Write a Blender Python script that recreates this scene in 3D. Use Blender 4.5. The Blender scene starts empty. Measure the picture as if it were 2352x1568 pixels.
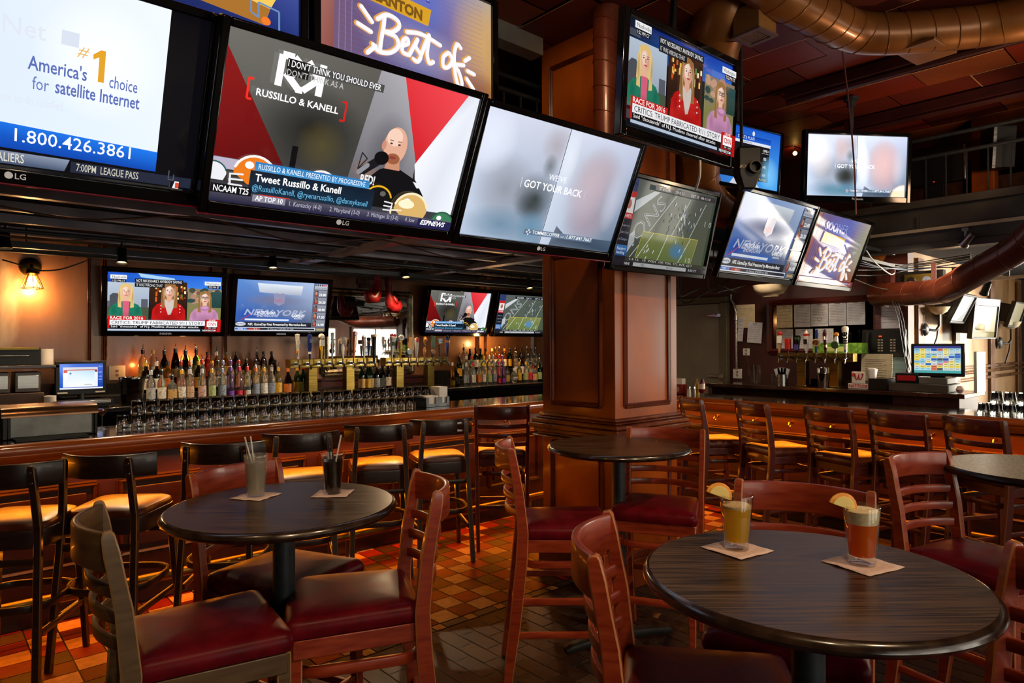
import bpy, bmesh, math, random
import numpy as np
from mathutils import Vector, Matrix, Euler
random.seed(7)
sc = bpy.context.scene
COL = sc.collection
PI = math.pi

# ------------------------------------------------------------------ camera
# room axes: +x runs along the left-hand bar, +y runs along the right-hand bar (away from us), z up
F_PX, IMG_W, IMG_H = 1538.0, 2352.0, 1568.0
PITCH, ROLL, YAW, CAM_Z = math.radians(.28), math.radians(-.235), math.radians(41.9), 1.605
def _room(v):
    X, Y, Z = v
    return Vector((X*math.cos(YAW)+Y*math.sin(YAW), -X*math.sin(YAW)+Y*math.cos(YAW), Z))
_f = Vector((0, math.cos(PITCH), math.sin(PITCH))); _u = Vector((0, -math.sin(PITCH), math.cos(PITCH))); _r = Vector((1, 0, 0))
FW = _room(_f); RT = _room(math.cos(ROLL)*_r + math.sin(ROLL)*_u); UP = _room(-math.sin(ROLL)*_r + math.cos(ROLL)*_u)
CAM = Vector((0, 0, CAM_Z))
cam_data = bpy.data.cameras.new('camera'); cam = bpy.data.objects.new('camera', cam_data); COL.objects.link(cam)
M = Matrix((RT, UP, -FW)).transposed().to_4x4(); M.translation = CAM
cam.matrix_world = M
cam_data.sensor_width = 36; cam_data.lens = F_PX/IMG_W*36; cam_data.clip_start = .05; cam_data.clip_end = 100
sc.camera = cam
def ray(x, y): return FW + (x-IMG_W/2)/F_PX*RT - (y-IMG_H/2)/F_PX*UP
def pz(x, y, z): d = ray(x, y); return CAM + d*((z-CAM_Z)/d.z)
def pu(x, y, u): d = ray(x, y); return CAM + d*(u/d.x)
def pv(x, y, v): d = ray(x, y); return CAM + d*(v/d.y)
def pd(x, y, k): return CAM + ray(x, y)*k

# ------------------------------------------------------------------ world and exposure
w = bpy.data.worlds.new('world'); sc.world = w; w.use_nodes = True
w.node_tree.nodes['Background'].inputs[0].default_value = (.55, .62, .75, 1)
w.node_tree.nodes['Background'].inputs[1].default_value = .10
sc.view_settings.view_transform = 'Standard'; sc.view_settings.look = 'None'
sc.view_settings.exposure = 0.12; sc.view_settings.gamma = 1.0; sc.view_settings.use_curve_mapping = False
try:
    sc.cycles.use_denoising = True; sc.cycles.max_bounces = 10; sc.cycles.transparent_max_bounces = 16
    sc.cycles.sample_clamp_indirect = 4.0; sc.cycles.caustics_refractive = False; sc.cycles.caustics_reflective = False
except Exception: pass

# ------------------------------------------------------------------ large lights
def area(name, loc, target, sx, sy, power, color, spread=None, parent=None):
    l = bpy.data.lights.new(name, 'AREA'); l.shape = 'RECTANGLE'; l.size = sx; l.size_y = sy; l.energy = power; l.color = color
    if spread: l.spread = math.radians(spread)
    o = bpy.data.objects.new(name, l); COL.objects.link(o); o.location = loc
    o.rotation_euler = (Vector(target)-Vector(loc)).to_track_quat('-Z', 'Y').to_euler()
    if parent: o.parent = parent
    return o
def spot(name, loc, target, power, color, angle=60, blend=.6, r=.03, parent=None):
    l = bpy.data.lights.new(name, 'SPOT'); l.energy = power; l.color = color; l.spot_size = math.radians(angle); l.spot_blend = blend; l.shadow_soft_size = r
    o = bpy.data.objects.new(name, l); COL.objects.link(o); o.location = loc
    o.rotation_euler = (Vector(target)-Vector(loc)).to_track_quat('-Z', 'Y').to_euler()
    if parent: o.parent = parent
    return o
def point(name, loc, power, color, r=.03, parent=None):
    l = bpy.data.lights.new(name, 'POINT'); l.energy = power; l.color = color; l.shadow_soft_size = r
    o = bpy.data.objects.new(name, l); COL.objects.link(o); o.location = loc
    if parent: o.parent = parent
    return o
ORANGE = (1, .25, .01); WARM = (1, .66, .36); DAY = (1, .88, .72)
# daylight entering by the shop front and the glazed end of the room
area('daylight_front', (3.0, -3.30, 1.9), (3.0, 1.5, 1.0), 6.0, 2.0, 42, DAY)
area('daylight_end', (12.2, -.7, 1.55), (8.0, 1.2, 1.2), 3.6, 2.2, 150, DAY)
area('sun_through_end_window', (12.0, -2.2, 2.3), (9.0, 2.41, 1.55), 1.4, 1.0, 160, (1, .93, .78), 40)
# strips of orange light fitted under the lips of both bars
area('under_bar_light', (2.3, 4.63, .95), (2.3, 4.32, .2), 5.6, .03, 46, ORANGE)
area('under_bar_light', (5.92, 2.2, .95), (5.72, 2.2, .1), 4.6, .03, 48, ORANGE)
area('kick_light', (2.3, 4.62, .40), (2.3, 4.25, 0), 5.6, .03, 14, ORANGE)
# warm ceiling spots over the table floor
for i, (x, y, tx, ty, p) in enumerate([(.2, -.4, 1.0, 2.2, 110), (1.6, -.6, 1.7, .9, 100), (3.2, -.2, 3.6, 2.7, 150), (4.6, .6, 5.2, 2.0, 80), (-.6, 1.2, .8, 3.4, 50)]):
    spot('ceiling_spot', (x, y, 3.55), (tx, ty, .9), p, WARM, 70, .8, .05)
for y in (2.1, 3.5): spot('added_wall_fill', (6.45, y, 2.44), (7.6, y+.1, 1.45), 26, (1, .78, .56), 95, .8, .05)  # fill lamps put in to brighten the right wall, no fixtures there
spot('added_column_fill', (2.1, 2.0, 3.55), (3.42, 3.0, 2.95), 45, WARM, 60, .8, .05)  # extra lamp added to lift the dark upper column
spot('added_fascia_fill', (5.2, -.4, 3.5), (6.95, 1.0, 2.6), 42, WARM, 60, .8, .05)  # invented lamp that brightens the fascia and its cream track
for x in (.5, 1.5, 2.5, 3.5): spot('added_bar_fill', (x, 4.02, 2.46), (x+.1, 4.60, 1.0), 16, WARM, 62, .8, .04)  # unseen lamps added to brighten the left bar's front rail
spot('added_duct_fill', (5.6, .6, 2.4), (5.2, 1.7, 3.6), 45, WARM, 110, .9, .05)  # free-floating lamp added to light the ducts
spot('added_ceiling_fill', (6.3, 1.0, 2.95), (7.0, 2.6, 3.7), 26, (1, .6, .34), 100, .9, .1)  # added uplight without a fixture, for the far ceiling panels

# ------------------------------------------------------------------ mesh helpers
class MB:
    def __init__(s): s.v = []; s.f = []; s.m = []
    def add(s, vs, fs, m=0, X=None):
        o = len(s.v)
        s.v += [tuple((X @ Vector(p)) if X is not None else p) for p in vs]
        s.f += [tuple(i+o for i in f) for f in fs]; s.m += [m]*len(fs)
        return s
    def box(s, a, b, m=0, X=None):
        (x0, y0, z0), (x1, y1, z1) = a, b
        return s.add([(x0,y0,z0),(x1,y0,z0),(x1,y1,z0),(x0,y1,z0),(x0,y0,z1),(x1,y0,z1),(x1,y1,z1),(x0,y1,z1)],
              [(0,3,2,1),(4,5,6,7),(0,1,5,4),(1,2,6,5),(2,3,7,6),(3,0,4,7)], m, X)
    def cbox(s, c, d, m=0, X=None):
        return s.box((c[0]-d[0]/2,c[1]-d[1]/2,c[2]-d[2]/2),(c[0]+d[0]/2,c[1]+d[1]/2,c[2]+d[2]/2), m, X)
    def sweep(s, path, prof, m=0, up=(0,0,1), closed=False, cap=True):
        # prof: 2D closed outline (side, up); may be a list of outlines, one per path point
        P = [Vector(p) for p in path]; n = len(P); vs = []; multi = isinstance(prof[0][0], (tuple, list))
        k = len(prof[0]) if multi else len(prof)
        for i in range(n):
            a = P[(i-1) % n] if (closed or i > 0) else P[i]; b = P[(i+1) % n] if (closed or i < n-1) else P[i]
            t = (b-a).normalized(); U = Vector(up)
            S = t.cross(U)
            if S.length < 1e-4: S = t.cross(Vector((0,1,0)))
            S.normalize(); W = S.cross(t).normalized()
            for (x, y) in (prof[i] if multi else prof): vs.append(P[i]+S*x+W*y)
        fs = []
        for i in range(n if closed else n-1):
            j = (i+1) % n
            for q in range(k):
                r = (q+1) % k
                fs.append((i*k+q, j*k+q, j*k+r, i*k+r))
        if cap and not closed:
            fs.append(tuple(range(k))); fs.append(tuple((n-1)*k+q for q in reversed(range(k))))
        return s.add(vs, fs, m)
    def tube(s, path, r, n=10, m=0, closed=False):
        P = [Vector(p) for p in path]; N = len(P); R = r if isinstance(r, (list, tuple)) else [r]*N
        T = []
        for i in range(N):
            a = P[(i-1) % N] if (closed or i > 0) else P[i]; b = P[(i+1) % N] if (closed or i < N-1) else P[i]
            T.append((b-a).normalized())
        S = T[0].orthogonal().normalized(); vs = []
        for i in range(N):
            if i:
                q = T[i-1].rotation_difference(T[i]); S = q @ S
            S = (S - T[i]*S.dot(T[i])).normalized(); W = T[i].cross(S)
            for k in range(n):
                a = 2*PI*k/n; vs.append(P[i]+(S*math.cos(a)+W*math.sin(a))*R[i])
        fs = []
        for i in range(N if closed else N-1):
            j = (i+1) % N
            for k in range(n): fs.append((i*n+k, i*n+(k+1) % n, j*n+(k+1) % n, j*n+k))
        if not closed: fs += [tuple(reversed(range(n))), tuple((N-1)*n+k for k in range(n))]
        return s.add(vs, fs, m)
    def lathe(s, prof, n=24, m=0, X=None, o=(0,0,0)):
        vs = []; fs = []; idx = []
        for (r, z) in prof:
            if r < 1e-6: idx.append([len(vs)]); vs.append((o[0], o[1], o[2]+z))
            else:
                b = len(vs); idx.append(list(range(b, b+n)))
                vs += [(o[0]+r*math.cos(2*PI*k/n), o[1]+r*math.sin(2*PI*k/n), o[2]+z) for k in range(n)]
        for a, b in zip(idx[:-1], idx[1:]):
            for k in range(n):
                j = (k+1) % n
                if len(a) == 1 and len(b) == 1: continue
                if len(a) == 1: fs.append((a[0], b[j], b[k]))
                elif len(b) == 1: fs.append((a[k], a[j], b[0]))
                else: fs.append((a[k], a[j], b[j], b[k]))
        return s.add(vs, fs, m, X)
    def prism(s, poly, z0, z1, m=0, X=None):
        n = len(poly)
        vs = [(x, y, z0) for x, y in poly]+[(x, y, z1) for x, y in poly]
        fs = [tuple(reversed(range(n))), tuple(range(n, 2*n))]+[(i, (i+1) % n, n+(i+1) % n, n+i) for i in range(n)]
        return s.add(vs, fs, m, X)
    def ball(s, c, r, m=0, n=14, k=9, X=None):
        rx, ry, rz = r if isinstance(r, (tuple, list)) else (r, r, r)
        pr = [(math.sin(PI*i/k), -math.cos(PI*i/k)) for i in range(k+1)]
        vs = []; 
        mb = MB(); mb.lathe([(a if a > 1e-6 else 0, b) for a, b in pr], n)
        return s.add([(c[0]+x*rx, c[1]+y*ry, c[2]+z*rz) for x, y, z in mb.v], mb.f, m, X)
    def mesh(s, name, mats, ang=38):
        me = bpy.data.meshes.new(name)
        me.from_pydata([tuple(p) for p in s.v], [], s.f)
        for mt in (mats if isinstance(mats, (list, tuple)) else [mats]): me.materials.append(mt)
        if s.f:
            me.polygons.foreach_set('material_index', s.m)
            me.polygons.foreach_set('use_smooth', [True]*len(s.f))
            bm = bmesh.new(); bm.from_mesh(me); bmesh.ops.recalc_face_normals(bm, faces=bm.faces); bm.to_mesh(me); bm.free()
            try: me.set_sharp_from_angle(angle=math.radians(ang))
            except Exception: pass
        me.update(); return me
    def build(s, name, mats, parent=None, bevel=0, ang=38, loc=None):
        o = bpy.data.objects.new(name, s.mesh(name, mats, ang)); COL.objects.link(o)
        if parent is not None: o.parent = parent
        if loc is not None: o.location = loc
        if bevel:
            b = o.modifiers.new('bevel', 'BEVEL'); b.width = bevel; b.segments = 2; b.limit_method = 'ANGLE'; b.angle_limit = math.radians(40)
        return o
def tag(o, label=None, cat=None, group=None, kind=None):
    if label: o['label'] = label
    if cat: o['category'] = cat
    if group: o['group'] = group
    if kind: o['kind'] = kind
    return o
def thing(name, label, cat, loc=(0,0,0), rz=0, group=None, rx=0):
    o = bpy.data.objects.new(name, None); COL.objects.link(o); o.location = loc; o.rotation_euler = (rx, 0, rz); o.empty_display_size = .1
    return tag(o, label, cat, group)
def copy_tree(o, parent=None):
    c = o.copy(); COL.objects.link(c)
    if parent is not None: c.parent = parent
    for ch in list(o.children): copy_tree(ch, c)
    return c
def arc(cx, cy, r, a0, a1, n): return [(cx+r*math.cos(a0+(a1-a0)*i/n), cy+r*math.sin(a0+(a1-a0)*i/n)) for i in range(n+1)]
def rrect(w, h, r, n=3):
    o = []
    for (cx, cy, a) in ((w/2-r, h/2-r, 0), (-w/2+r, h/2-r, PI/2), (-w/2+r, -h/2+r, PI), (w/2-r, -h/2+r, 1.5*PI)): o += arc(cx, cy, r, a, a+PI/2, n)
    return o
ORD = 'first second third fourth fifth sixth seventh eighth ninth tenth eleventh twelfth thirteenth fourteenth fifteenth sixteenth seventeenth eighteenth nineteenth twentieth'.split()
ORD += ['twenty-'+x for x in ORD[:9]] + ['thirtieth'] + ['thirty-'+x for x in ORD[:9]]

# ------------------------------------------------------------------ materials
def s2l(c):
    if isinstance(c, str):
        c = c.lstrip('#'); c = [int(c[i:i+2], 16)/255 for i in (0, 2, 4)]
    return tuple(x/12.92 if x <= .04045 else ((x+.055)/1.055)**2.4 for x in c)
def _new(name):
    m = bpy.data.materials.new(name); m.use_nodes = True
    return m, m.node_tree, m.node_tree.nodes['Principled BSDF']
def plain(name, c, rough=.5, metal=0, coat=0, emit=None, es=1, spec=None, trans=0, ior=1.45, alpha=1):
    m, t, b = _new(name); I = b.inputs
    I['Base Color'].default_value = (*s2l(c), 1); I['Roughness'].default_value = rough; I['Metallic'].default_value = metal
    I['Coat Weight'].default_value = coat; I['Coat Roughness'].default_value = .08; I['Transmission Weight'].default_value = trans; I['IOR'].default_value = ior
    if spec is not None: I['Specular IOR Level'].default_value = spec
    if emit: I['Emission Color'].default_value = (*s2l(emit), 1); I['Emission Strength'].default_value = es
    if alpha < 1: I['Alpha'].default_value = alpha
    return m
def noisy(name, c1, c2, scale=(6, 6, 6), rough=.4, r2=None, metal=0, coat=0, detail=5, lo=.35, hi=.65, bump=0, spec=None, c3=None, distort=0):
    # two colours (and an optional third for worn spots) mixed by stretched noise, with roughness following it
    m, t, b = _new(name); N = t.nodes; L = t.links
    tc = N.new('ShaderNodeTexCoord'); mp = N.new('ShaderNodeMapping'); mp.inputs['Scale'].default_value = scale
    nz = N.new('ShaderNodeTexNoise'); nz.inputs['Scale'].default_value = 1; nz.inputs['Detail'].default_value = detail; nz.inputs['Distortion'].default_value = distort
    cr = N.new('ShaderNodeValToRGB'); e = cr.color_ramp.elements
    e[0].position = lo; e[0].color = (*s2l(c1), 1); e[1].position = hi; e[1].color = (*s2l(c2), 1)
    if c3:
        k = e.new(min(.99, hi+.1)); k.color = (*s2l(c3), 1)
    L.new(tc.outputs['Object'], mp.inputs[0]); L.new(mp.outputs[0], nz.inputs[0]); L.new(nz.outputs[0], cr.inputs[0]); L.new(cr.outputs[0], b.inputs['Base Color'])
    b.inputs['Metallic'].default_value = metal; b.inputs['Coat Weight'].default_value = coat; b.inputs['Coat Roughness'].default_value = .1
    if spec is not None: b.inputs['Specular IOR Level'].default_value = spec
    if r2 is None: b.inputs['Roughness'].default_value = rough
    else:
        mr = N.new('ShaderNodeMapRange'); mr.inputs['To Min'].default_value = rough; mr.inputs['To Max'].default_value = r2
        mr.inputs['From Min'].default_value = .3; mr.inputs['From Max'].default_value = .7
        L.new(nz.outputs[0], mr.inputs[0]); L.new(mr.outputs[0], b.inputs['Roughness'])
    if bump:
        bp = N.new('ShaderNodeBump'); bp.inputs['Strength'].default_value = bump; bp.inputs['Distance'].default_value = .01
        L.new(nz.outputs[0], bp.inputs['Height']); L.new(bp.outputs[0], b.inputs['Normal'])
    return m
def attr_mat(name, rough=.35, spec=.5, bump=0, nscale=60):
    m, t, b = _new(name); N = t.nodes; L = t.links
    a = N.new('ShaderNodeVertexColor'); a.layer_name = 'Col'
    nz = N.new('ShaderNodeTexNoise'); nz.inputs['Scale'].default_value = nscale; nz.inputs['Detail'].default_value = 4
    tc = N.new('ShaderNodeTexCoord'); L.new(tc.outputs['Object'], nz.inputs[0])
    mr = N.new('ShaderNodeMapRange'); mr.inputs['To Min'].default_value = .5; mr.inputs['To Max'].default_value = 1.5
    mx = N.new('ShaderNodeMix'); mx.data_type = 'RGBA'; mx.blend_type = 'MULTIPLY'; mx.inputs[0].default_value = 1
    L.new(nz.outputs[0], mr.inputs[0]); L.new(a.outputs[0], mx.inputs[6]); L.new(mr.outputs[0], mx.inputs[7]); L.new(mx.outputs[2], b.inputs['Base Color'])
    b.inputs['Roughness'].default_value = rough; b.inputs['Specular IOR Level'].default_value = spec
    return m
def thin_glass(name, tint, rough=.02, k=1.0, milk=0.0, milkc='#c8c8c0'):
    # clear vessel walls: see-through with Fresnel reflections, optionally a little cloudy
    m = bpy.data.materials.new(name); m.use_nodes = True; t = m.node_tree; N = t.nodes; L = t.links; N.remove(N['Principled BSDF'])
    tr = N.new('ShaderNodeBsdfTransparent'); tr.inputs[0].default_value = (*s2l(tint), 1)
    gl = N.new('ShaderNodeBsdfGlossy'); gl.inputs['Roughness'].default_value = rough
    lw = N.new('ShaderNodeLayerWeight'); lw.inputs['Blend'].default_value = .5
    pw = N.new('ShaderNodeMath'); pw.operation = 'POWER'; pw.inputs[1].default_value = 3.0; L.new(lw.outputs['Facing'], pw.inputs[0])
    mm = N.new('ShaderNodeMath'); mm.operation = 'MULTIPLY_ADD'; mm.inputs[1].default_value = .7*k; mm.inputs[2].default_value = .05*k; mm.use_clamp = True; L.new(pw.outputs[0], mm.inputs[0])
    mx = N.new('ShaderNodeMixShader'); L.new(mm.outputs[0], mx.inputs[0]); L.new(tr.outputs[0], mx.inputs[1]); L.new(gl.outputs[0], mx.inputs[2]); out = mx
    if milk:
        df = N.new('ShaderNodeBsdfDiffuse'); df.inputs[0].default_value = (*s2l(milkc), 1); tl = N.new('ShaderNodeBsdfTranslucent'); tl.inputs[0].default_value = (*s2l(milkc), 1)
        a = N.new('ShaderNodeMixShader'); L.new(df.outputs[0], a.inputs[1]); L.new(tl.outputs[0], a.inputs[2])
        b = N.new('ShaderNodeMixShader'); b.inputs[0].default_value = milk; L.new(mx.outputs[0], b.inputs[1]); L.new(a.outputs[0], b.inputs[2]); out = b
    L.new(out.outputs[0], N['Material Output'].inputs[0]); return m
def glass(name, c, rough=0.0, ior=1.45):
    return plain(name, c, rough, trans=1, ior=ior)
WRED = noisy('mahogany_chair_wood', '#74220e', '#983c1c', (9, 9, 60), .30, .42, coat=.25, spec=.5, lo=.3, hi=.7)
WREDD = noisy('dark_mahogany_wood', '#3c120e', '#551c14', (9, 9, 60), .28, .4, coat=.3, lo=.3, hi=.7)
WBRN = noisy('walnut_chair_wood', '#46331f', '#5d472c', (9, 9, 60), .35, .5, coat=.15, lo=.3, hi=.7)
WDARK = noisy('espresso_stool_wood', '#1c0f0c', '#2a1712', (10, 10, 50), .3, .42, coat=.2, lo=.3, hi=.7)
WEDGE = plain('worn_wood_edge', '#8a6238', .5)
VINYL = noisy('burgundy_vinyl', '#4c0812', '#620c18', (14, 14, 14), .30, .42, bump=.05, spec=.11)
VINYLD = noisy('dark_burgundy_vinyl', '#30101a', '#42141e', (14, 14, 14), .28, .4, spec=.5)
VINYLB = noisy('tan_brown_vinyl', '#40170a', '#50200c', (14, 14, 14), .3, .4, spec=.4)
METALB = noisy('black_enamel_metal', '#20262a', '#2b3236', (30, 30, 30), .42, .5, spec=.5)
LAM = noisy('dark_walnut_laminate', '#22160d', '#5e4630', (5, 190, 5), .28, .38, spec=.5, detail=7, lo=.40, hi=.62, distort=.1)
LAMEDGE = noisy('table_edge', '#1c120d', '#332216', (20, 20, 20), .18, .3, coat=.5)
LAMLT = noisy('sheen_pale_laminate', '#b0a692', '#bab09c', (60, 60, 60), .25, .3)  # window light on the tabletop is put into this pale colour
COLW = noisy('varnished_column_wood', '#702a06', '#b45a10', (2.2, 2.2, 1.1), .3, .46, coat=.18, detail=6, lo=.3, hi=.72, c3='#b8702c', spec=.35)
COLWD = noisy('column_trim_wood', '#45180a', '#6e3012', (3, 3, 2), .2, .35, coat=.4)
BARW = noisy('bar_rail_wood', '#7a340a', '#b45c1a', (1.2, 14, 14), .16, .3, coat=.5, lo=.3, hi=.7)
BARF = noisy('bar_front_wood', '#2c120a', '#45200f', (2, 2, 9), .28, .42, coat=.3)
BARTOP = noisy('bar_top_lacquer', '#1a0f0c', '#2a1a13', (3, 3, 3), .05, .1, coat=.8)
WALLW = noisy('copper_wood_panel', '#6c3c22', '#a0704c', (2.2, 2.2, .7), .24, .46, coat=.2, detail=8, lo=.28, hi=.60, c3='#d0b498')  # pale third tone: worn patches, with some window sheen painted in
WALLT = noisy('wall_trim_wood', '#46200e', '#6c3818', (6, 6, 2), .22, .35, coat=.4)
DARKRED = noisy('dark_red_paint', '#34100e', '#441714', (3, 3, 3), .45, .6)
BLACK = noisy('black_paint', '#0b0b0e', '#131317', (5, 5, 5), .7, .8, spec=.2)
CHAR = noisy('charcoal_paint', '#3a3834', '#48453e', (4, 4, 4), .45, .6)
BEZEL = plain('gloss_black_plastic', '#060607', .12, spec=.5)
PLASTK = plain('matte_black_plastic', '#0c0c0d', .45)
CHROME = plain('chrome', '#c8c8c8', .12, 1)
STEEL = noisy('brushed_steel', '#8d8d8a', '#b2b2ae', (3, 3, 60), .25, .38, 1)
BRASS = noisy('brushed_brass', '#6e5a26', '#8c7438', (3, 3, 90), .28, .4, 1)
BRASSP = plain('polished_brass', '#d0a04c', .14, 1)
DUCT = noisy('painted_duct', '#8a5222', '#a3662c', (5, 5, 5), .32, .42, .35, coat=.2)
DUCTR = noisy('red_brown_duct', '#5c2818', '#6e3420', (5, 5, 5), .3, .4, .2, coat=.25)
WHITE = plain('white_paper', '#e4ded6', .8)
WHITEP = plain('white_plastic', '#d8d4cc', .4)
CREAM = noisy('cream_paper', '#d0c09c', '#e0d2b0', (20, 20, 20), .7)
PAPERG = noisy('grey_paper', '#b8b8c2', '#cacad2', (14, 14, 14), .5)
NAPK = noisy('cocktail_napkin', '#d4b6aa', '#e4cabe', (90, 90, 90), .9)
GLASS = thin_glass('clear_glass', '#fbfbf8', .02, 1.1)
RGLASS = glass('rocks_glass_clear', '#fafcfa', 0, 1.45)
TUMBLER = thin_glass('cloudy_plastic', '#faf9f4', .08, 1.0, .14, '#d8d4cc')
MIRROR = plain('mirror_silver', '#e8e8e8', .02, 1)
# ------------------------------------------------------------------ the room
def colored(name, quads, mat, parent=None, kind=None):
    # quads: list of (verts, colour); one mesh with a colour per face
    vs = []; fs = []; cs = []
    for q, c in quads:
        b = len(vs); vs += q; fs.append(tuple(range(b, b+len(q)))); cs += [(*s2l(c), 1)]*len(q)
    me = bpy.data.meshes.new(name); me.from_pydata(vs, [], fs); me.materials.append(mat)
    a = me.color_attributes.new('Col', 'FLOAT_COLOR', 'CORNER'); a.data.foreach_set('color', np.array(cs, dtype=np.float32).ravel())
    o = bpy.data.objects.new(name, me); COL.objects.link(o)
    if parent: o.parent = parent
    if kind: o['kind'] = kind
    return o
GROUT = '#191310'
Q = []
X0, X1, Y0, Y1 = -3.2, 12.6, -3.6, 7.5
Q.append(([(X0,3.087,-.004),(X1,3.087,-.004),(X1,Y1,-.004),(X0,Y1,-.004)], GROUT)); Q.append(([(X0,Y0,-.004),(X1,Y0,-.004),(X1,3.087,-.004),(X0,3.087,-.004)], '#5a5046'))
def tile(x, y, a, b, c, g=.0035): Q.append(([(x+g,y+g,0),(x+a-g,y+g,0),(x+a-g,y+b-g,0),(x+g,y+b-g,0)], c))
rnd = random.Random(3)
tx0, ty0, ts = 2.568-.15*30, 3.163, .15
RED = ['#761406', '#861808', '#6c1206', '#5c140a']; TAN = ['#b4844c', '#a8783e', '#bb8c58']; OLV = ['#463016', '#50361a', '#3c2816', '#3a2014']
for i in range(70):
    for j in range(13):
        c = rnd.choice(RED) if (i+j) % 2 else (rnd.choice(TAN) if ((i-j)//2) % 2 == 0 or rnd.random() < .12 else rnd.choice(OLV))
        tile(tx0+i*ts, ty0+j*ts, ts, ts, c)
x = 1.778-.2285*16
while x < 9:
    tile(x-.035, 3.09, .07, .07, rnd.choice(TAN)); tile(x+.035, 3.09, .1585, .07, rnd.choice(['#3c3a36', '#46443e', '#33302e'])); x += .2285
BR = ['#2c2018', '#352417', '#2b1c18', '#3a2a1a', '#30221c', '#271a16']
i = 0; x = -1.0
while x < 9:
    y = -2.0 + (.11 if i % 2 else 0)
    while y < 3.07:
        b = min(.22, 3.085-y)
        if b > .02: tile(x, y, .105, b, rnd.choice(BR))
        y += .22
    x += .105; i += 1
colored('floor', Q, attr_mat('quarry_tile', .5, .35, nscale=25), kind='structure')

def struct(mb, name, mats, bevel=0, parent=None):
    o = mb.build(name, mats, parent, bevel)
    if parent is None: o['kind'] = 'structure'
    return o
ZC, ZS0, ZS1, FU = 3.72, 2.56, 2.86, 6.95
U0, U1, V0, V1 = 3.373, 4.06, 2.768, 3.43   # ceiling, underside and top of the upper floor, its right-hand edge
struct(MB().box((X0, 7.32, 0), (7.7, 7.5, ZC)), 'wall_back', WALLW)
struct(MB().box((7.65, 2.41, 0), (7.8, 7.4, ZC)), 'wall_right', DARKRED)
struct(MB().box((7.8, 2.41, 0), (12.6, 2.56, ZS0)), 'wall_alcove', noisy('pale_wood_panel', '#6a4a2c', '#9c7a52', (2, 2, .8), .25, .45, coat=.25, detail=7))
struct(MB().box((X0, Y0-.1, 0), (X1, Y0, ZC)), 'wall_front', noisy('shop_front_wood', '#5a2c16', '#7a4424', (3, 3, 1), .4))
struct(MB().box((X0-.1, Y0, 0), (X0, 7.5, ZC)), 'wall_left', DARKRED)
struct(MB().box((X1, Y0, 0), (X1+.1, 7.5, ZC)), 'wall_end', CHAR)
# ceiling of painted panels between dark beams
CQ = [([(X0,Y0,ZC+.02),(X0,Y1,ZC+.02),(X1,Y1,ZC+.02),(X1,Y0,ZC+.02)], '#120a08')]
CC = ['#6e2616', '#5e2014', '#7a2614', '#66281c', '#84401e', '#541c12']
ci = 0; x = -1.0
while x < 12:
    y = -1.5 + (.3 if ci % 2 else 0)
    while y < 7:
        h = rnd.uniform(0, .012); g = .004; z = ZC-h; a = .40; b = .60
        c = rnd.choice(CC)
        CQ.append(([(x+g,y+g,z),(x+g,y+b-g,z),(x+a-g,y+b-g,z),(x+a-g,y+g,z)], c))
        if rnd.random() < .55: CQ.append(([(x-.003,y,z-.006),(x-.003,y+b,z-.006),(x+.004,y+b,z-.006),(x+.004,y,z-.006)], '#c8a470'))
        if rnd.random() < .2: CQ.append(([(x,y-.004,z-.006),(x,y+.005,z-.006),(x+a,y+.005,z-.006),(x+a,y-.004,z-.006)], '#b08a5c'))
        y += .6
    x += .4; ci += 1
colored('ceiling', CQ, attr_mat('painted_ceiling_panel', .5, .4, nscale=70), kind='structure')
for k, xx in enumerate((5.35, 6.55)):
    struct(MB().box((xx, -2, 3.62), (xx+.12, 2.6, 3.70)).tube([(xx+.06,-2,3.60),(xx+.06,2.6,3.60)], .03, 8), 'trim_%d' % (k+1), DARKRED)
# upper floor: L-shaped slab, dark fascia, joists
mb = MB()
mb.box((X0, 3.50, ZS0), (FU, 7.32, ZS1)); mb.box((FU, Y0+.3, ZS0), (X1, 7.3, ZS1))
slab = struct(mb, 'ceiling_upper_floor_slab', BLACK)
mb = MB()
for y in (3.7, 4.3, 4.9, 5.45, 5.98, 6.6): mb.box((X0, y, 2.50), (7.5, y+.06, ZS0))
mb.build('joists', noisy('pale_steel', '#8a8894', '#a8a6b2', (4,4,4), .3, .4, .35), slab)
mb = MB()
for x in (-.6, 3.02, 4.72): mb.box((x, 3.55, 2.47), (x+.13, 7.3, 2.52))
mb.build('cross_beams', noisy('grey_steel', '#a4a2ae', '#bcbac6', (4,4,4), .3, .4, .35), slab)
mb = MB(); mb.box((FU-.03, -3, ZS1-.36), (FU, 3.5, ZS1+.04)); mb.box((FU-.10, -3, ZS1-.02), (FU+.05, 3.5, ZS1+.05)); mb.box((FU-.06, -3, ZS1-.40), (FU+.1, 3.5, ZS1-.34))
mb.build('fascia', CHAR, slab, .004)
mb = MB(); mb.box((X0, 3.46, ZS0-.02), (U0-.01, 3.50, ZS1+.03)); mb.box((U1+.01, 3.46, ZS0-.02), (FU, 3.50, ZS1+.03)); mb.build('front_edge_board', BLACK, slab)
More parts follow.
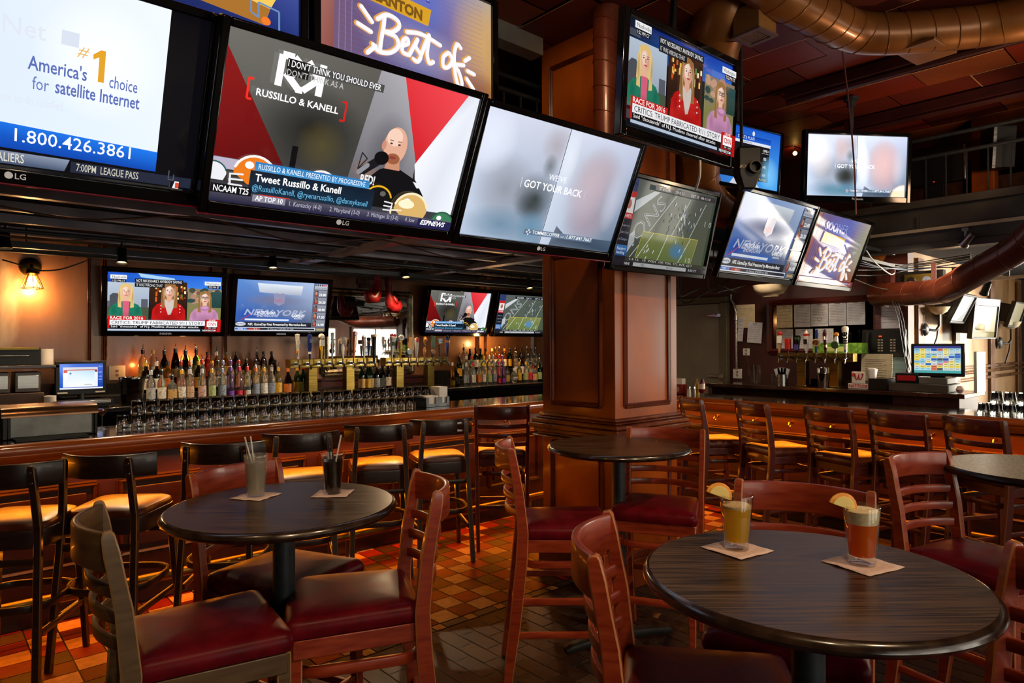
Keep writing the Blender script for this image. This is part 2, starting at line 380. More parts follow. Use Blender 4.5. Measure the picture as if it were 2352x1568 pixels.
# windows: bright glazing in the shop front and at the end of the room
PANE = plain('bright_window_glass', '#ffffff', .3, emit='#f6f0de', es=2.6)
PANE2 = plain('sunny_window_glass', '#ffffff', .3, emit='#f8f2e0', es=3.6)
FRAME = noisy('window_frame_wood', '#5a3018', '#6c3c20', (3,3,3), .4)
n = 0
for (x0, x1, z0, z1) in ((-.6,.7,.7,2.3), (1.2,2.5,.7,2.3), (3.2,4.5,.7,2.3), (6.6,7.1,1.0,2.2), (7.6,9.3,.8,2.1), (9.9,11.4,.8,2.1)):
    n += 1
    o = struct(MB().box((x0, Y0+.005, z0), (x1, Y0+.02, z1)), 'window_%d' % n, PANE)
    mb = MB()
    for (a, b, c, d) in ((x0-.07, x0, z0-.07, z1+.07), (x1, x1+.07, z0-.07, z1+.07), (x0, x1, z0-.07, z0), (x0, x1, z1, z1+.07), ((x0+x1)/2-.02, (x0+x1)/2+.02, z0, z1)):
        mb.box((a, Y0, c), (b, Y0+.06, d))
    mb.build('window_frame', FRAME, o, .004)
for (y0, y1) in ((-3.5,-2.1), (-1.95,-.85), (-.7,.4), (.55,1.65)):
    n += 1
    o = struct(MB().box((X1-.02, y0, .05 if y0 < -3 else .25), (X1-.005, y1, 2.35)), 'window_%d' % n, PANE2)
    mb = MB()
    for (a, b, c, d) in ((y0-.07, y0, .18, 2.42), (y1, y1+.07, .18, 2.42), (y0, y1, .18, .25), (y0, y1, 2.35, 2.42), (y0, y1, 1.5, 1.54)): mb.box((X1-.06, a, c), (X1, b, d))
    mb.build('window_frame', FRAME, o, .004)
# mouldings on the back wall: pairs of vertical strips at the panel joints
mb = MB()
def vstrip(x0, x1, y, z0, z1, n=3):
    wd = (x1-x0)/n
    for k in range(n): mb.sweep([(x0+wd*(k+.5), y, z0), (x0+wd*(k+.5), y, z1)], [(wd*.45*math.cos(a), .016*math.sin(a)) for a in np.linspace(0, 2*PI, 9)[:-1]], up=(0,-1,0))
for px, wpx in ((205, 10), (240, 14), (484, 8), (517, 10), (1097, 8), (1115, 6), (1222, 8)):
    a = pv(px-wpx/2, 790, 7.31); b = pv(px+wpx/2, 790, 7.31); vstrip(a.x, b.x, 7.312, 1.0, 2.56)
tr = struct(mb, 'trim_3', WALLT)
mb = MB()
for (a, b) in ((588,  545), (875, 830)):
    p, q = pv(b-10, 622, 7.31), pv(a+10, 622, 7.31)
    mb.box((p.x, 7.29, 2.34), (q.x, 7.32, 2.42)); mb.box((p.x+.03, 7.28, 2.30), (q.x-.03, 7.32, 2.35))
mb.build('panel_moulding', WALLT, tr, .006)
# alcove wall: framed panels, chair rail, capping
mb = MB()
for (x0, x1) in ((7.86, 8.05), (9.15, 9.32), (10.7, 10.9), (12.2, 12.4)): mb.box((x0, 2.375, .2), (x1, 2.41, 2.5))
for z, d in ((1.24, .05), (1.15, .03), (1.30, .02)): mb.sweep([(7.8, 2.40, z), (12.6, 2.40, z)], [(d*math.cos(a), .025*math.sin(a)) for a in np.linspace(0, 2*PI, 9)[:-1]])
struct(mb, 'trim_4', noisy('alcove_trim', '#4a2c16', '#644022', (3,3,3), .22, .4, coat=.4), .004)
# grey service door in the right wall
d1 = struct(MB().box((7.60, 4.53, 0), (7.648, 5.30, 2.115)), 'door_1', noisy('grey_steel_door', '#74746c', '#86867c', (2,2,2), .4, .55, .3), .004)
mb = MB(); mb.box((7.57, 4.43, 0), (7.648, 4.525, 2.14)); mb.box((7.57, 4.43, 2.12), (7.648, 5.4, 2.2)); mb.box((7.57, 5.305, 0), (7.648, 5.4, 2.14)); mb.build('door_frame', noisy('olive_frame', '#4a4638', '#56523e', (3,3,3), .5), d1, .004)
mb = MB(); mb.cbox((7.57, 4.62, 1.965), (.03, .16, .03)); mb.cbox((7.56, 4.52, 1.965), (.05, .05, .045)); mb.tube([(7.56,4.575,1.94),(7.56,4.575,1.99)], .018, 8); mb.build('hinge', CHROME, d1, .003)
mb = MB(); mb.cbox((7.58, 4.60, 1.2), (.03, .24, .035)); mb.cbox((7.57, 4.50, 1.2), (.04, .06, .06)); mb.build('latch', STEEL, d1, .003)
# baseboard under the back wall hidden; skirt along the right wall
struct(MB().box((7.60, 2.41, 0), (7.65, 4.4, .12)), 'baseboard_right', BLACK)

# ------------------------------------------------------------------ the panelled column
U0, U1, V0, V1 = 3.373, 4.06, 2.768, 3.43
colu = struct(MB().box((U0, V0, 0), (U1, V1, ZC)), 'column', COLW, .004)
def frame_panel(face, a0, a1, z0, z1, t=.035):
    # raised picture-frame moulding on one face; face 'x' = left face, 'y' = front face
    m = MB()
    prof = [(-t/2, 0), (-t/2, .012), (-t*.2, .02), (0, .012), (t*.25, .016), (t/2, .006), (t/2, 0)]
    pts = [(a0, z0), (a1, z0), (a1, z1), (a0, z1)]
    def P(a, z): return (U0, a, z) if face == 'x' else (a, V0, z)
    up = (-1, 0, 0) if face == 'x' else (0, -1, 0)
    n = len(pts)
    for i in range(n):
        p, q = pts[i], pts[(i+1) % n]
        m.sweep([P(*p), P(*q)], prof, up=up)
    return m
for (f, a0, a1) in (('x', V0+.12, V1-.10), ('y', U0+.10, U1-.10)):
    for (z0, z1) in ((1.20, 2.22), (.22, .92), (2.62, 3.55)):
        frame_panel(f, a0, a1, z0, z1).build('panel_moulding', COLWD, colu)
mb = MB()
def ring(off, z0, z1):
    mb.box((U0-off, V0-off, z0), (U1+off, V1+off, z1))
ring(.02, 1.10, 1.125); ring(.035, 1.085, 1.10); ring(.06, 1.055, 1.085); ring(.075, 1.02, 1.055); ring(.05, .99, 1.02); ring(.03, .97, .99); ring(.055, .955, .97)
mb.build('ledge', COLWD, colu, .006)
mb = MB(); ring(.025, 0, .19); ring(.015, .19, .215); mb.build('plinth', COLWD, colu, .004)
# ------------------------------------------------------------------ seats
def rect(a, b): return [(-a/2,-b/2),(a/2,-b/2),(a/2,b/2),(-a/2,b/2)]
def soft(a, b, r=.004): return rrect(a, b, r, 2)
def outline(wf, wb, d, r, n=5):
    # rounded trapezoid, front at +y
    c = [(wf/2, d/2), (-wf/2, d/2), (-wb/2, -d/2), (wb/2, -d/2)]; o = []
    for i, p in enumerate(c):
        a = Vector(c[i-1])-Vector(p); b = Vector(c[(i+1) % 4])-Vector(p); p = Vector(p)
        A = p+a.normalized()*r; B = p+b.normalized()*r
        for k in range(n+1):
            t = k/n; o.append(tuple(A*(1-t)**2+p*2*t*(1-t)+B*t*t))
    return o
def loft(mb, out, rings, m=0, cy=0, top=True):
    n = len(out); vs = []; fs = []
    for (s, z) in rings: vs += [(x*s, cy+y*s, z) for x, y in out]
    for i in range(len(rings)-1):
        for k in range(n): fs.append((i*n+k, i*n+(k+1) % n, (i+1)*n+(k+1) % n, (i+1)*n+k))
    fs.append(tuple(reversed(range(n)))); fs.append(tuple((len(rings)-1)*n+k for k in range(n)))
    return mb.add(vs, fs, m)
def interp(pts, z):
    for (a, za), (b, zb) in zip(pts[:-1], pts[1:]):
        if za <= z <= zb: return a+(b-a)*(z-za)/(zb-za)
    return pts[-1][0]
POST = [(-.275,0),(-.235,.30),(-.202,.60),(-.195,.74),(-.212,.92),(-.25,1.13)]
def wood(mb, name, mats, t, bev=.004, worn=True):
    o = mb.build(name, list(mats), t)
    b = o.modifiers.new('bevel', 'BEVEL'); b.width = bev; b.segments = 1 if worn else 2; b.limit_method = 'ANGLE'; b.angle_limit = math.radians(50)
    if worn: b.material = 1
    return o
def make_ladder_chair(name, wd, edge, vinyl, label):
    t = thing(name, label, 'chair'); mats = (wd, edge)
    so = outline(.445, .385, .425, .035)
    mb = MB(); loft(mb, so, [(.95,.704),(.99,.708),(1.01,.722),(1.012,.736),(.995,.75),(.955,.761),(.85,.769),(.6,.775),(.25,.777)], cy=.015)
    mb.build('seat', vinyl, t)
    mb = MB()
    fw_, bw_, zf, z0, z1 = .415, .36, .205, .645, .704
    c = [(-fw_/2,.205),(fw_/2,.205),(bw_/2,-.175),(-bw_/2,-.175)]
    for i in range(4):
        p, q = c[i], c[(i+1) % 4]; mb.sweep([(p[0],p[1],(z0+z1)/2),(q[0],q[1],(z0+z1)/2)], rect(.022, z1-z0))
    wood(mb, 'seat_frame', mats, t, .003, False)
    for s in (-1, 1):
        mb = MB(); pts = []
        zs = [0,.15,.3,.45,.6,.74,.83,.92,1.0,1.07,1.118,1.13]
        prof = []
        for z in zs:
            dp = .040+.014*math.sin(PI*min(1, z/1.0)); wq = .030
            if z > 1.11: dp *= .8
            if z > 1.125: dp *= .6; wq *= .8
            prof.append(rect(wq, dp)); pts.append((s*(.19+.015*min(1, z)), interp(POST, z), z))
        mb.sweep(pts, prof, up=(0,1,0)); wood(mb, 'leg', mats, t)
        mb = MB(); mb.sweep([(s*.197,.205,0),(s*.194,.20,.35),(s*.192,.195,.704)], [rect(.030,.030),rect(.038,.038),rect(.042,.042)], up=(0,1,0)); wood(mb, 'leg', mats, t)
    def rail(z, h, th, bow, nm):
        y = interp(POST, z); pts = [(x, y-bow*(1-(x/.205)**2), z) for x in np.linspace(-.205, .205, 13)]
        m = MB(); m.sweep(pts, soft(th, h, min(th, h)*.3)); wood(m, nm, mats, t, .003, nm == 'crest_rail')
    rail(1.072, .102, .020, .075, 'crest_rail')
    for z in (.965, .893, .822): rail(z, .034, .014, .066, 'slat')
    mb = MB(); o = outline(.37, .35, .40, .10, 6); mb.sweep([(x, y, .585) for x, y in o], soft(.016, .034), closed=True); wood(mb, 'hoop', mats, t, .003, False)
    bars = [([(s*.195, .195, z), (s*.192, interp(POST, z)+.01, z)], .018, .030) for s in (-1, 1) for z in (.42, .265)]
    bars += [([(-.19,.20,.30),(.19,.20,.30)], .02, .034), ([(-.19,interp(POST,.33),.33),(.19,interp(POST,.33),.33)], .018, .03)]
    for q, a, b in bars: m = MB(); m.sweep(q, soft(a, b)); wood(m, 'stretcher', mats, t, .003, False)
    return t
def make_bar_stool(label):
    t = thing('bar_stool', label, 'stool'); mats = (WDARK, plain('worn_dark_edge', '#6b4a22', .4))
    o = outline(.42, .38, .41, .09)
    mb = MB(); loft(mb, o, [(.95,.727),(.985,.735),(.985,.750),(.95,.764),(.85,.773),(.6,.779),(.2,.781)], cy=.01); mb.build('seat', VINYLB, t)
    mb = MB(); loft(mb, o, [(.90,.64),(1.0,.645),(1.01,.72),(1.0,.734)], cy=.01); wood(mb, 'seat_frame', mats, t, .003, False)
    P2 = [(-.285,0),(-.222,.60),(-.21,.75),(-.235,1.046)]
    for s in (-1, 1):
        mb = MB(); zs = [0,.3,.6,.75,.9,1.03,1.046]
        mb.sweep([(s*interp([(.20,0),(.176,.75),(.157,1.046)], z), interp(P2, z), z) for z in zs], [rect(.034 if z < 1.04 else .024, .028 if z < 1.04 else .018) for z in zs], up=(0,1,0))
        lg = wood(mb, 'leg', mats, t)
        for z in (1.015, .965):
            m = MB(); m.lathe([(0,.004),(.005,.004),(.007,.001),(.007,-.002),(0,-.002)], 10, X=Matrix.Translation((s*interp([(.20,0),(.176,.75),(.157,1.046)], z), interp(P2, z)-.014, z)) @ Matrix.Rotation(PI/2, 4, 'X'))
            m.build('bolt', CHROME, lg)
        mb = MB(); mb.sweep([(s*.215,.22,0),(s*.20,.20,.35),(s*.185,.18,.65)], [rect(.028,.028),rect(.034,.034),rect(.038,.038)], up=(0,1,0)); wood(mb, 'leg', mats, t)
    mb = MB(); pts = [(x, -.212+.115*(abs(x)/.235)**2.2, .992) for x in np.linspace(-.235, .235, 17)]
    mb.sweep(pts, soft(.020, .118, .006)); wood(mb, 'crest_rail', mats, t)
    mb = MB(); oo = outline(.42, .40, .42, .16, 8); mb.sweep([(x, y-.01, .365) for x, y in oo], soft(.016, .036), closed=True); wood(mb, 'foot_ring', mats, t, .003, False)
    for q in ([(-.18,-.20,.585),(.18,-.20,.585)], [(-.18,.17,.585),(.18,.17,.585)], [(-.185,-.21,.25),(-.205,.20,.25)], [(.185,-.21,.25),(.205,.20,.25)]):
        m = MB(); m.sweep(q, soft(.018,.032)); wood(m, 'stretcher', mats, t, .003, False)
    return t
def seat_at(o, p, q, back=.25, label=None, group=None):
    # p, q: tops of the left and right back posts as the sitter has them
    m = ((p[0]+q[0])/2, (p[1]+q[1])/2); a = math.atan2(q[1]-p[1], q[0]-p[0])
    o.location = (m[0]-math.sin(a)*back, m[1]+math.cos(a)*back, 0); o.rotation_euler = (0, 0, a)
    if label: o['label'] = label
    if group: o['group'] = group
    return o
chR = make_ladder_chair('ladder_back_chair', WRED, plain('worn_red_edge', '#a56a3e', .4), VINYL, 'x')
chB = make_ladder_chair('ladder_back_chair', WBRN, plain('worn_brown_edge', '#8c6c46', .4), VINYL, 'x')
chD = make_ladder_chair('ladder_back_stool', WREDD, plain('worn_dark_red_edge', '#7a4428', .4), VINYLB, 'x')
G1 = 'high chairs around the round tables'
seat_at(chB, (.428,2.387), (.374,1.979), label='brown-framed high chair at lower left, its curved back towards the bar stools', group=G1)
def put(proto, used, *a, **k):
    o = proto if not used else copy_tree(proto)
    return seat_at(o, *a, **k)
lst = [((1.163,2.804),(.769,2.658), 'red high chair half hidden behind the table with the iced drinks'),
 ((1.277,1.78),(1.454,2.172), 'red high chair right of the iced-drink table, seat facing its steel pole'),
 ((2.307,2.597),(2.059,2.307), 'red high chair standing alone in front of the wooden column'),
 ((3.274,2.093),(3.11,2.417), 'red high chair tucked at the small table beside the wooden column'),
 ((1.498,1.26),(1.138,1.001), 'big red high chair in front, left of the beer table'),
 ((2.299,.845),(2.18,1.217), 'high chair behind the beer table showing only its glossy crest rail'),
 ((3.438,.932),(3.025,1.035), 'orange-red high chair between the beer table and the pale table'),
 ((1.70,.075),(1.972,.395), 'red high chair cut by the lower right corner of the picture')]
for i, (p, q, lab) in enumerate(lst):
    put(chR, i > 0, p, q, label=lab, group=G1)
G2 = 'ladder-back stools at the right-hand bar'
RB = [((5.284,3.574),(5.056,3.2)), ((5.226,2.971),(5.029,2.6)), ((5.175,2.354),(5.036,1.972)), ((5.146,1.865),(5.026,1.498)), ((5.165,1.401),(4.984,1.057))]
RL = ['nearest the wooden column', 'second from the wooden column', 'third from the wooden column', 'fourth from the wooden column', 'farthest from the wooden column']
for i, (p, q) in enumerate(RB):
    put(chD, i > 0, p, q, label='dark ladder-back stool at the right bar, '+RL[i], group=G2)
put(chD, True, (3.302,4.087), (3.6,3.846), label='dark ladder-back stool at the left bar, last before the wooden column', group='stools at the left-hand bar')
st = make_bar_stool('x')
_p1 = pz(71,1070,1.046)
SS = [((_p1.x-.27,_p1.y+.16),(_p1.x,_p1.y)), ((.568,4.0),(.813,3.806)), ((1.146,4.01),(1.395,3.82)), ((1.678,4.045),(1.968,3.935)), ((2.264,4.117),(2.554,3.974)), ((2.783,4.082),(3.083,3.951))]
SL = ['cut by the left picture edge', 'behind the brown-framed chair', 'behind the iced water', 'just left of the cola', 'just right of the cola', 'with steel plates on it']
for i, (p, q) in enumerate(SS):
    o = st if i == 0 else copy_tree(st)
    seat_at(o, p, q, .235, 'dark bar stool with wide curved backrest, '+SL[i], 'stools at the left-hand bar')
    if i == 5:
        for z in (1.02, .965):
            m = MB(); m.cbox((.125, -.195, z), (.05, .022, .018)); m.build('repair_plate', STEEL, o, .003)

# ------------------------------------------------------------------ round tables
def make_table(label, top, edge):
    t = thing('round_table', label, 'table')
    R, h, k = .381, 1.067, .034
    mb = MB(); mb.lathe([(0,h-k),(R-.03,h-k),(R-.012,h-k+.003),(R-.003,h-k+.010),(R,h-.017),(R-.003,h-.008),(R-.010,h-.0015),(R-.016,h)], 96, 1); mb.lathe([(R-.016,h),(R*.6,h),(0,h)], 96, 0)
    mb.build('tabletop', [top, edge], t)
    MB().lathe([(0,.03),(.037,.03),(.037,h-.045),(.06,h-.045),(.12,h-.04),(.12,h-k),(0,h-k)], 28).build('pole', METALB, t)
    mb = MB()
    mb.lathe([(0,.09),(.045,.09),(.07,.075),(.075,.045),(.075,.02),(0,.02)], 24)
    for a in range(4):
        c, s = math.cos(a*PI/2+.4), math.sin(a*PI/2+.4)
        mb.sweep([(c*.04,s*.04,.055),(c*.2,s*.2,.045),(c*.29,s*.29,.034),(c*.325,s*.325,.024)], [soft(.075,.05,.012),soft(.065,.042,.012),soft(.06,.04,.012),soft(.045,.03,.01)])
    mb.build('base', plain('cast_iron', '#101112', .5), t)
    return t
G3 = 'round high tables'
tA = make_table('dark round high table at left with two iced drinks on it', LAM, LAMEDGE); tA.location = (.946, 2.223, 0); tA['group'] = G3; tA.rotation_euler.z = -.73
def dup(o, loc, label, rz=0):
    c = copy_tree(o); c.location = loc; c['label'] = label; c.rotation_euler.z = rz; return c
tB = dup(tA, (1.567, .71, 0), 'big dark round high table in front at right with two glasses of beer', -.73)
tC = dup(tA, (2.823, 2.294, 0), 'empty dark round high table standing before the wooden column', -.73)
tD = make_table('pale-topped round high table cut by the right edge of the picture', LAMLT, plain('black_rubber_edge', '#17120f', .3)); tD.location = (3.62, .62, 0); tD['group'] = G3

# ------------------------------------------------------------------ the bars
def make_bar(label, L, panels, hooks):
    t = thing('bar_counter', label, 'bar')
    mb = MB()
    nose = [(.09,-.001),(.06,.0),(.03,-.002),(.012,-.010),(.002,-.028),(.004,-.045),(.014,-.054),(.006,-.062),(.010,-.085),(.022,-.10),(.04,-.106),(.06,-.10),(.09,-.095)]
    mb.sweep([(0,0,1.067),(L,0,1.067)], [(-a, b) for a, b in nose]); mb.build('front_rail', BARW, t)
    mb = MB(); mb.box((0,.085,1.025),(L,.74,1.060)); mb.build('countertop', BARTOP, t, .003)
    mb = MB(); mb.box((0,.22,.10),(L,.27,1.03)); mb.box((0,.70,.1),(L,.73,1.02)); mb.box((0,.22,.98),(L,.73,1.025)); mb.build('front_panel', BARF, t)
    for (a, b) in panels:
        m = MB(); pr = [(-.018,0),(-.018,.02),(-.006,.030),(.004,.018),(.010,.022),(.018,.008),(.018,0)]
        z0, z1 = .30, .772; pts = [(a,.22,z0),(b,.22,z0),(b,.22,z1),(a,.22,z1)]
        for i in range(4): m.sweep([pts[i], pts[(i+1) % 4]], pr, up=(0,-1,0))
        m.build('panel_moulding', BARF, t)
        m = MB(); m.box((a+.05,.208,z0+.05),(b-.05,.222,z1-.05)); m.build('raised_panel', BARF, t, .006)
    mb = MB(); mb.box((0,.16,0),(L,.27,.10)); mb.box((0,.14,.10),(L,.24,.125)); mb.box((0,.18,.125),(L,.24,.15)); mb.build('base', WDARK, t, .004)
    mb = MB(); mb.tube([(0,-.035,.20),(L,-.035,.20)], .029, 16); fr = mb.build('foot_rail', BRASS, t)
    x = .35
    while x < L:
        m = MB(); m.tube([(x,-.035,.20),(x,.06,.17),(x,.17,.12)], .014, 8); m.tube([(x,-.035,.19),(x,-.035,0)], .012, 8); m.lathe([(0,0),(.03,0),(.03,.008),(.014,.02),(0,.02)], 12, o=(x,-.035,0)); m.build('bracket', BRASS, fr); x += 1.1
    for hx in hooks:
        m = MB(); m.lathe([(0,0),(.014,0),(.014,.006),(0,.008)], 10, X=Matrix.Translation((hx,.22,.885)) @ Matrix.Rotation(PI/2,4,'X'))
        m.tube([(hx,.215,.885),(hx,.19,.892),(hx,.165,.885),(hx,.155,.865),(hx,.165,.845),(hx,.182,.842),(hx,.190,.856)], .006, 8); m.build('purse_hook', BRASSP, t)
    return t
bl = make_bar('long wooden bar on the left with rounded front rail and orange under-lip light', 6.0, [(.2,1.341),(1.465,1.939),(2.059,2.68),(2.80,3.444),(3.587,4.35),(4.47,5.1),(5.22,5.8)], [4.273, 4.67])
bl.location = (-.5, 4.53, 0)
br = make_bar('wooden bar on the right behind the row of ladder-back stools', 4.9, [(.12,1.05),(1.22,1.75),(1.89,2.70),(2.84,3.40),(3.54,4.1),(4.25,4.8)], [.675, 1.088, 1.437, 1.807, 2.578, 2.986])
br.location = (5.80, 4.3, 0); br.rotation_euler.z = -PI/2
# back bar of the left bar
bb = thing('back_bar', 'dark back bar along the copper-coloured wall, carrying the liquor bottles', 'back bar')
mb = MB(); mb.box((-.6,6.32,1.06),(7.3,7.3,1.10)); mb.build('counter', noisy('black_counter', '#141212', '#1f1b19', (4,4,4), .2, .3), bb, .004)
mb = MB(); mb.box((-.6,6.45,0),(7.3,7.3,1.06)); mb.build('cabinet', BLACK, bb)
for (x0, x1) in ((.95, 2.75), (5.1, 7.2)): MB().box((x0,6.74,1.10),(x1,7.0,1.17)).box((x0,7.0,1.10),(x1,7.3,1.27)).build('bottle_riser', BLACK, bb, .003)
mb = MB(); mb.box((2.76,7.27,1.12),(5.1,7.31,1.22)); mb.sweep([(2.76,7.265,1.21),(5.1,7.265,1.21)], rect(.02,.02)); mb.build('wall_ledge', DARKRED, bb)
# back bar of the right bar
b2 = thing('back_bar', 'dark wooden back bar on the right below the framed certificates', 'back bar')
mb = MB(); mb.box((6.98,1.75,1.105),(7.645,4.38,1.145)); mb.build('counter', noisy('dark_counter_wood', '#2a1812', '#3c241a', (3,12,3), .14, .24, coat=.5), b2, .004)
mb = MB(); mb.box((7.4,1.8,0),(7.645,4.35,1.105)); mb.box((7.02,1.8,0),(7.4,2.35,1.105)); mb.box((7.02,4.3,0),(7.4,4.35,1.105)); mb.box((7.02,2.35,.80),(7.4,4.3,.84)); mb.box((7.05,2.35,0),(7.4,4.3,.3)); mb.build('cabinet', DARKRED, b2)
# ------------------------------------------------------------------ pictures shown on screens (16 x 9, y down)
def _screen_mat(name, alpha):
    m, t, b = _new(name); a = t.nodes.new('ShaderNodeVertexColor'); a.layer_name = 'Col'
    b.inputs['Base Color'].default_value = (.004, .004, .005, 1); b.inputs['Roughness'].default_value = .06
    t.links.new(a.outputs['Color'], b.inputs['Emission Color']); b.inputs['Emission Strength'].default_value = 1.0
    if alpha:
        b.inputs['Specular IOR Level'].default_value = 0; b.inputs['Roughness'].default_value = .5
        t.links.new(a.outputs['Alpha'], b.inputs['Alpha'])
    return m
SCR = _screen_mat('lit_screen', False); SCRA = _screen_mat('lit_screen_soft', True)
_txt = {}
def text_mesh(s, bold=0, shear=0, res=2):
    k = (s, bold, shear)
    if k not in _txt:
        cu = bpy.data.curves.new('lettering', 'FONT'); cu.body = s; cu.size = 1; cu.offset = bold; cu.shear = shear; cu.resolution_u = res
        o = bpy.data.objects.new('lettering', cu); COL.objects.link(o)
        me = o.to_mesh(); vs = [(v.co.x, v.co.y) for v in me.vertices]; fs = [tuple(p.vertices) for p in me.polygons]
        o.to_mesh_clear(); bpy.data.objects.remove(o); bpy.data.curves.remove(cu); _txt[k] = (vs, fs)
    return _txt[k]
class Pic:
    def __init__(s, bg, bright=1.0): s.v = []; s.f = []; s.c = []; s.mi = []; s.layer = 0; s.b = bright; s.quad(0, 0, 16, 9, bg)
    def col(s, c, a=1): r = s2l(c); return (r[0]*s.b, r[1]*s.b, r[2]*s.b, a)
    def face(s, pts, cols, soft=False):
        b = len(s.v); z = -s.layer*.004
        s.v += [(min(16, max(0, x))-8, z, 4.5-min(9, max(0, y))) for x, y in pts]; s.f.append(tuple(range(b, b+len(pts)))); s.c += cols; s.mi.append(1 if soft else 0)
    def quad(s, x0, y0, x1, y1, c):
        # c: one colour, or (top, bottom), or (tl, tr, br, bl)
        s.layer += 1
        if isinstance(c, str): c = (c,)*4
        elif len(c) == 2: c = (c[0], c[0], c[1], c[1])
        s.face([(x0,y0),(x1,y0),(x1,y1),(x0,y1)], [s.col(k) for k in c])
    def poly(s, pts, c): s.layer += 1; s.face(pts, [s.col(c)]*len(pts))
    def gpoly(s, pts, cs): s.layer += 1; s.face(pts, [s.col(c) for c in cs])
    def ell(s, cx, cy, rx, ry, c, n=22, a0=0, a1=2*PI): s.poly([(cx+rx*math.cos(a0+(a1-a0)*i/n), cy+ry*math.sin(a0+(a1-a0)*i/n)) for i in range(n+(0 if a1-a0 > 6.28 else 1))], c)
    def glow(s, cx, cy, rx, ry, c, a=.8, n=18):
        # soft blob fading out to nothing
        s.layer += 1; cc = s.col(c, a); ce = s.col(c, 0)
        for i in range(n):
            p, q = 2*PI*i/n, 2*PI*(i+1)/n
            m = s.col(c, a*.55)
            P = lambda t, k: (min(16, max(0, cx+rx*k*math.cos(t))), min(9, max(0, cy+ry*k*math.sin(t))))
            s.face([(cx,cy), P(p,.55), P(q,.55)], [cc, m, m], True)
            s.face([P(p,.55), P(p,1), P(q,1), P(q,.55)], [m, ce, ce, m], True)
    def line(s, pts, wd, c, rounded=True):
        s.layer += 1; cc = s.col(c)
        for (x0,y0), (x1,y1) in zip(pts[:-1], pts[1:]):
            d = math.hypot(x1-x0, y1-y0) or 1e-6; nx, ny = -(y1-y0)/d*wd/2, (x1-x0)/d*wd/2
            s.face([(x0+nx,y0+ny),(x1+nx,y1+ny),(x1-nx,y1-ny),(x0-nx,y0-ny)], [cc]*4)
        if rounded:
            s.layer += .3
            for (x, y) in pts: s.face([(x+wd/2*math.cos(2*PI*i/10), y+wd/2*math.sin(2*PI*i/10)) for i in range(10)], [cc]*10)
    def text(s, t, x, y, size, c, w=None, bold=0, al='l', shear=0, rot=0):
        # y is the baseline, size the cap height; w squeezes or stretches to that width
        s.layer += 1; vs, fs = text_mesh(t, bold, shear)
        if not vs: return
        x0 = min(v[0] for v in vs); x1 = max(v[0] for v in vs); k = size/.70; kx = (w/(x1-x0)) if w else k
        W = (x1-x0)*kx; ox = {'l': 0, 'c': -W/2, 'r': -W}[al]; b = len(s.v); cc = s.col(c); cr, sr = math.cos(rot), math.sin(rot); z = -s.layer*.004
        for (vx, vy) in vs:
            px, py = ox+(vx-x0)*kx, -vy*k
            s.v.append((x+px*cr-py*sr-8, z, 4.5-(y+px*sr+py*cr)))
        for f in fs: s.f.append(tuple(i+b for i in f)); s.mi.append(0)
        s.c += [None]*0
        s._tc = getattr(s, '_tc', []); s._tc.append((b, len(vs), cc)); s.c += [cc]*len(vs)
    def mesh(s, name):
        me = bpy.data.meshes.new(name); me.from_pydata(s.v, [], s.f); me.materials.append(SCR); me.materials.append(SCRA)
        me.polygons.foreach_set('material_index', s.mi)
        a = me.color_attributes.new('Col', 'FLOAT_COLOR', 'POINT'); a.data.foreach_set('color', np.array(s.c, dtype=np.float32).ravel())
        me.update(); return me
    def person(s, cx, top, k, hair, skin, cloth, long=True, base=9, parted=False, glasses=False, scarf=None, inner=None, face_light=None):
        # bust: hair behind, neck, shoulders, face, fringe
        if long: s.poly([(cx-.95*k,top+1.0*k),(cx-.7*k,top+.15*k),(cx,top-.15*k),(cx+.75*k,top+.15*k),(cx+1.0*k,top+1.1*k),(cx+1.05*k,top+2.9*k),(cx+.5*k,top+3.1*k),(cx-.6*k,top+3.1*k),(cx-1.05*k,top+2.8*k)], hair)
        s.quad(cx-.32*k, top+1.6*k, cx+.32*k, top+2.8*k, skin)
        s.poly([(cx-.4*k,top+2.55*k),(cx-1.55*k,top+3.0*k),(cx-2.05*k,top+3.7*k),(cx-2.2*k,base),(cx+2.2*k,base),(cx+2.05*k,top+3.7*k),(cx+1.55*k,top+3.0*k),(cx+.4*k,top+2.55*k),(cx,top+2.9*k)], cloth)
        if inner: s.poly([(cx-.42*k,top+2.5*k),(cx+.42*k,top+2.5*k),(cx+.35*k,base),(cx-.35*k,base)], inner)
        if scarf: s.poly([(cx-.5*k,top+2.2*k),(cx-.65*k,top+2.7*k),(cx-.1*k,top+4.5*k),(cx+.25*k,top+4.4*k),(cx+.75*k,top+2.8*k),(cx+.5*k,top+2.2*k),(cx,top+2.75*k)], scarf)
        s.ell(cx, top+1.15*k, .62*k, .95*k, skin); s.ell(cx-.05*k, top+1.0*k, .40*k, .62*k, face_light or skin)
        s.poly([(cx-.72*k,top+1.3*k),(cx-.7*k,top+.4*k),(cx-.2*k,top-.08*k),(cx+.35*k,top-.05*k),(cx+.74*k,top+.5*k),(cx+.7*k,top+1.3*k),(cx+.52*k,top+.75*k),(cx+.1*k,top+.32*k),(cx-.45*k,top+.62*k)], hair)
        if long:
            for q in (-1, 1): s.poly([(cx+q*.50*k,top+.8*k),(cx+q*.95*k,top+.9*k),(cx+q*1.02*k,top+3.4*k),(cx+q*.55*k,top+3.5*k),(cx+q*.62*k,top+1.7*k)], hair)
        s.glow(cx+.3*k, top+1.3*k, .42*k, .8*k, '#b87c64', .45); s.glow(cx-.2*k, top+.8*k, .35*k, .4*k, '#fff0e4', .5); s.glow(cx, base-.1, 1.9*k, 1.2*k, '#000000', .35)
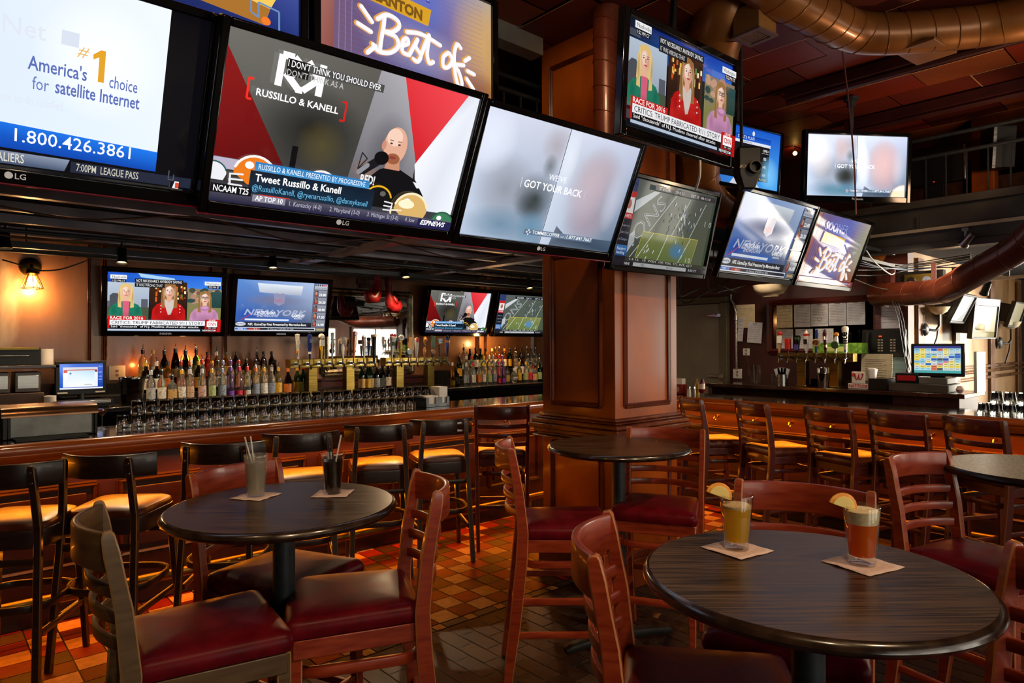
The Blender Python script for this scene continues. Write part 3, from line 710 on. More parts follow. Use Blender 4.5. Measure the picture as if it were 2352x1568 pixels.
        for q in (-1, 1):
            if long: s.glow(cx+q*.8*k, top+1.9*k, .22*k, 1.2*k, '#6a4a28', .5); s.glow(cx+q*.68*k, top+1.5*k, .12*k, 1.3*k, '#fff0c0', .35)
            s.glow(cx+q*1.5*k, top+3.9*k, .5*k, 1.0*k, '#000000', .3)
        for q in (-1, 1): s.ell(cx+q*.26*k, top+1.03*k, .11*k, .055*k, '#3a2a24', 10); s.line([(cx+q*.14*k,top+.86*k),(cx+q*.4*k,top+.85*k)], .05*k, '#6a5034', False)
        s.poly([(cx-.05*k,top+1.05*k),(cx+.06*k,top+1.05*k),(cx+.11*k,top+1.4*k),(cx-.1*k,top+1.4*k)], '#c98f78')
        s.ell(cx, top+1.62*k, .22*k, .07*k, '#b04a48', 12)
        if glasses:
            for q in (-1, 1): s.line([(cx+q*.06*k,top+.92*k),(cx+q*.46*k,top+.9*k),(cx+q*.44*k,top+1.2*k),(cx+q*.1*k,top+1.2*k),(cx+q*.06*k,top+.92*k)], .06*k, '#1c1a1c')
            s.line([(cx-.08*k,top+1.0*k),(cx+.08*k,top+1.0*k)], .05*k, '#1c1a1c')
def pic_news(front):
    p = Pic('#101216', 1.0 if front else .85)
    p.gpoly([(0,0),(16,0),(16,2.6),(0,2.6)], ['#1b55c8','#2a6ade','#3f86e6','#0c2c86'] if front else ['#0a0a0c','#1b46b8','#2f72dc','#0a0a0c'])
    p.poly([(4.0,0),(9,.55),(9.4,1.1),(4.4,.6)], '#a8d0f0' if front else '#0a2a78')
    p.quad(0, 1.5, 5.55, 7.2, ('#b8c6d6', '#8e9cae')); p.poly([(.3,5.4),(.3,3.6),(.7,3.2),(1.3,3.2),(1.6,3.6),(1.7,5.4)], '#4c5058'); p.quad(0, 4.4, .35, 5.4, '#5c6068'); p.quad(4.5, 4.0, 5.4, 5.4, '#585c66'); p.quad(0, 5.3, 5.55, 7.2, '#4a5440')
    p.person(2.45, 1.75, 1.05, '#e2c07c', '#e8b49a', '#1f7a60', True, 7.2, inner='#d8607c', face_light='#f4ccb4')
    p.quad(5.6, 1.1, 10.85, 7.2, ('#3c2418', '#241410'))
    for i in range(26): p.quad(*( (lambda a, b, h: (a, b, a+.25, b+h))(5.7+random.random()*4.8, 1.6+random.random()*2.2, .2+random.random()*.6)), random.choice(['#f0c060', '#d8601c', '#fff0c0', '#8a3a18', '#5a8a4c']))
    p.person(8.35, 1.35, 1.12, '#9a6a3c', '#e2aa90', '#c01818', True, 7.2, scarf='#cfc2ba', face_light='#f2d6c8')
    for yy in (4.9, 5.4, 5.9): p.ell(7.2, yy, .09, .09, '#f0e0d8', 8); p.ell(9.9, yy, .09, .09, '#f0e0d8', 8)
    p.quad(10.95, 2.0, 16, 7.2, ('#8a7a68', '#7a8038')); 
    for i in range(30): p.ell(11.2+random.random()*4.6, 2.2+random.random()*2.1, .3+random.random()*.3, .2+random.random()*.25, random.choice(['#b08470', '#7a5a44', '#c49a80', '#4a4a38', '#2c4a4a']), 8)
    p.quad(14.4, 2.4, 16, 5.0, ('#2c5050', '#24403a'))
    p.person(13.5, 2.35, 1.0, '#9a7040', '#e6b8a0', '#c88cb4', True, 7.2, glasses=True, face_light='#f2d0be'); p.ell(13.5, 5.1, .75, .42, '#b87aa4'); p.ell(13.5, 5.0, .5, .22, '#d09cc0')
    p.quad(.3, .35, 2.45, .95, '#f4f4f4'); p.text('Nashville', .55, .83, .36, '#3c4450'); p.quad(.5, .97, 2.3, 1.45, '#101014'); p.text('1:22 PM CT', .6, 1.37, .3, '#ffffff', 1.6)
    p.quad(13.35, .75, 15.75, 1.35, '#f4f4f4'); p.text('Washington', 13.55, 1.22, .36, '#3c4450', 2.05); p.quad(13.8, 1.37, 15.7, 1.85, '#101014'); p.text('2:22 PM ET', 13.95, 1.77, .3, '#ffffff', 1.6)
    p.quad(3.5, .75, 10.2, 1.42, '#16181c'); p.text('NOT NECESSARILY ANYBODY SAYING', 3.7, 1.26, .40, '#f4f4f4', 6.3, .004); p.quad(3.5, 1.45, 7.6, 2.05, '#16181c'); p.text('IT WAS WRONG THAT', 3.7, 1.93, .40, '#d8d8d8', 3.6, .004)
    p.quad(.05, 6.6, 5.1, 7.2, '#d01a16'); p.text('RACE FOR 2016', .35, 7.1, .44, '#ffffff', 4.4, .012)
    p.quad(.05, 7.2, .3, 8.55, '#d01a16'); p.quad(.3, 7.2, 13.6, 7.98, '#f2f2f4'); p.text('CRITICS: TRUMP FABRICATED 9/11 STORY', .55, 7.83, .48, '#1c2030', 12.8)
    p.quad(.3, 7.98, 13.6, 8.5, '#0c0c10'); p.text('Said "thousands" of N.J. Muslims cheered after attacks', .45, 8.37, .33, '#ffffff', 12.2)
    p.quad(13.6, 6.95, 16, 9, '#c01814'); p.quad(13.95, 6.9, 15.4, 7.22, '#d01a16'); p.text('LIVE', 14.68, 7.18, .26, '#ffffff', 1.0, al='c', bold=.01); p.quad(13.9, 7.22, 15.45, 8.15, '#ffffff')
    for q in range(2): p.text('CNN', 14.68, 7.92, .5, '#d01a16', 1.2, al='c', bold=.02)
    p.line([(14.12,7.68),(15.2,7.68)], .03, '#ffffff', False); p.quad(13.9, 8.17, 15.45, 8.45, '#101014'); p.text('NAS  -13.04', 14.68, 8.4, .16, '#ffffff', 1.2, al='c')
    p.quad(.05, 8.52, 13.3, 9, '#18202c'); p.quad(.05, 8.6, 12.9, 8.86, '#b8c8dc'); p.quad(13.1, 8.55, 15.4, 8.95, '#101014'); p.text('NEWSROOM', 14.25, 8.87, .26, '#ffffff', 2.0, al='c', bold=.01)
    return p.mesh('news_picture')
def helmet(p, cx, cy, r, c, c2, flip=1, guard='#e8e8e8'):
    p.ell(cx, cy, r, r*.92, c, 26, PI, 2*PI); p.poly([(cx-r,cy),(cx+r,cy),(cx+r*.8,cy+r*.5),(cx-r*.3,cy+r*.5)], c)
    p.ell(cx-flip*.3*r, cy-.45*r, .22*r, .18*r, '#ffffff' if c != '#101010' else '#606060', 12)
    a = [(cx+r*math.cos(t), cy+r*.92*math.sin(t)) for t in np.linspace(PI*1.1, PI*1.9, 12)]; p.line(a, .12*r, c2)
    for k in range(3): p.line([(cx-flip*.55*r, cy+(.05+.28*k)*r), (cx-flip*1.15*r, cy+(.1+.25*k)*r), (cx-flip*1.1*r, cy+.65*r)], .09*r, guard)
def pic_talk():
    p = Pic('#26241f')
    p.gpoly([(0,0),(9,0),(9,9),(0,9)], ['#6e6c66','#5c5a54','#141210','#1a1816']); p.glow(5.2, 4.2, 3.5, 2.6, '#0e0c0a', .9); p.glow(5.9, 5.0, 1.6, 1.6, '#5c5230', .7)
    p.gpoly([(0,.8),(3.9,6.6),(0,6.6)], ['#8c1616','#5a0a0c','#6a0a0e'])
    p.gpoly([(8.7,0),(12,0),(12.6,9),(7.6,9)], ['#a09ea4','#b4b2b8','#55545a','#3c3b40']); p.glow(10.2, 4.4, 1.6, 2.4, '#3a3840', .6)
    p.gpoly([(15,0),(16,0),(16,9),(13.4,9),(12.3,5.0)], ['#d4d8e4','#e4e8f2','#eef2fa','#d8dce8','#f2f4fa'])
    p.gpoly([(10.35,0),(15.1,0),(12.35,4.9)], ['#e0343c','#f04a52','#cc1c26'])
    p.glow(8.9, 5.9, .9, .7, '#9a6a50', .8)
    p.quad(4.2, 5.3, 4.55, 7.2, '#0a0a0e')
    p.poly([(8.6,9),(9.2,6.4),(9.9,5.7),(10.4,5.5),(11.3,5.5),(12.6,6.0),(13.4,6.9),(13.9,8.0),(14.0,9)], '#0c0c10')
    p.poly([(10.2,5.6),(11.3,5.6),(11.1,4.8),(10.3,4.8)], '#c88c70'); p.ell(10.65, 4.1, .82, 1.15, '#e0aa90'); p.ell(10.5, 3.6, .55, .55, '#f2ccb8'); p.ell(9.86, 4.2, .16, .3, '#c88c74', 10)
    p.ell(10.65, 4.92, .48, .34, '#9a5c3c'); p.ell(10.6, 4.85, .24, .1, '#8a3c34', 10)
    for q in (-1, 1): p.ell(10.6+q*.28, 4.0, .1, .06, '#40302a', 8); p.line([(10.6+q*.15,3.82),(10.6+q*.42,3.8)], .06, '#8a5a40', False)
    p.line([(9.75,5.15),(8.7,6.0)], .55, '#15151a'); p.ell(9.85, 5.0, .5, .42, '#08080a'); p.line([(9.0,5.6),(8.5,6.1)], .3, '#8c8c92'); p.line([(8.5,4.9),(8.4,5.9),(8.9,5.2),(8.5,4.9)], .08, '#2a2a30')
    p.text('RED!', 8.7, 6.75, .55, '#e8e8e8', 1.0, .03); p.poly([(12.4,6.1),(12.8,6.5),(13.2,6.4),(12.7,6.15)], '#e8e8f0')
    p.quad(0, 7.9, 16, 8.5, '#3a3840'); p.gpoly([(.0,6.6),(1.6,6.6),(1.6,7.2),(.0,7.2)], ['#b8b0c4']*4)
    helmet(p, .1, 7.5, .7, '#e8eaee', '#2c5a5a', 1); helmet(p, 2.3, 7.3, 1.15, '#e87a1c', '#f4f0ec', 1); helmet(p, 6.2, 7.4, 1.05, '#c8202a', '#f0ecec', 1); p.poly([(2.6,8.5),(3,7.9),(4.4,8.0),(4.6,8.6)], '#d8301c')
    helmet(p, 10.1, 7.6, .95, '#101010', '#e8b01c', -1); helmet(p, 12.6, 8.0, 1.25, '#d8b068', '#f4e6c0', 1, '#f0e0c0'); p.ell(12.2, 7.6, .6, .3, '#fff0cc', 14); helmet(p, 15.2, 8.6, .9, '#3c7a56', '#2c5a44', 1)
    p.quad(2.2, 6.5, 9.3, 7.0, ('#2c7ab8', '#3f90cc')); p.text('RUSSILLO & KANELL PRESENTED BY PROGRESSIVE', 2.4, 6.9, .3, '#eaf4ff', 6.6, .004)
    p.quad(2.0, 7.0, 9.75, 8.3, ('#0c1c2c', '#142c40')); p.text('Tweet Russillo & Kanell', 2.3, 7.58, .42, '#ffffff', 5.2, .02); p.text('@RussilloKanell, @ryenarussillo, @dannykanell', 2.2, 8.12, .34, '#68b8e4', 7.2)
    p.gpoly([(0,8.35),(16,8.35),(16,9),(0,9)], ['#4c4a58','#5c5a6a','#1c1c44','#20203c']); p.quad(0, 8.0, 2.2, 8.5, '#101014'); p.text('NCAAM T25', .15, 8.42, .34, '#ffffff', 1.9, .015)
    p.quad(2.3, 8.35, 4.2, 8.75, '#8a8898'); p.text('AP TOP 10', 2.45, 8.67, .28, '#ffffff', 1.6, .012); p.text('1. Kentucky (4-0)      2. Maryland (3-0)      3. Michigan St (3-0)      4. Iow', 4.45, 8.72, .28, '#b8b6c8', 8.6)
    p.quad(13.3, 8.4, 16, 9, '#22224c'); p.text('ESPNEWS', 13.5, 8.78, .32, '#ffffff', 2.0, .03, shear=.3)
    # white monogram and caption
    p.line([(2.72,2.25),(2.76,.62),(3.4,.62),(3.85,.95),(3.8,1.25),(3.4,1.5),(3.05,1.5),(3.85,2.2)], .38, '#ffffff', False)
    p.line([(5.02,2.3),(5.06,.6)], .40, '#ffffff', False); p.line([(4.2,.62),(4.95,1.45)], .36, '#ffffff', False); p.line([(4.95,1.4),(4.1,2.2),(3.7,2.2)], .36, '#ffffff', False)
    p.quad(3.05, .72, 4.3, 1.6, '#161614'); p.quad(4.3, .75, 8.9, 1.2, '#4a4a4a'); p.text("I DON'T THINK YOU SHOULD EVER", 3.1, 1.12, .34, '#ffffff', 5.6, .006); p.text("DON'T THINK AS A", 3.1, 1.58, .32, '#c0c0c0', 3.3, .006)
    p.line([(1.45,2.2),(1.2,2.2),(1.2,3.25),(1.45,3.25)], .12, '#f03020', False); p.line([(6.5,2.25),(6.78,2.25),(6.78,3.3),(6.5,3.3)], .12, '#d02018', False)
    p.text('RUSSILLO & KANELL', 1.65, 2.98, .36, '#ffffff', 4.7, .02)
    return p.mesh('talk_show_picture')
def pic_satellite():
    p = Pic('#07070c'); p.quad(0, 0, 14.1, 9, '#07070c'); p.gpoly([(0,0),(14.1,.0),(14.1,7.2),(0,7.2)], ['#cfe0f6','#eef4fc','#e6f0fa','#d4e4f6']); p.glow(11.2, 3.2, 2.8, 3.0, '#ffffff', .7)
    p.gpoly([(0,6.65),(14.1,7.15),(14.1,8.2),(0,8.0)], ['#1566d8','#1c78ea','#0a48b0','#0a3ea6'])
    p.text('elsNet', 6.2, 2.9, .8, '#dce2ee', 2.8); p.quad(9.6, 2.2, 10.3, 2.85, '#d6deec'); p.text('have to do satisfied', 7.2, 5.9, .4, '#dae2ee', 2.6)
    p.text('#', 10.25, 3.2, .5, '#e8b860', shear=.3); p.poly([(11.16,4.2),(11.16,3.05),(10.92,3.2),(10.9,2.98),(11.22,2.7),(11.42,2.7),(11.42,4.2)], '#e0a028')
    p.text("America's", 8.35, 4.28, .62, '#5a6cb4', 2.35, .012); p.text('choice', 11.65, 4.35, .6, '#5a6cb4', 1.25, .004)
    p.text('for', 8.55, 5.15, .6, '#6878bc', .65); p.text('satellite Internet', 9.45, 5.12, .62, '#5a6cb4', 3.6, .014)
    p.text('1.800.426.3861', 7.95, 7.72, .62, '#f2f6ff', 4.9, .004)
    p.gpoly([(0,8.25),(10.2,8.25),(10.0,8.85),(0,8.85)], ['#54627e','#8a96ac','#4a5872','#3c4864']); p.text('CAVALIERS', 6.6, 8.74, .42, '#d6d2c2', 1.75, .012); p.quad(10.25, 8.3, 15.9, 8.85, '#23283a'); p.text('7:00PM  LEAGUE PASS', 10.5, 8.74, .38, '#c8c4b4', 2.8, .006)
    p.line([(14.75,8.0),(14.75,8.5),(15.0,8.5),(15.0,8.2)], .06, '#4a4e5c', False); p.quad(14.85, 8.55, 15.3, 8.95, '#e8e4e8'); p.poly([(14.85,8.55),(15.08,8.55),(14.98,8.95),(14.85,8.95)], '#101014'); p.quad(15.12, 8.62, 15.3, 8.92, '#d84a2c')
    return p.mesh('satellite_picture')
def pic_back(far=False):
    p = Pic('#b8bccc', 1.25 if far else 1.0); p.gpoly([(0,0),(7.95,0),(7.9,9),(0,9)], ['#d8def0','#c8ccdc','#7a92aa','#b6c4da']); p.glow(3.2, 5.2, 3.2, 2.8, '#8a8a92', .8); p.glow(6.3, 5.6, 2.3, 2.2, '#2c3028', .9); p.glow(6.0, 6.2, 1.6, 1.2, '#24281e', .7); p.glow(7.0, 1.4, 1.5, 1.6, '#a89aa0', .7); p.glow(6.9, 3.0, .8, 1.0, '#4a4e48', .7)
    p.glow(1.0, 2.0, 2.4, 2.6, '#e6ecfa', .8); p.glow(3.5, 7.9, 3.5, 1.5, '#5c8098', .8); p.glow(6.6, 7.8, 1.6, 1.4, '#5a88a4', .8)
    p.gpoly([(7.95,0),(16,0),(16,9),(7.85,9)], ['#d6dcec','#c0c8e0','#5a7088','#c4d0e4']); p.glow(12.4, 4.6, 3.4, 4.4, '#a4949e', .75); p.glow(12.4, 2.6, 2.4, 2.2, '#b8a6ae', .7); p.glow(12.2, 6.8, 2.6, 1.8, '#a08e9c', .7); p.glow(14.6, 4.5, 1.2, 3.0, '#c8ccde', .6)
    p.glow(11.5, 4.2, 2.2, 3.2, '#c8b4be', .7); p.glow(8.6, 2.0, 1.0, 2.6, '#e8eef8', .7); p.gpoly([(9.2,7.4),(10.4,8.1),(16,8.0),(16,9),(8.9,9)], ['#6a7284','#3c4658','#4a5c70','#3a4c60','#5c6a7c']); p.line([(7.95,0),(7.88,9)], .06, '#3a3e48', False)
    if far: p.glow(12.4, 4.2, 3.0, 4.2, '#e8b8b0', .7); p.glow(5.4, 2.0, 1.4, 2.6, '#c89a88', .6); p.glow(2.0, 3.0, 2.4, 3.4, '#fff0ec', .6); p.glow(6.4, 6.2, 2.2, 1.8, '#24241c', .8); p.glow(5.4, 8.2, 4, 1.2, '#3c7888', .7); p.glow(9.0, 4.5, 1.2, 3.6, '#f4f4ff', .7)
    p.text("WE'VE", 7.95, 4.0, .46, '#f4f6fa', 1.9, al='c'); p.text('GOT YOUR BACK', 7.85, 4.85, .56, '#ffffff', 6.1, .014, al='c'); p.line([(4.5,4.2),(4.5,4.95)], .05, '#dfe4ec', False); p.line([(11.25,4.2),(11.25,4.95)], .05, '#c4c8d2', False)
    p.gpoly([(6.0,7.95),(13.6,7.95),(13.6,8.4),(6.0,8.4)], ['#6a7c90']*2+['#5c7088']*2)
    for a in range(4): p.ell(6.45+.16*math.cos(a*PI/2), 8.2+.16*math.sin(a*PI/2), .07, .07, '#e8eef4', 8)
    p.text('TOMMIECOPPER', 6.85, 8.3, .28, '#f0f4f8', 2.95, .008); p.text('.COM', 9.85, 8.3, .16, '#d8e0e8', .45); p.line([(10.45,8.02),(10.45,8.36)], .03, '#c8d0da', False); p.text('1.877.841.7667', 10.6, 8.3, .30, '#f0f4f8', 2.9, .008)
    return p.mesh('back_advert_picture')
def pic_football(dark):
    p = Pic('#465048' if not dark else '#2c3a30', 1.0 if not dark else .62)
    p.gpoly([(0,0),(16,0),(16,9),(0,9)], ['#585e5c','#4a524c','#46563c','#3c443e']); p.poly([(2.2,2.2),(4.9,.9),(5.8,.9),(2.2,3.4)], '#c6ccd0')
    for (a, b) in (((8.6,.9),(2.6,8.2)), ((11.2,1.0),(7.4,8.2)), ((14.2,1.1),(10.8,8.2))): p.line([a, b], .09, '#c8d0cc', False)
    p.text('IONS', 2.9, 6.9, 1.7, '#c2c8ca', 6.4, .0, rot=-.83); p.text('IONS', 2.95, 6.8, 1.7, '#4a5052', 6.2, -.025, rot=-.83); p.poly([(.8,9),(1.2,6.3),(2.8,5.2),(3.0,6.4),(1.6,8.4)], '#b4babc')
    p.gpoly([(4.1,5.2),(13.9,5.2),(13.3,8.2),(3.5,8.2)], ['#7c8446','#80864c','#5c7440','#66763e'])
    for i in range(3): p.line([((5.9,5.2),(8.4,5.2),(12.5,5.2))[i], ((3.7,8.2),(7.2,8.2),(10.9,8.2))[i]], .09, '#dce4d8', False)
    p.glow(10.4, 6.8, 1.7, 1.1, '#4a8ac0', .9); p.line([(4.1,5.2),(13.9,5.2),(13.3,8.2),(3.5,8.2),(4.1,5.2)], .06, '#d0c040', False)
    for i in range(46):
        x, y = 8+random.gauss(2.2, 1.3), 3.4+random.gauss(0, .9)
        if 1 < y < 8: p.line([(x, y), (x+random.uniform(-.15,.15), y+.3)], .1, random.choice(['#e4e8e8', '#20262a', '#c8ccd0', '#3a4a80']))
    for i in range(9): x, y = 4.6+random.random()*8.4, 5.9+random.random()*1.9; p.line([(x,y),(x-.12,y+.3)], .1, '#e8ece8')
    p.text('1', 14.2, 3.6, .6, '#d0d8d4'); p.text('0', 15.0, 3.6, .6, '#d0d8d4'); p.text('1 0', 11.9, 7.9, .55, '#e0e4d8')
    p.quad(0, 0, 1.7, 9, '#161a28'); p.quad(0, 0, 1.7, 1.4, '#2a3a6a'); p.quad(0, 1.4, 1.7, 2.0, '#c02028'); p.quad(.1, 2.0, 1.6, 3.6, '#e8dcdc'); p.ell(.85, 2.7, .35, .5, '#b06a5a', 12); p.quad(0, 3.6, 1.7, 4.2, '#c02028'); p.text('TO NETS', .15, 4.05, .3, '#ffffff', 1.3)
    for k in range(3): p.text(('Alerts', 'Cutler Crane', 'at Chargers')[k], .15, 5.0+k*.7, .26, '#9aa0ac', 1.3)
    p.quad(0, 6.9, 1.7, 8.0, ('#3a78b8', '#244c8c')); p.text('Raiders', .15, 7.4, .3, '#e8f0f8', 1.3); p.text('leading', .15, 7.8, .3, '#e8f0f8', 1.2)
    p.quad(4.4, .25, 15.2, .8, '#20242c'); p.text('1ST & GOAL', 5.0, .68, .32, '#f0f0f0', 2.0, .01); p.text('OAK 13', 7.8, .68, .3, '#d8dce0', 1.5); p.text('DET 10   4th 11:10', 10.6, .68, .3, '#e8e8e8', 3.6)
    p.quad(1.7, 8.05, 16, 8.4, '#30342e'); p.text('v 6 12   10  WSH  100 YDS, TD, INT, 62.7', 2.2, 8.32, .22, '#e0e0d8', 11); p.quad(0, 8.45, 16, 9, ('#20222c', '#14161e')); p.quad(3.0, 8.52, 12.2, 8.92, '#b4b8b8'); p.text('NINE', 1.6, 8.85, .26, '#e8e8e8'); p.text('Bills', 4.3, 8.85, .26, '#3c4044'); p.text('Patriots', 8.6, 8.85, .26, '#3c4044'); p.text('8:30 ET', 12.6, 8.85, .26, '#d0d4d8', 1.6)
    return p.mesh('football_picture')
def pic_game(dark):
    p = Pic('#3c5a94', 1.0 if not dark else .72)
    p.gpoly([(0,0),(13.4,0),(13.4,7.6),(0,7.6)], ['#5a8ad0','#b0c4e4','#5a6484','#3054a4']); p.gpoly([(3.4,.5),(11.4,.7),(11.2,2.4),(3.8,2.1)], ['#dce8f4','#e4eaf0','#a8aebe','#b8c0d0']); p.glow(7, 3.4, 6, 1.2, '#7a7488', .8); p.glow(2, 6, 2.2, 1.3, '#1c4cb0', .8); p.glow(10, 5.4, 3, 1.6, '#8088a0', .6); p.glow(8, 6.9, 3.6, .7, '#2c6ac8', .8)
    p.poly([(6.3,2.3),(6.8,2.1),(7.3,2.3),(7.8,2.1),(8.3,2.3),(8.2,3.9),(7.3,4.4),(6.4,3.9)], '#8e90b0'); p.text('NFL', 7.3, 3.75, .55, '#c46a78', 1.5, .03, al='c')
    p.text('NEW YORK', 1.4, 6.1, 1.0, '#aab4d0', 11, .02, shear=.3); p.text('MOTORAMA', 3.6, 5.9, .5, '#e4e8f4', 3.2, .03, shear=.2); p.text('SHOWDOWN', 3.6, 6.4, .5, '#c8d0e4', 3.6, .02, shear=.2); p.line([(1.0,7.0),(2.6,5.9)], .1, '#d03038'); p.line([(2.6,5.9),(7.0,6.0)], .05, '#8a94b4', False)
    p.quad(1.6, 6.75, 9.2, 7.05, '#dce4f0'); p.text('GAMEDAY', 10.9, 6.35, .5, '#eef2f8', 2.4, .03, al='c'); p.text('MORNING', 10.9, 6.7, .24, '#dce0ec', 1.5, .02, al='c')
    p.quad(0, 7.3, 14.2, 8.2, ('#2c2e38', '#1a1c24')); p.ell(.95, 7.7, .85, .34, '#d8dce4', 20); p.text('GameDay', .95, 7.78, .24, '#2c3448', 1.4, .02, al='c'); p.text('NFL GameDay Final Presented by Mercedes-Benz', 2.2, 7.92, .42, '#ffffff', 10.3, .012)
    p.quad(0, 8.25, 14.2, 8.85, '#eef0f4'); p.quad(.1, 8.35, 14.1, 8.72, '#262a38'); p.quad(.1, 8.35, 2.2, 8.72, '#3a6ac0'); p.text('WEEK 11', .5, 8.65, .24, '#ffffff', 1.4); p.quad(2.3, 8.4, 4.3, 8.7, '#b04038'); p.text('40 12', 3.2, 8.64, .2, '#ffffff'); p.text('D. Murray 12 RUSH, 61 YDS', 5.6, 8.65, .22, '#e0e4ec', 4.6); p.quad(0, 8.85, 16, 9, '#20242c')
    p.quad(13.4, .4, 16, 8.2, '#5a5e6c'); p.quad(13.5, .15, 15.9, 1.1, '#b8bcc8')
    for k in range(4): p.quad(13.6+k*.4, .2, 13.8+k*.4, .5, '#202838')
    p.quad(14.9, .25, 15.8, .45, '#c04040'); p.text('FANTASY LEADERS', 13.6, .98, .22, '#3c4454', 2.2)
    for k, s in enumerate(('23.80', '20.20', '18.90', '17.30', '16.00')):
        y = 1.25+k*1.38; p.quad(13.5, y, 15.9, y+1.25, ('#9498a6', '#6e7280')); p.quad(13.55, y+.05, 14.25, y+1.2, '#3c404c'); p.ell(13.9, y+.6, .24, .36, ('#c88c74', '#b06a50', '#7a5a4a', '#d07a60', '#b06a58')[k], 12); p.quad(13.62, y+.9, 14.18, y+1.2, '#a83a30'); p.text(s, 14.4, y+1.05, .45, '#ffffff', 1.35, .025); p.text(str(k+1), 13.65, y+.3, .2, '#ffffff')
    p.quad(14.2, 8.2, 16, 8.85, '#7c746a'); p.text('REWIND', 14.45, 8.65, .26, '#f0d878', 1.3, .01)
    return p.mesh('game_preview_picture')
def pic_best(big):
    p = Pic('#5a60a8', .95 if big else .85)
    p.gpoly([(0,0),(10,0),(9,9),(0,9)], ['#7a5a74','#6a70b8','#4a4e8c','#7a5a70']); p.gpoly([(10,0),(16,0),(16,9),(9,9)], ['#6a74bc','#b8a890','#a87038','#4a4e88']); p.glow(15, 3.8, 3.6, 4.6, '#d8a860' if big else '#9aa08a', .8); p.glow(14.6, 8, 4, 2, '#8a4c24', .7); p.glow(7, 2.4, 5, 2.6, '#6a78d0', .6)
    p.gpoly([(0,0),(1.3,0),(1.0,9),(0,9)], ['#b07a6a','#a06a64','#8a4a48','#9a5850'])
    for k in range(22): p.line([(1.4,.3+k*.4),(15,.55+k*.4)], .02, '#5a5e9c' if not big else '#666aac', False)
    for k in range(3): p.line([(1.6+k*.5,0),(1.4+k*.5,9)], .05, '#8a86b4', False)
    p.text('SOONER', 6.2, 2.0, 1.1, '#3c449c', 6.6, .05, al='c'); p.text('SOONER', 6.15, 1.95, 1.1, '#98a0d8', 6.5, .01, al='c'); p.poly([(3.2,2.2),(9.6,2.6),(9.3,4.0),(3.0,3.6)], '#d8a028'); p.text('CANTON', 6.4, 3.6, .8, '#7a5418', 4.6, .05, al='c', rot=.05)
    B = [[(4.6,5.1),(5.4,4.5),(6.3,4.6),(6.5,5.1),(5.9,5.7),(5.3,5.9),(6.2,6.0),(6.4,6.7),(5.7,7.4),(4.7,7.6),(4.2,7.2)], [(5.2,4.7),(5.1,5.6),(4.9,6.6),(4.8,7.4)], [(6.6,6.6),(7.3,6.2),(7.2,5.8),(6.8,6.2),(6.8,7.0),(7.4,7.1)], [(7.4,7.1),(8.2,5.6),(8.0,6.2),(8.5,6.8),(8.2,7.4),(7.8,7.3)], [(8.5,6.8),(9.3,4.9),(9.1,6.4),(9.3,7.2),(9.7,7.0)], [(7.2,5.3),(8.6,5.05),(10.4,5.4)], [(11.2,5.8),(10.7,6.3),(10.7,7.1),(11.2,7.0),(11.6,6.3),(11.3,5.8)], [(12.5,5.0),(12.1,4.8),(11.8,5.8),(11.9,7.4),(12.3,8.5),(12.6,8.0),(12.2,7.0),(11.6,6.7),(12.8,6.4)], [(3.2,4.6),(4.1,5.5)], [(2.9,6.0),(4.0,6.3)], [(3.7,8.0),(4.4,7.3)], [(12.9,6.0),(13.4,5.6)], [(13.2,6.8),(13.9,6.9)], [(13.1,7.5),(13.8,8.2)]]
    def dense(q, n=4):
        o = []
        for i in range(len(q)-1):
            a = q[max(0,i-1)]; b = q[i]; c = q[i+1]; d = q[min(len(q)-1,i+2)]
            for k in range(n):
                t = k/n; o.append(tuple(.5*((2*b[j])+(-a[j]+c[j])*t+(2*a[j]-5*b[j]+4*c[j]-d[j])*t*t+(-a[j]+3*b[j]-3*c[j]+d[j])*t**3) for j in (0,1)))
        return o+[q[-1]]
    B = [dense([(x, y*.97) for x, y in q]) for q in B]
    p.glow(8.4, 6.2, 5.6, 2.4, '#c0b4d0', .5)
    for q in B: p.line([(x-.08, y-.03) for x, y in q], .46, '#e0a050')
    for q in B: p.line(q, .36, '#f0e8f0')
    for q in B: p.line([(x+.02, y+.02) for x, y in q], .2, '#ffffff')
    if not big: p.quad(0, 8.3, 16, 9, '#8a3a3c'); p.quad(.2, 8.45, 1.6, 8.8, '#e0c8c8'); p.quad(2.2, 8.45, 3.2, 8.8, '#d04a3c'); p.quad(4.0, 8.45, 5.0, 8.8, '#6a8ac8'); p.quad(5.5, 8.5, 14.5, 8.75, '#a09cb8'); p.text('10:02', 14.7, 8.75, .25, '#d8dcf0')
    return p.mesh('best_of_picture')
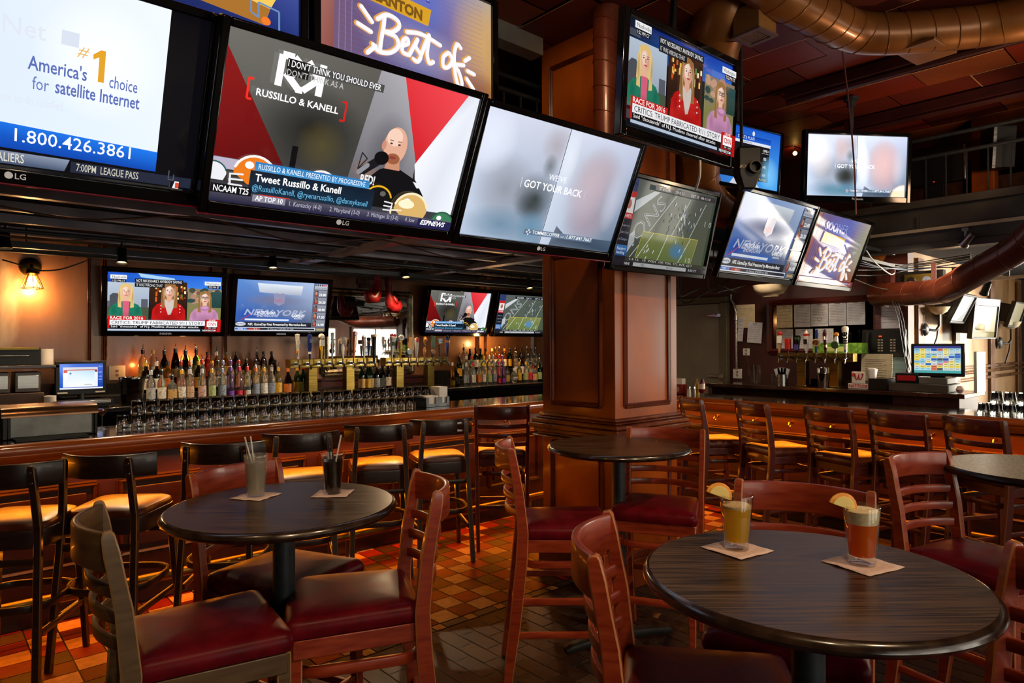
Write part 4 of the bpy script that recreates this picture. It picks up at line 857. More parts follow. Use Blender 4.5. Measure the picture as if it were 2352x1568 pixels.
def pic_stats():
    p = Pic('#1c62c8'); p.gpoly([(0,0),(16,0),(16,9),(0,9)], ['#1450c0','#1a58c8','#4aa4ec','#2c6ac0']); p.quad(0, 1.1, 13.6, 1.9, ('#0c3ca0', '#1a5cd0')); p.text('STATS PLUS', 5.5, 1.7, .45, '#e8f0ff', 4); p.quad(0, 1.95, 13.6, 2.4, '#d8dce8'); p.text('WASHINGTON', 6.2, 2.32, .3, '#2c3448', 2.6); p.ell(9.2, .7, .3, .4, '#d8dce8', 10)
    p.quad(0, 2.4, 13.4, 7.9, ('#15161a', '#0a0a0c')); p.text('OPS+', 11.7, 3.2, .42, '#f0f0f0', 1.5, .01); p.line([(11.5,3.4),(13.2,3.4)], .05, '#d0d0d0', False)
    for k, r in enumerate((('.534', '155'), ('.62   .480', '145'), ('.322   .436', '109'))): p.text(r[0], 11.4, 4.45+k*1.3, .42, '#f0f0f0', al='r', bold=.01); p.text(r[1], 11.9, 4.45+k*1.3, .42, '#f0f0f0', bold=.01)
    p.text('AMONG ACTIVE PLAYERS', 7.4, 7.75, .32, '#d8b440', 5.6, .01); p.poly([(4,9),(5,8),(10,8),(11.4,9)], '#c8ccd4'); p.poly([(6.4,8),(7.6,8),(8.8,9),(7.4,9)], '#b02c20'); p.poly([(8.1,8),(8.4,8),(9.8,9),(9.3,9)], '#303440')
    p.glow(13.5, 6.6, 2.6, 3, '#8ad0f8', .7); return p.mesh('baseball_stats_picture')
def pic_court():
    p = Pic('#c08038'); p.gpoly([(0,0),(16,0),(16,9),(0,9)], ['#2a3c84','#5a6cc0','#1c2c70','#0c1030']); p.poly([(0,0),(14,2),(14.4,6.2),(0,4.0)], '#b07028'); p.poly([(0,4.0),(14.4,6.2),(14.0,7.0),(0,5.0)], '#f0c85a'); p.poly([(0,5.0),(14,7),(13.6,8.2),(0,7.2)], '#a8702c'); p.poly([(10,4.6),(14.6,5.3),(14.2,6.1),(10,5.5)], '#9a98d8'); p.line([(12.7,6.0),(12.7,7.6),(13.2,7.8),(13.2,6.8),(14.6,7.0),(14.6,8.3)], .12, '#6a8cb8', False); p.ell(13.7, 7.9, .32, .28, '#f07a28', 14); return p.mesh('court_picture')
def pic_desktop():
    p = Pic('#1c58c8'); p.gpoly([(0,0),(16,0),(16,9),(0,9)], ['#2a70e0','#1c50c0','#123c9c','#1a54bc']); p.quad(1.2, 1.2, 14.0, 8.3, '#e8ecf6'); p.quad(1.2, 1.2, 14, 1.9, '#c8ccd8'); p.quad(1.4, 2.0, 13.8, 2.4, '#b86a6a'); p.quad(1.4, 2.3, 2.8, 3.2, '#d02c20'); p.quad(12.9, 2.3, 13.9, 3.0, '#802420'); p.gpoly([(2.9,2.5),(12.8,2.5),(12.8,7.8),(2.9,7.8)], ['#cfe4fa','#b0d8f4','#f2f8fe','#f4f8fc']); p.ell(3.9, 3.4, .4, .4, '#4a80c8', 14); p.quad(1.4, 3.4, 2.7, 7.8, '#f0f0f4'); p.quad(9, 7.4, 12, 7.55, '#6a7080'); p.text('1263', 14.3, 1.3, .5, '#a8d0f8', 1.5)
    for y in (3.0, 4.5, 5.6): p.quad(14.3, y, 15.6, y+.25, '#8ab8f0')
    p.quad(0, 8.5, 16, 9, '#e8ecf2'); return p.mesh('till_desktop_picture')
def pic_till():
    p = Pic('#8aa8a4'); p.quad(0, 0, 16, .8, '#3a3c80'); p.quad(0, 8.2, 16, 9, '#4aa0a0'); rr = random.Random(4)
    cols = ['#a8d8e8', '#8ac0d8', '#f0d85a', '#f4e48c', '#d8dcd8', '#3a6ad0', '#2a5ac8', '#e0683c', '#e88a98', '#c8ccd0', '#50585c']
    for r in range(9):
        for c in range(8): p.quad(.1+c*1.98, .9+r*.8, 1.95+c*1.98, 1.62+r*.8, rr.choice(cols if c in (3, 4, 5) else cols[:6])); p.quad(.4+c*1.98, 1.15+r*.8, 1.6+c*1.98, 1.3+r*.8, '#404850')
    return p.mesh('till_menu_picture')
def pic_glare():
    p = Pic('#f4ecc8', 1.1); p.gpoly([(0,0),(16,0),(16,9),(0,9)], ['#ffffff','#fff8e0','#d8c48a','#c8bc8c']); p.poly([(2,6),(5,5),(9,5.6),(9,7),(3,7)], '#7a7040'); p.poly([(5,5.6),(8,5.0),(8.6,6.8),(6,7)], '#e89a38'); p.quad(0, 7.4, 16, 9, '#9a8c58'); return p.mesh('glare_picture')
# ------------------------------------------------------------------ televisions
LOGO = plain('silver_logo', '#c8c8cc', .3, emit='#c8c8cc', es=.25)
def make_tv(label, pic, loc, yaw=0, tilt=0, sw=1.04, sh=.585, side=.03, top=.03, bot=.05, depth=.07, logo='LG', group='large televisions', mount=.25, pole=False, bez=None, red=False, cat='television', name='television'):
    t = thing(name, label, cat, loc, 0, group); t.rotation_euler = (math.radians(tilt), 0, math.radians(yaw))
    x, z = sw/2, sh/2; bz = bez or BEZEL
    mb = MB()
    mb.box((-x-side,-.022,-z-bot),(-x,.03,z+top)); mb.box((x,-.022,-z-bot),(x+side,.03,z+top)); mb.box((-x,-.022,z),(x,.03,z+top)); mb.box((-x,-.022,-z-bot),(x,.03,-z))
    mb.build('bezel', bz, t, .006)
    mb = MB(); mb.box((-x-side+.006,.004,-z-bot+.006),(x+side-.006,.035,z+top-.006)); mb.box((-x*.8,.03,-z*.8),(x*.8,depth,z*.75)); mb.build('back_cover', PLASTK, t, .008)
    s = bpy.data.objects.new('screen', pic); COL.objects.link(s); s.parent = t; s.location = (0, 0.0, 0); s.scale = (sw/16, sw/16, sh/9)
    if mount:
        m = MB(); m.box((-.12,depth-.01,-.1),(.12,depth+.03,.1)); m.box((-.03,depth,-.03),(.03,depth+mount,.03)); m.build('mount_arm', PLASTK, t, .003)
    if pole:
        m = MB(); zt = 3.72-loc[2]; m.tube([(0,depth+.02,-.1),(0,depth+.02,zt-.01)], .02, 10); m.lathe([(0,0),(.06,0),(.06,.02),(0,.02)], 16, o=(0,depth+.02,zt-.03)); m.build('ceiling_mount', PLASTK, t)
    if logo:
        vs, fs = text_mesh(logo, .01); k = .018/.7; xs = [v[0] for v in vs]; cxm = (min(xs)+max(xs))/2; m = MB()
        m.add([((vx-cxm)*k+(.014 if logo == 'LG' else 0), -.0235, -z-bot*.62+vy*k) for vx, vy in vs], fs)
        if logo == 'LG': m.lathe([(0,0),(.011,0),(.011,.0015),(0,.0015)], 16, X=Matrix.Translation((-.016,-.0222,-z-bot*.62+.009)) @ Matrix.Rotation(PI/2, 4, 'X'))
        m.build('brand_mark', LOGO, t)
    if red:
        m = MB(); m.box((-x-side,-.015,-z-bot-.006),(x+side,.01,-z-bot)); m.build('bottom_strip', plain('translucent_red_strip', '#7a1020', .2, emit='#60081a', es=.25), t, .002)
    return t
PN1, PN0, PT, PS, PB, PF0, PF1, PG0, PG1, PBO, PBS, PST, PC = pic_news(False), pic_news(True), pic_talk(), pic_satellite(), pic_back(), pic_football(False), pic_football(True), pic_game(False), pic_game(True), pic_best(True), pic_best(False), pic_stats(), pic_court()
make_tv('tilted hanging television with a white satellite Internet advert, upper left', PS, (.24,2.497,2.437), -1.5, 25, red=True)
make_tv('tilted hanging television with a bald man at a microphone and football helmets', PT, (1.305,2.374,2.399), -1.7, 25.6, red=True)
make_tv('tilted hanging television with a pale GOT YOUR BACK advert, left of the column', PB, (2.425,2.371,2.398), -2.1, 24.2, red=True)
make_tv('hanging television with three women on the news, high in front of the column', PN1, (3.37,2.25,3.075), -1.6, 3.6, 1.02, .575, .045, .045, .06, logo='', mount=0, pole=True)
make_tv('tilted television with football and strong window glare, in front of the column', PF1, (3.566,2.50,2.337), -2, 14, .93, .52, .022, .03, .035, logo='')
make_tv('tilted television with the NFL game preview, right of the column', PG1, (4.898,2.505,2.411), -2.3, 21.8, 1.05, .59, .022, .03, .045, logo='')
make_tv('tilted television with white Best of lettering, rightmost of the tilted row', PBS, (6.107,2.509,2.422), -1.5, 20.5, 1.05, .59, .022, .03, .045, logo='')
make_tv('upright television with big glowing Best of lettering at the top of the picture', PBO, (1.93,2.90,3.24), 0, 0, 1.04, .585, .04, .03, .04, logo='', mount=0, pole=True)
make_tv('upright television with a basketball court, cut by the top edge of the picture', PC, (.78,2.88,3.24), 0, 0, 1.04, .585, .04, .03, .04, logo='', mount=0, pole=True)
make_tv('pole-hung television with the pale GOT YOUR BACK advert, in front of the railing', pic_back(True), (5.921,2.246,3.094), -35, 3.4, .9, .506, .035, .035, .05, logo='Panasonic', mount=.06)
make_tv('pole-hung television with blue baseball statistics, half hidden behind the news', PST, (4.92,2.69,3.08), -10, 5, .78, .45, .02, .025, .03, logo='', mount=.06)
G = 'televisions on the copper-coloured wall'
make_tv('wall television with three women on the news, leftmost above the bottles', PN0, (1.868,7.17,2.03), -6, 12, 1.0, .56, .05, .05, .05, logo='INSIGNIA', group=G, mount=.12)
make_tv('wall television with the blue NFL game preview, between the news and the mirror', PG0, (3.049,7.18,2.035), -2.7, 12.4, 1.0, .56, .05, .05, .05, logo='INSIGNIA', group=G, mount=.12)
make_tv('wall television with the bald man at a microphone, right of the mirror', PT, (5.456,7.15,2.045), -.7, 15.8, 1.0, .56, .05, .05, .05, logo='', group=G, mount=.12)
make_tv('wall television with football, half hidden by the wooden column', PF0, (6.63,7.15,2.045), -.7, 15.8, 1.0, .56, .05, .05, .05, logo='', group=G, mount=.12)
G = 'televisions along the sunlit side wall'
pg = pic_glare()
pwh = Pic('#eceae2', 1.0); pwh.gpoly([(0,0),(16,0),(16,9),(0,9)], ['#f2f0ea','#e4e2da','#dcd8cc','#f0ece4']); pwh = pwh.mesh('painted_sun_reflection')  # sun's reflection on the panel, painted as a glowing white picture
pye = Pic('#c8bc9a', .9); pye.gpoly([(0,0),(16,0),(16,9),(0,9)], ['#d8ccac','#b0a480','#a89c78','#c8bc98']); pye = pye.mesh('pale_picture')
make_tv('tilted television washed out white by the sun, above the till screen', pwh, (8.55,2.16,1.98), .4, 25, .5, .29, .02, .02, .025, .2, logo='', group=G, mount=.05, bez=PLASTK)
make_tv('deep television with a bright glaring picture, between two slimmer ones', pg, (9.25,2.12,1.85), -8, 6, .62, .36, .02, .09, .02, .2, logo='', group=G, mount=.05, bez=PLASTK)
make_tv('small tilted television with a pale screen, farthest along the sunlit wall', pye, (11.2,2.2,1.99), -1.3, 17, .54, .31, .02, .02, .025, .2, logo='', group=G, mount=.05, bez=PLASTK)
# ------------------------------------------------------------------ drinks on the two tables
def napkin(label, c, ang, s=.125):
    mb = MB(); n = 6; rr = random.Random(label)
    vs = []; 
    for j in range(n+1):
        for i in range(n+1):
            x, y = (i/n-.5)*s, (j/n-.5)*s; e = max(abs(i/n-.5), abs(j/n-.5))*2
            vs.append((x, y, .0006+(.003*rr.random() if e > .9 else .0004*rr.random())))
    fs = [(j*(n+1)+i, j*(n+1)+i+1, (j+1)*(n+1)+i+1, (j+1)*(n+1)+i) for j in range(n) for i in range(n)]
    mb.add(vs, fs); o = mb.build('cocktail_napkin', NAPK); o.location = c; o.rotation_euler.z = ang
    m = o.modifiers.new('solid', 'SOLIDIFY'); m.thickness = .0012; m.offset = -1; tag(o, label, 'napkin', 'cocktail napkins under the drinks'); return o
H = 1.0672
pa, pb_, pc, pe = pz(588,1140,H), pz(765,1134,H), pz(1692,1262,H), pz(1980,1297,H)
napkin('pinkish paper napkin under the clear iced drink', pa, .55); napkin('pinkish paper napkin under the cola tumbler', pb_, -.75); napkin('pinkish paper napkin under the pale lager', pc, -.15, .13); napkin('pinkish paper napkin under the amber beer', pe, -.25, .13)
def tumbler(label, loc, liquid, lname, straws, icy):
    t = thing('plastic_tumbler', label, 'drink', (loc.x, loc.y, H+.0025))
    r0, r1, h = .0285, .040, .148
    mb = MB(); mb.lathe([(0,0),(r0,0),(r0+.001,.003),(r1-.0015,h-.022),(r1,h-.020),(r1+.0012,h-.003),(r1,h),(r1-.002,h-.002),(r1-.0035,h-.022),(r0-.002,.006),(0,.006)], 40); mb.build('tumbler', TUMBLER if icy else GLASS, t)
    mb = MB(); mb.lathe([(0,.0065),(r0-.0025,.0065),(r1-.0055,h-.030),(0,h-.030)], 32); mb.build(lname, liquid, t)
    rr = random.Random(label)
    if icy:
        m = MB()
        for i in range(15):
            a = rr.random()*6.28; q = rr.random()*.02; m.cbox((0,0,0), (.022,.02,.018), X=Matrix.Translation((q*math.cos(a), q*math.sin(a), .03+rr.random()*.092)) @ Euler((rr.random()*3, rr.random()*3, rr.random()*3)).to_matrix().to_4x4())
        m.build('ice_cubes', thin_glass('ice', '#f4f4f0', .1, 1.2, .25), t, .003)
    for (dx, dy, a) in straws:
        m = MB(); m.tube([(dx*-.3,dy*-.3,.02),(dx,dy,h+.062)], .0028, 8); o = m.build('straw', plain('straw_plastic', '#d4d2cc', .35, trans=.25), t)
    return t
rt_ = Vector((RT.x, RT.y, 0)).normalized(); fw_v = Vector((FW.x, FW.y, 0)).normalized()
def st_(a, b): v = rt_*a+fw_v*b; return (v.x, v.y, 0)
tumbler('clear plastic tumbler of iced water with two straws', pa, thin_glass('iced_water', '#f0ece4', .15, .6, .4, '#d4ccc0'), 'water', [st_(-.040,.0), st_(-.026,.018)], True)
tumbler('dark tumbler of cola with one leaning straw', pb_, plain('cola', '#120703', .08), 'cola', [st_(.028,.006)], False)
def pint(label, loc, beer, foam_h, top, lager):
    t = thing('pint_glass', label, 'drink', (loc.x, loc.y, H+.0025)); r0, r1, h = .0295, .0425, .142
    mb = MB(); mb.lathe([(0,.002),(r0-.006,.0),(r0,.001),(r0+.0015,.010),(r1,h-.002),(r1-.0008,h),(r1-.0022,h-.001),(r0-.001,.022),(0,.019)], 48); mb.build('glass', GLASS, t)
    ri = lambda z: (r0-.001)+(r1-.0022-r0+.001)*(z-.022)/(h-.023)-.0002
    mb = MB(); mb.lathe([(0,.0195),(ri(.023),.0225),(ri(top),top),(0,top)], 44); mb.build('beer', beer, t)
    mb = MB(); z1 = top+foam_h; mb.lathe([(ri(top),top+.0003),(ri(z1),z1),(ri(z1)*.9,z1+.003),(ri(z1)*.5,z1+.004),(0,z1+.004),] , 44); mb.lathe([(0,top+.0003),(ri(top),top+.0003)], 44); mb.build('foam', noisy('beer_foam', '#d8c49c' if not lager else '#c8a878', '#f0e2c2' if not lager else '#e0c8a0', (120,120,120), .8), t)
    # wedge of lemon pushed onto the rim, to our left
    d = -rt_; m = MB(); pr = []
    R = .027
    for k in range(11): a = PI*k/10; pr.append((R*math.cos(a), R*math.sin(a)))
    for z, s in ((0, 1),): pass
    base = Matrix.Translation(Vector((0,0,h-.004))+d*(r1+.004)) @ Matrix((tuple(d), (0,0,1), tuple(d.cross(Vector((0,0,1))))) ).transposed().to_4x4() @ Matrix.Rotation(.35, 4, 'Z')
    m.prism([(x, y) for x, y in pr], -.007, .007, 0, base)
    le = m.build('lemon_slice', plain('lemon_flesh', '#f4dc84', .4, trans=.15), t, .001)
    m = MB(); m.sweep([tuple(base @ Vector((R*1.0*math.cos(PI*k/12), R*1.0*math.sin(PI*k/12), 0))) for k in range(13)], soft(.016, .005, .002), up=tuple(base.to_3x3() @ Vector((0,0,1)))); m.build('rind', noisy('lemon_rind', '#d88a1c', '#e8a838', (60,60,60), .45), le)
    m = MB(); m.sweep([tuple(base @ Vector((R*.88*math.cos(PI*k/12), R*.88*math.sin(PI*k/12), 0))) for k in range(13)], soft(.0155, .004, .001), up=tuple(base.to_3x3() @ Vector((0,0,1)))); m.build('pith', plain('lemon_pith', '#f0e6c4', .6), le)
    return t
pint('pint glass of pale golden lager with a lemon wedge', pc, thin_glass('lager', '#f8dc60', .03, .6, .62, '#ffd640'), .006, .108, True)
pint('pint glass of amber beer with thick foam and a lemon wedge', pe, thin_glass('amber_beer', '#d06a20', .03, .6, .75, '#ff8a20'), .030, .100, False)

# ------------------------------------------------------------------ bottles
def shape(kind):
    return {'std': [(0,0),(.034,0),(.036,.004),(.036,.175),(.033,.195),(.018,.222),(.0135,.235),(.0135,.285),(0,.285)],
     'tall': [(0,0),(.030,0),(.032,.004),(.032,.205),(.028,.222),(.015,.240),(.013,.25),(.013,.30),(0,.30)],
     'square': [(0,0),(.039,0),(.041,.004),(.041,.14),(.037,.158),(.018,.178),(.014,.19),(.014,.235),(0,.235)],
     'bulb': [(0,0),(.036,0),(.040,.01),(.043,.08),(.042,.13),(.032,.175),(.018,.21),(.014,.225),(.014,.275),(0,.275)],
     'cone': [(0,0),(.040,0),(.042,.005),(.040,.12),(.034,.18),(.022,.24),(.0145,.27),(.0145,.29),(0,.29)],
     'round': [(0,0),(.030,0),(.043,.02),(.052,.06),(.050,.10),(.036,.135),(.018,.155),(.014,.165),(.014,.20),(0,.20)],
     'wine': [(0,0),(.035,0),(.037,.005),(.037,.17),(.034,.19),(.019,.215),(.0145,.235),(.0145,.30),(0,.30)]}[kind]
_bm = {}
def lab_r(kind, z):
    pr = shape(kind)
    for (a, za), (b, zb) in zip(pr[1:-1], pr[2:]):
        if za <= z <= zb and zb > za: return a+(b-a)*(z-za)/(zb-za)
    return .03
def bottle_meshes(kind):
    if kind not in _bm:
        pr = shape(kind); top = pr[-1][1]; nr = pr[-2][0]
        a = MB(); a.lathe(pr, 8 if kind == 'square' else 18)
        z0, z1 = {'tall': (.012,.075), 'square': (.025,.115), 'round': (.035,.085), 'cone': (.03,.11), 'bulb': (.035,.12)}.get(kind, (.035,.135)); b = MB(); n = 16 if kind != 'square' else 8
        b.lathe([(lab_r(kind, z)+.0012, z) for z in np.linspace(z0, z1, 5)], n)
        c = MB(); c.lathe([(nr+.001,top-.035),(nr+.0025,top-.034),(nr+.0025,top+.004),(nr*.6,top+.006),(0,top+.006)], 12)
        d = MB(); d.lathe([(nr+.0015,top-.012),(nr+.002,top-.010),(nr+.001,top+.008),(.005,top+.014),(.004,top+.02),(0,top+.02)], 10); d.tube([(0,0,top+.015),(0,0,top+.032),(.004,0,top+.045),(.014,0,top+.058)], [.0042,.0036,.0034,.003], 8)
        _bm[kind] = (a.mesh('bottle', RGLASS), b.mesh('label', WHITE), c.mesh('cap', BLACK), d.mesh('pour_spout', CHROME))
    return _bm[kind]
_mc = {}
def mcol(kind, c):
    if (kind, c) not in _mc:
        if kind == 'liq':
            _mc[(kind, c)] = plain('bottle_glass', c, .04, trans=.92 if c not in ('#140a06', '#0c0a0a', '#1c0c08', '#2c0808') else .35, ior=1.4)
        elif kind == 'lab': _mc[(kind, c)] = noisy('bottle_label', c, '#%02x%02x%02x' % tuple(max(0, int(int(c[i:i+2], 16)*.72)) for i in (1, 3, 5)), (70, 70, 110), .6, lo=.5, hi=.6)
        else: _mc[(kind, c)] = plain('bottle_cap', c, .35)
    return _mc[(kind, c)]
CN = {'#e4ece8': 'clear', '#140a06': 'dark brown', '#0c0a0a': 'black', '#1e4a1c': 'green', '#b83010': 'red', '#e09018': 'amber', '#c8ccd0': 'frosted', '#1c0c08': 'dark brown', '#2c0808': 'dark red', '#c86a10': 'orange', '#b090c8': 'lilac', '#d8a0a8': 'pinkish', '#6a8a3c': 'pale green', '#d8c070': 'yellowish'}
LN = {'#e0dcd0': 'white', '#c8a060': 'tan', '#d8a828': 'yellow', '#101010': 'black', '#c83020': 'red', '#d87828': 'orange', '#7a3ab0': 'purple', '#8a94a8': 'bluish', '#c8a484': 'peach', '#c8a8a0': 'pinkish', '#a8b87a': 'pale green', '#b8bcc0': 'silver', '#d02848': 'pink'}
KN = {'std': 'round', 'tall': 'slim', 'square': 'square', 'bulb': 'bulging', 'cone': 'tapering', 'round': 'squat', 'wine': 'wine'}
cnt = {}
def bottle(px, v, z, kind, liq, lab, cap, row, spout=True, nec=None, k=1.0):
    A = pv(px, 790, v); me = bottle_meshes(kind); cnt[row] = cnt.get(row, 0)+1
    word = 'wine bottle' if kind == 'wine' else KN[kind]+' bottle'
    o = bpy.data.objects.new('wine_bottle' if kind == 'wine' else 'liquor_bottle', me[0]); COL.objects.link(o); o.location = (A.x, v, z); o.rotation_euler.z = random.random()*6.28 if kind != 'square' else .4; o.scale = (k, k, k)
    def give(ob, m): ob.material_slots[0].link = 'OBJECT'; ob.material_slots[0].material = m
    give(o, mcol('liq', liq))
    tag(o, '%s %s, %s label, %s from left, %s' % (CN[liq], word, LN[lab], ORD[cnt[row]-1], row), 'bottle', 'bottles in the '+row)
    l = bpy.data.objects.new('label', me[1]); COL.objects.link(l); l.parent = o; give(l, mcol('lab', lab))
    c = bpy.data.objects.new('cap', me[2]); COL.objects.link(c); c.parent = o; give(c, mcol('cap', cap))
    if spout: s = bpy.data.objects.new('pour_spout', me[3]); COL.objects.link(s); s.parent = o; s.rotation_euler.z = random.random()*6.28
C_, DB, BK, GR, RD, AM, FR, DR, OR = '#e4ece8', '#140a06', '#0c0a0a', '#1e4a1c', '#b83010', '#e09018', '#c8ccd0', '#2c0808', '#c86a10'
W_, TN, YE, KK, LR, LO, PU, BL, PG, SI, PK = '#e0dcd0', '#c8a060', '#d8a828', '#101010', '#c83020', '#d87828', '#7a3ab0', '#8a94a8', '#a8b87a', '#b8bcc0', '#d02848'
X = lambda c: 300+c/5.88
R3, R2, R1 = 'top tier of left display', 'middle tier of left display', 'front tier of left display'
for c, kd, lq, lb, cp, sp in [(165,'std',C_,TN,KK,1),(300,'std',C_,W_,TN,0),(455,'bulb',DB,YE,KK,1),(605,'cone',DB,TN,KK,1),(740,'bulb',BK,KK,KK,1),(885,'std',GR,PG,KK,1),(1035,'std',RD,LR,KK,0),(1160,'std',AM,LO,W_,1),(1280,'std',AM,YE,KK,0),(1420,'std',DR,KK,KK,0),(1560,'round',DB,TN,KK,1),(1705,'std',DR,TN,KK,1),(1795,'std',DB,KK,KK,0),(1905,'std',DB,TN,KK,0)]:
    bottle(X(c), 7.13, 1.27, kd, lq, lb, cp, R3, sp, k=1.04 if c < 1000 else .95)
for c, kd, lq, lb, cp, sp in [(205,'std',DB,W_,YE,1),(350,'std',DB,W_,W_,1),(500,'std',AM,LO,KK,0),(680,'std',C_,LR,LR,1),(800,'std',C_,TN,LO,1),(915,'std',DB,YE,YE,0),(965,'tall',C_,LR,LR,1),(1100,'std',C_,TN,YE,0),(1180,'std',FR,SI,KK,1),(1245,'std',C_,BL,BL,1),(1350,'std',C_,KK,PU,1),(1460,'std',C_,W_,LR,1),(1560,'round',C_,TN,KK,0),(1690,'std',C_,YE,KK,1),(1800,'std',C_,TN,KK,1),(1950,'std',BK,KK,KK,0)]:
    bottle(X(c), 6.87, 1.17, kd, lq, lb, cp, R2, sp)
for c, kd, lq, lb, cp, sp in [(275,'std',FR,SI,SI,1),(420,'std',C_,W_,KK,1),(560,'square',C_,TN,KK,1),(690,'std',C_,W_,YE,1),(800,'std',C_,'#c8a484',SI,1),(965,'std',C_,'#c8a8a0',SI,1),(1095,'std',C_,PG,YE,1),(1235,'std',C_,BL,BL,1),(1350,'tall','#b090c8',PU,PU,1),(1465,'tall','#d8a0a8',PK,PK,1),(1575,'tall',C_,W_,LR,1),(1690,'std',C_,BL,LO,1),(1800,'std',C_,W_,YE,1),(1905,'std',C_,BL,SI,1),(1995,'std','#d8c070',YE,YE,1),(2125,'bulb',DB,LO,LO,1),(2250,'std','#6a8a3c',YE,YE,1),(2330,'wine',GR,PG,LR,0),(2440,'wine',GR,YE,LR,0)]:
    bottle(X(c), 6.60, 1.10, kd, lq, lb, cp, R1, sp)
Y = lambda c: 660+c*.17
for c, lq, lb, cp in [(1005,GR,TN,KK),(1085,GR,YE,YE),(1120,GR,TN,YE),(1205,DB,W_,TN),(1285,BK,W_,KK),(1360,BK,W_,TN)]: bottle(Y(c), 6.62 if c != 1360 else 6.8, 1.10, 'wine', lq, lb, cp, 'wine group between tap pillars', False)
Z = lambda c: 960+c*.204
R3, R2, R1 = 'top tier of display beside column', 'middle tier of display beside column', 'front tier of display beside column'
for c, kd, lq, lb, cp, sp in [(515,'tall',C_,W_,KK,1),(585,'std',GR,PG,KK,0),(650,'wine',GR,W_,KK,0),(705,'std',GR,PG,KK,0),(765,'std',AM,TN,KK,0),(830,'std',AM,W_,TN,0),(870,'std',OR,W_,KK,1),(915,'std',OR,LO,KK,1),(975,'std',OR,W_,LO,1),(1030,'std',GR,YE,KK,1),(1095,'std',C_,TN,KK,1),(1160,'std',DB,TN,KK,0),(1225,'std',C_,W_,KK,1),(1275,'std',C_,W_,KK,1),(1325,'std',C_,TN,KK,1)]:
    bottle(Z(c), 7.13, 1.27, kd, lq, lb, cp, R3, sp, k=.98)
for c, kd, lq, lb, cp, sp in [(465,'std',GR,YE,KK,1),(545,'std',C_,BL,W_,1),(605,'std',C_,PG,LR,1),(740,'std',C_,TN,YE,0),(800,'std',C_,YE,W_,1),(845,'std',C_,BL,BL,1),(900,'std',C_,PK,LR,1),(950,'std',C_,PU,PU,1),(1110,'std',C_,SI,KK,1),(1165,'std',DB,W_,KK,1),(1240,'std',C_,YE,KK,1),(1310,'std',C_,LR,KK,1),(1365,'std',C_,W_,KK,1)]:
    bottle(Z(c), 6.87, 1.17, kd, lq, lb, cp, R2, sp)
for c, kd, lq, lb, cp, sp in [(390,'tall',AM,YE,SI,0),(430,'square',DB,KK,KK,0),(545,'std',FR,BL,SI,1),(620,'std',C_,W_,LR,1),(685,'std',C_,LO,SI,1),(735,'std',C_,W_,YE,1),(800,'std',C_,PG,YE,1),(855,'std',C_,BL,BL,1),(905,'tall','#d8a0a8',PK,PK,1),(955,'tall','#b090c8',PU,PU,1),(1000,'square',C_,TN,KK,0),(1080,'round',C_,SI,W_,1),(1140,'std','#d8c070',YE,YE,1),(1215,'std',C_,PG,YE,1),(1265,'std',C_,PK,KK,1),(1320,'square',C_,TN,KK,1),(1370,'std',GR,PG,KK,1)]:
    bottle(Z(c), 6.60, 1.10, kd, lq, lb, cp, R1, sp, k=.95)
# small shelf lamps that light the bottles from below and behind
point('shelf_glow', (6.0, 7.0, 1.62), 9, (1, .5, .15), .03); point('shelf_glow', (2.1, 7.26, 1.45), 3.5, (1, .45, .15), .03); point('shelf_glow', (1.62, 7.24, 1.42), 1.2, (1, .4, .1), .02)

# ------------------------------------------------------------------ upturned glasses along the bars
def glass_mesh():
    m = MB(); ro, rb, h = .0415, .0325, .090
    m.lathe([(ro,0),(ro+.0006,.001),(ro-.001,.03),(ro-.003,.045),(ro-.0045,.047),(rb+.001,h-.004),(rb-.002,h),(0,h),(0,h-.010),(rb-.005,h-.012),(ro-.0065,.046),(ro-.0035,.03),(ro-.0022,.001),(ro,0)], 20)
    return m.mesh('rocks_glass', RGLASS)
GM = glass_mesh()
def rocks(loc, label, group): o = bpy.data.objects.new('rocks_glass', GM); COL.objects.link(o); o.location = loc; o.rotation_euler.z = random.random()*6; return tag(o, label, 'glass', group)
cols = [282, 312, 343, 372, 402, 430, 456, 483, 510, 535.6, 562.8, 588, 612, 634, 658, 681, 702, 724.6, 747.6, 769, 791, 810, 828.5, 847, 865, 883.5, 902, 919, 936]
lastx = -9
for i, px in enumerate(cols):
    a = pv(px, 960, 5.06 if i < 17 else 5.02); x = max(a.x, lastx+.0855); lastx = x
    if i == 0: rocks((x, a.y, 1.060), 'single upturned rocks glass at the left end of the glass row on the left bar', 'rocks glasses on the left bar'); continue
    rocks((x, a.y, 1.060), 'upturned rocks glass, lower row on the left bar, %s from the left' % ORD[i], 'rocks glasses on the left bar')
    rocks((x+.002, a.y, 1.1505), 'upturned rocks glass, upper row on the left bar, %s from the left' % ORD[i-1], 'rocks glasses on the left bar')
for i in range(5):
    v = 1.40-.083*i
    rocks((6.08, v, 1.060), 'upturned rocks glass, lower row on the right bar, %s from the till' % ORD[i], 'rocks glasses on the right bar')
    if i: rocks((6.08, v, 1.1505), 'upturned rocks glass, upper row on the right bar, %s from the till' % ORD[i-1], 'rocks glasses on the right bar')
    rocks((6.18, v-.03, 1.060), 'upturned rocks glass, back row on the right bar, %s from the till' % ORD[i], 'rocks glasses on the right bar')

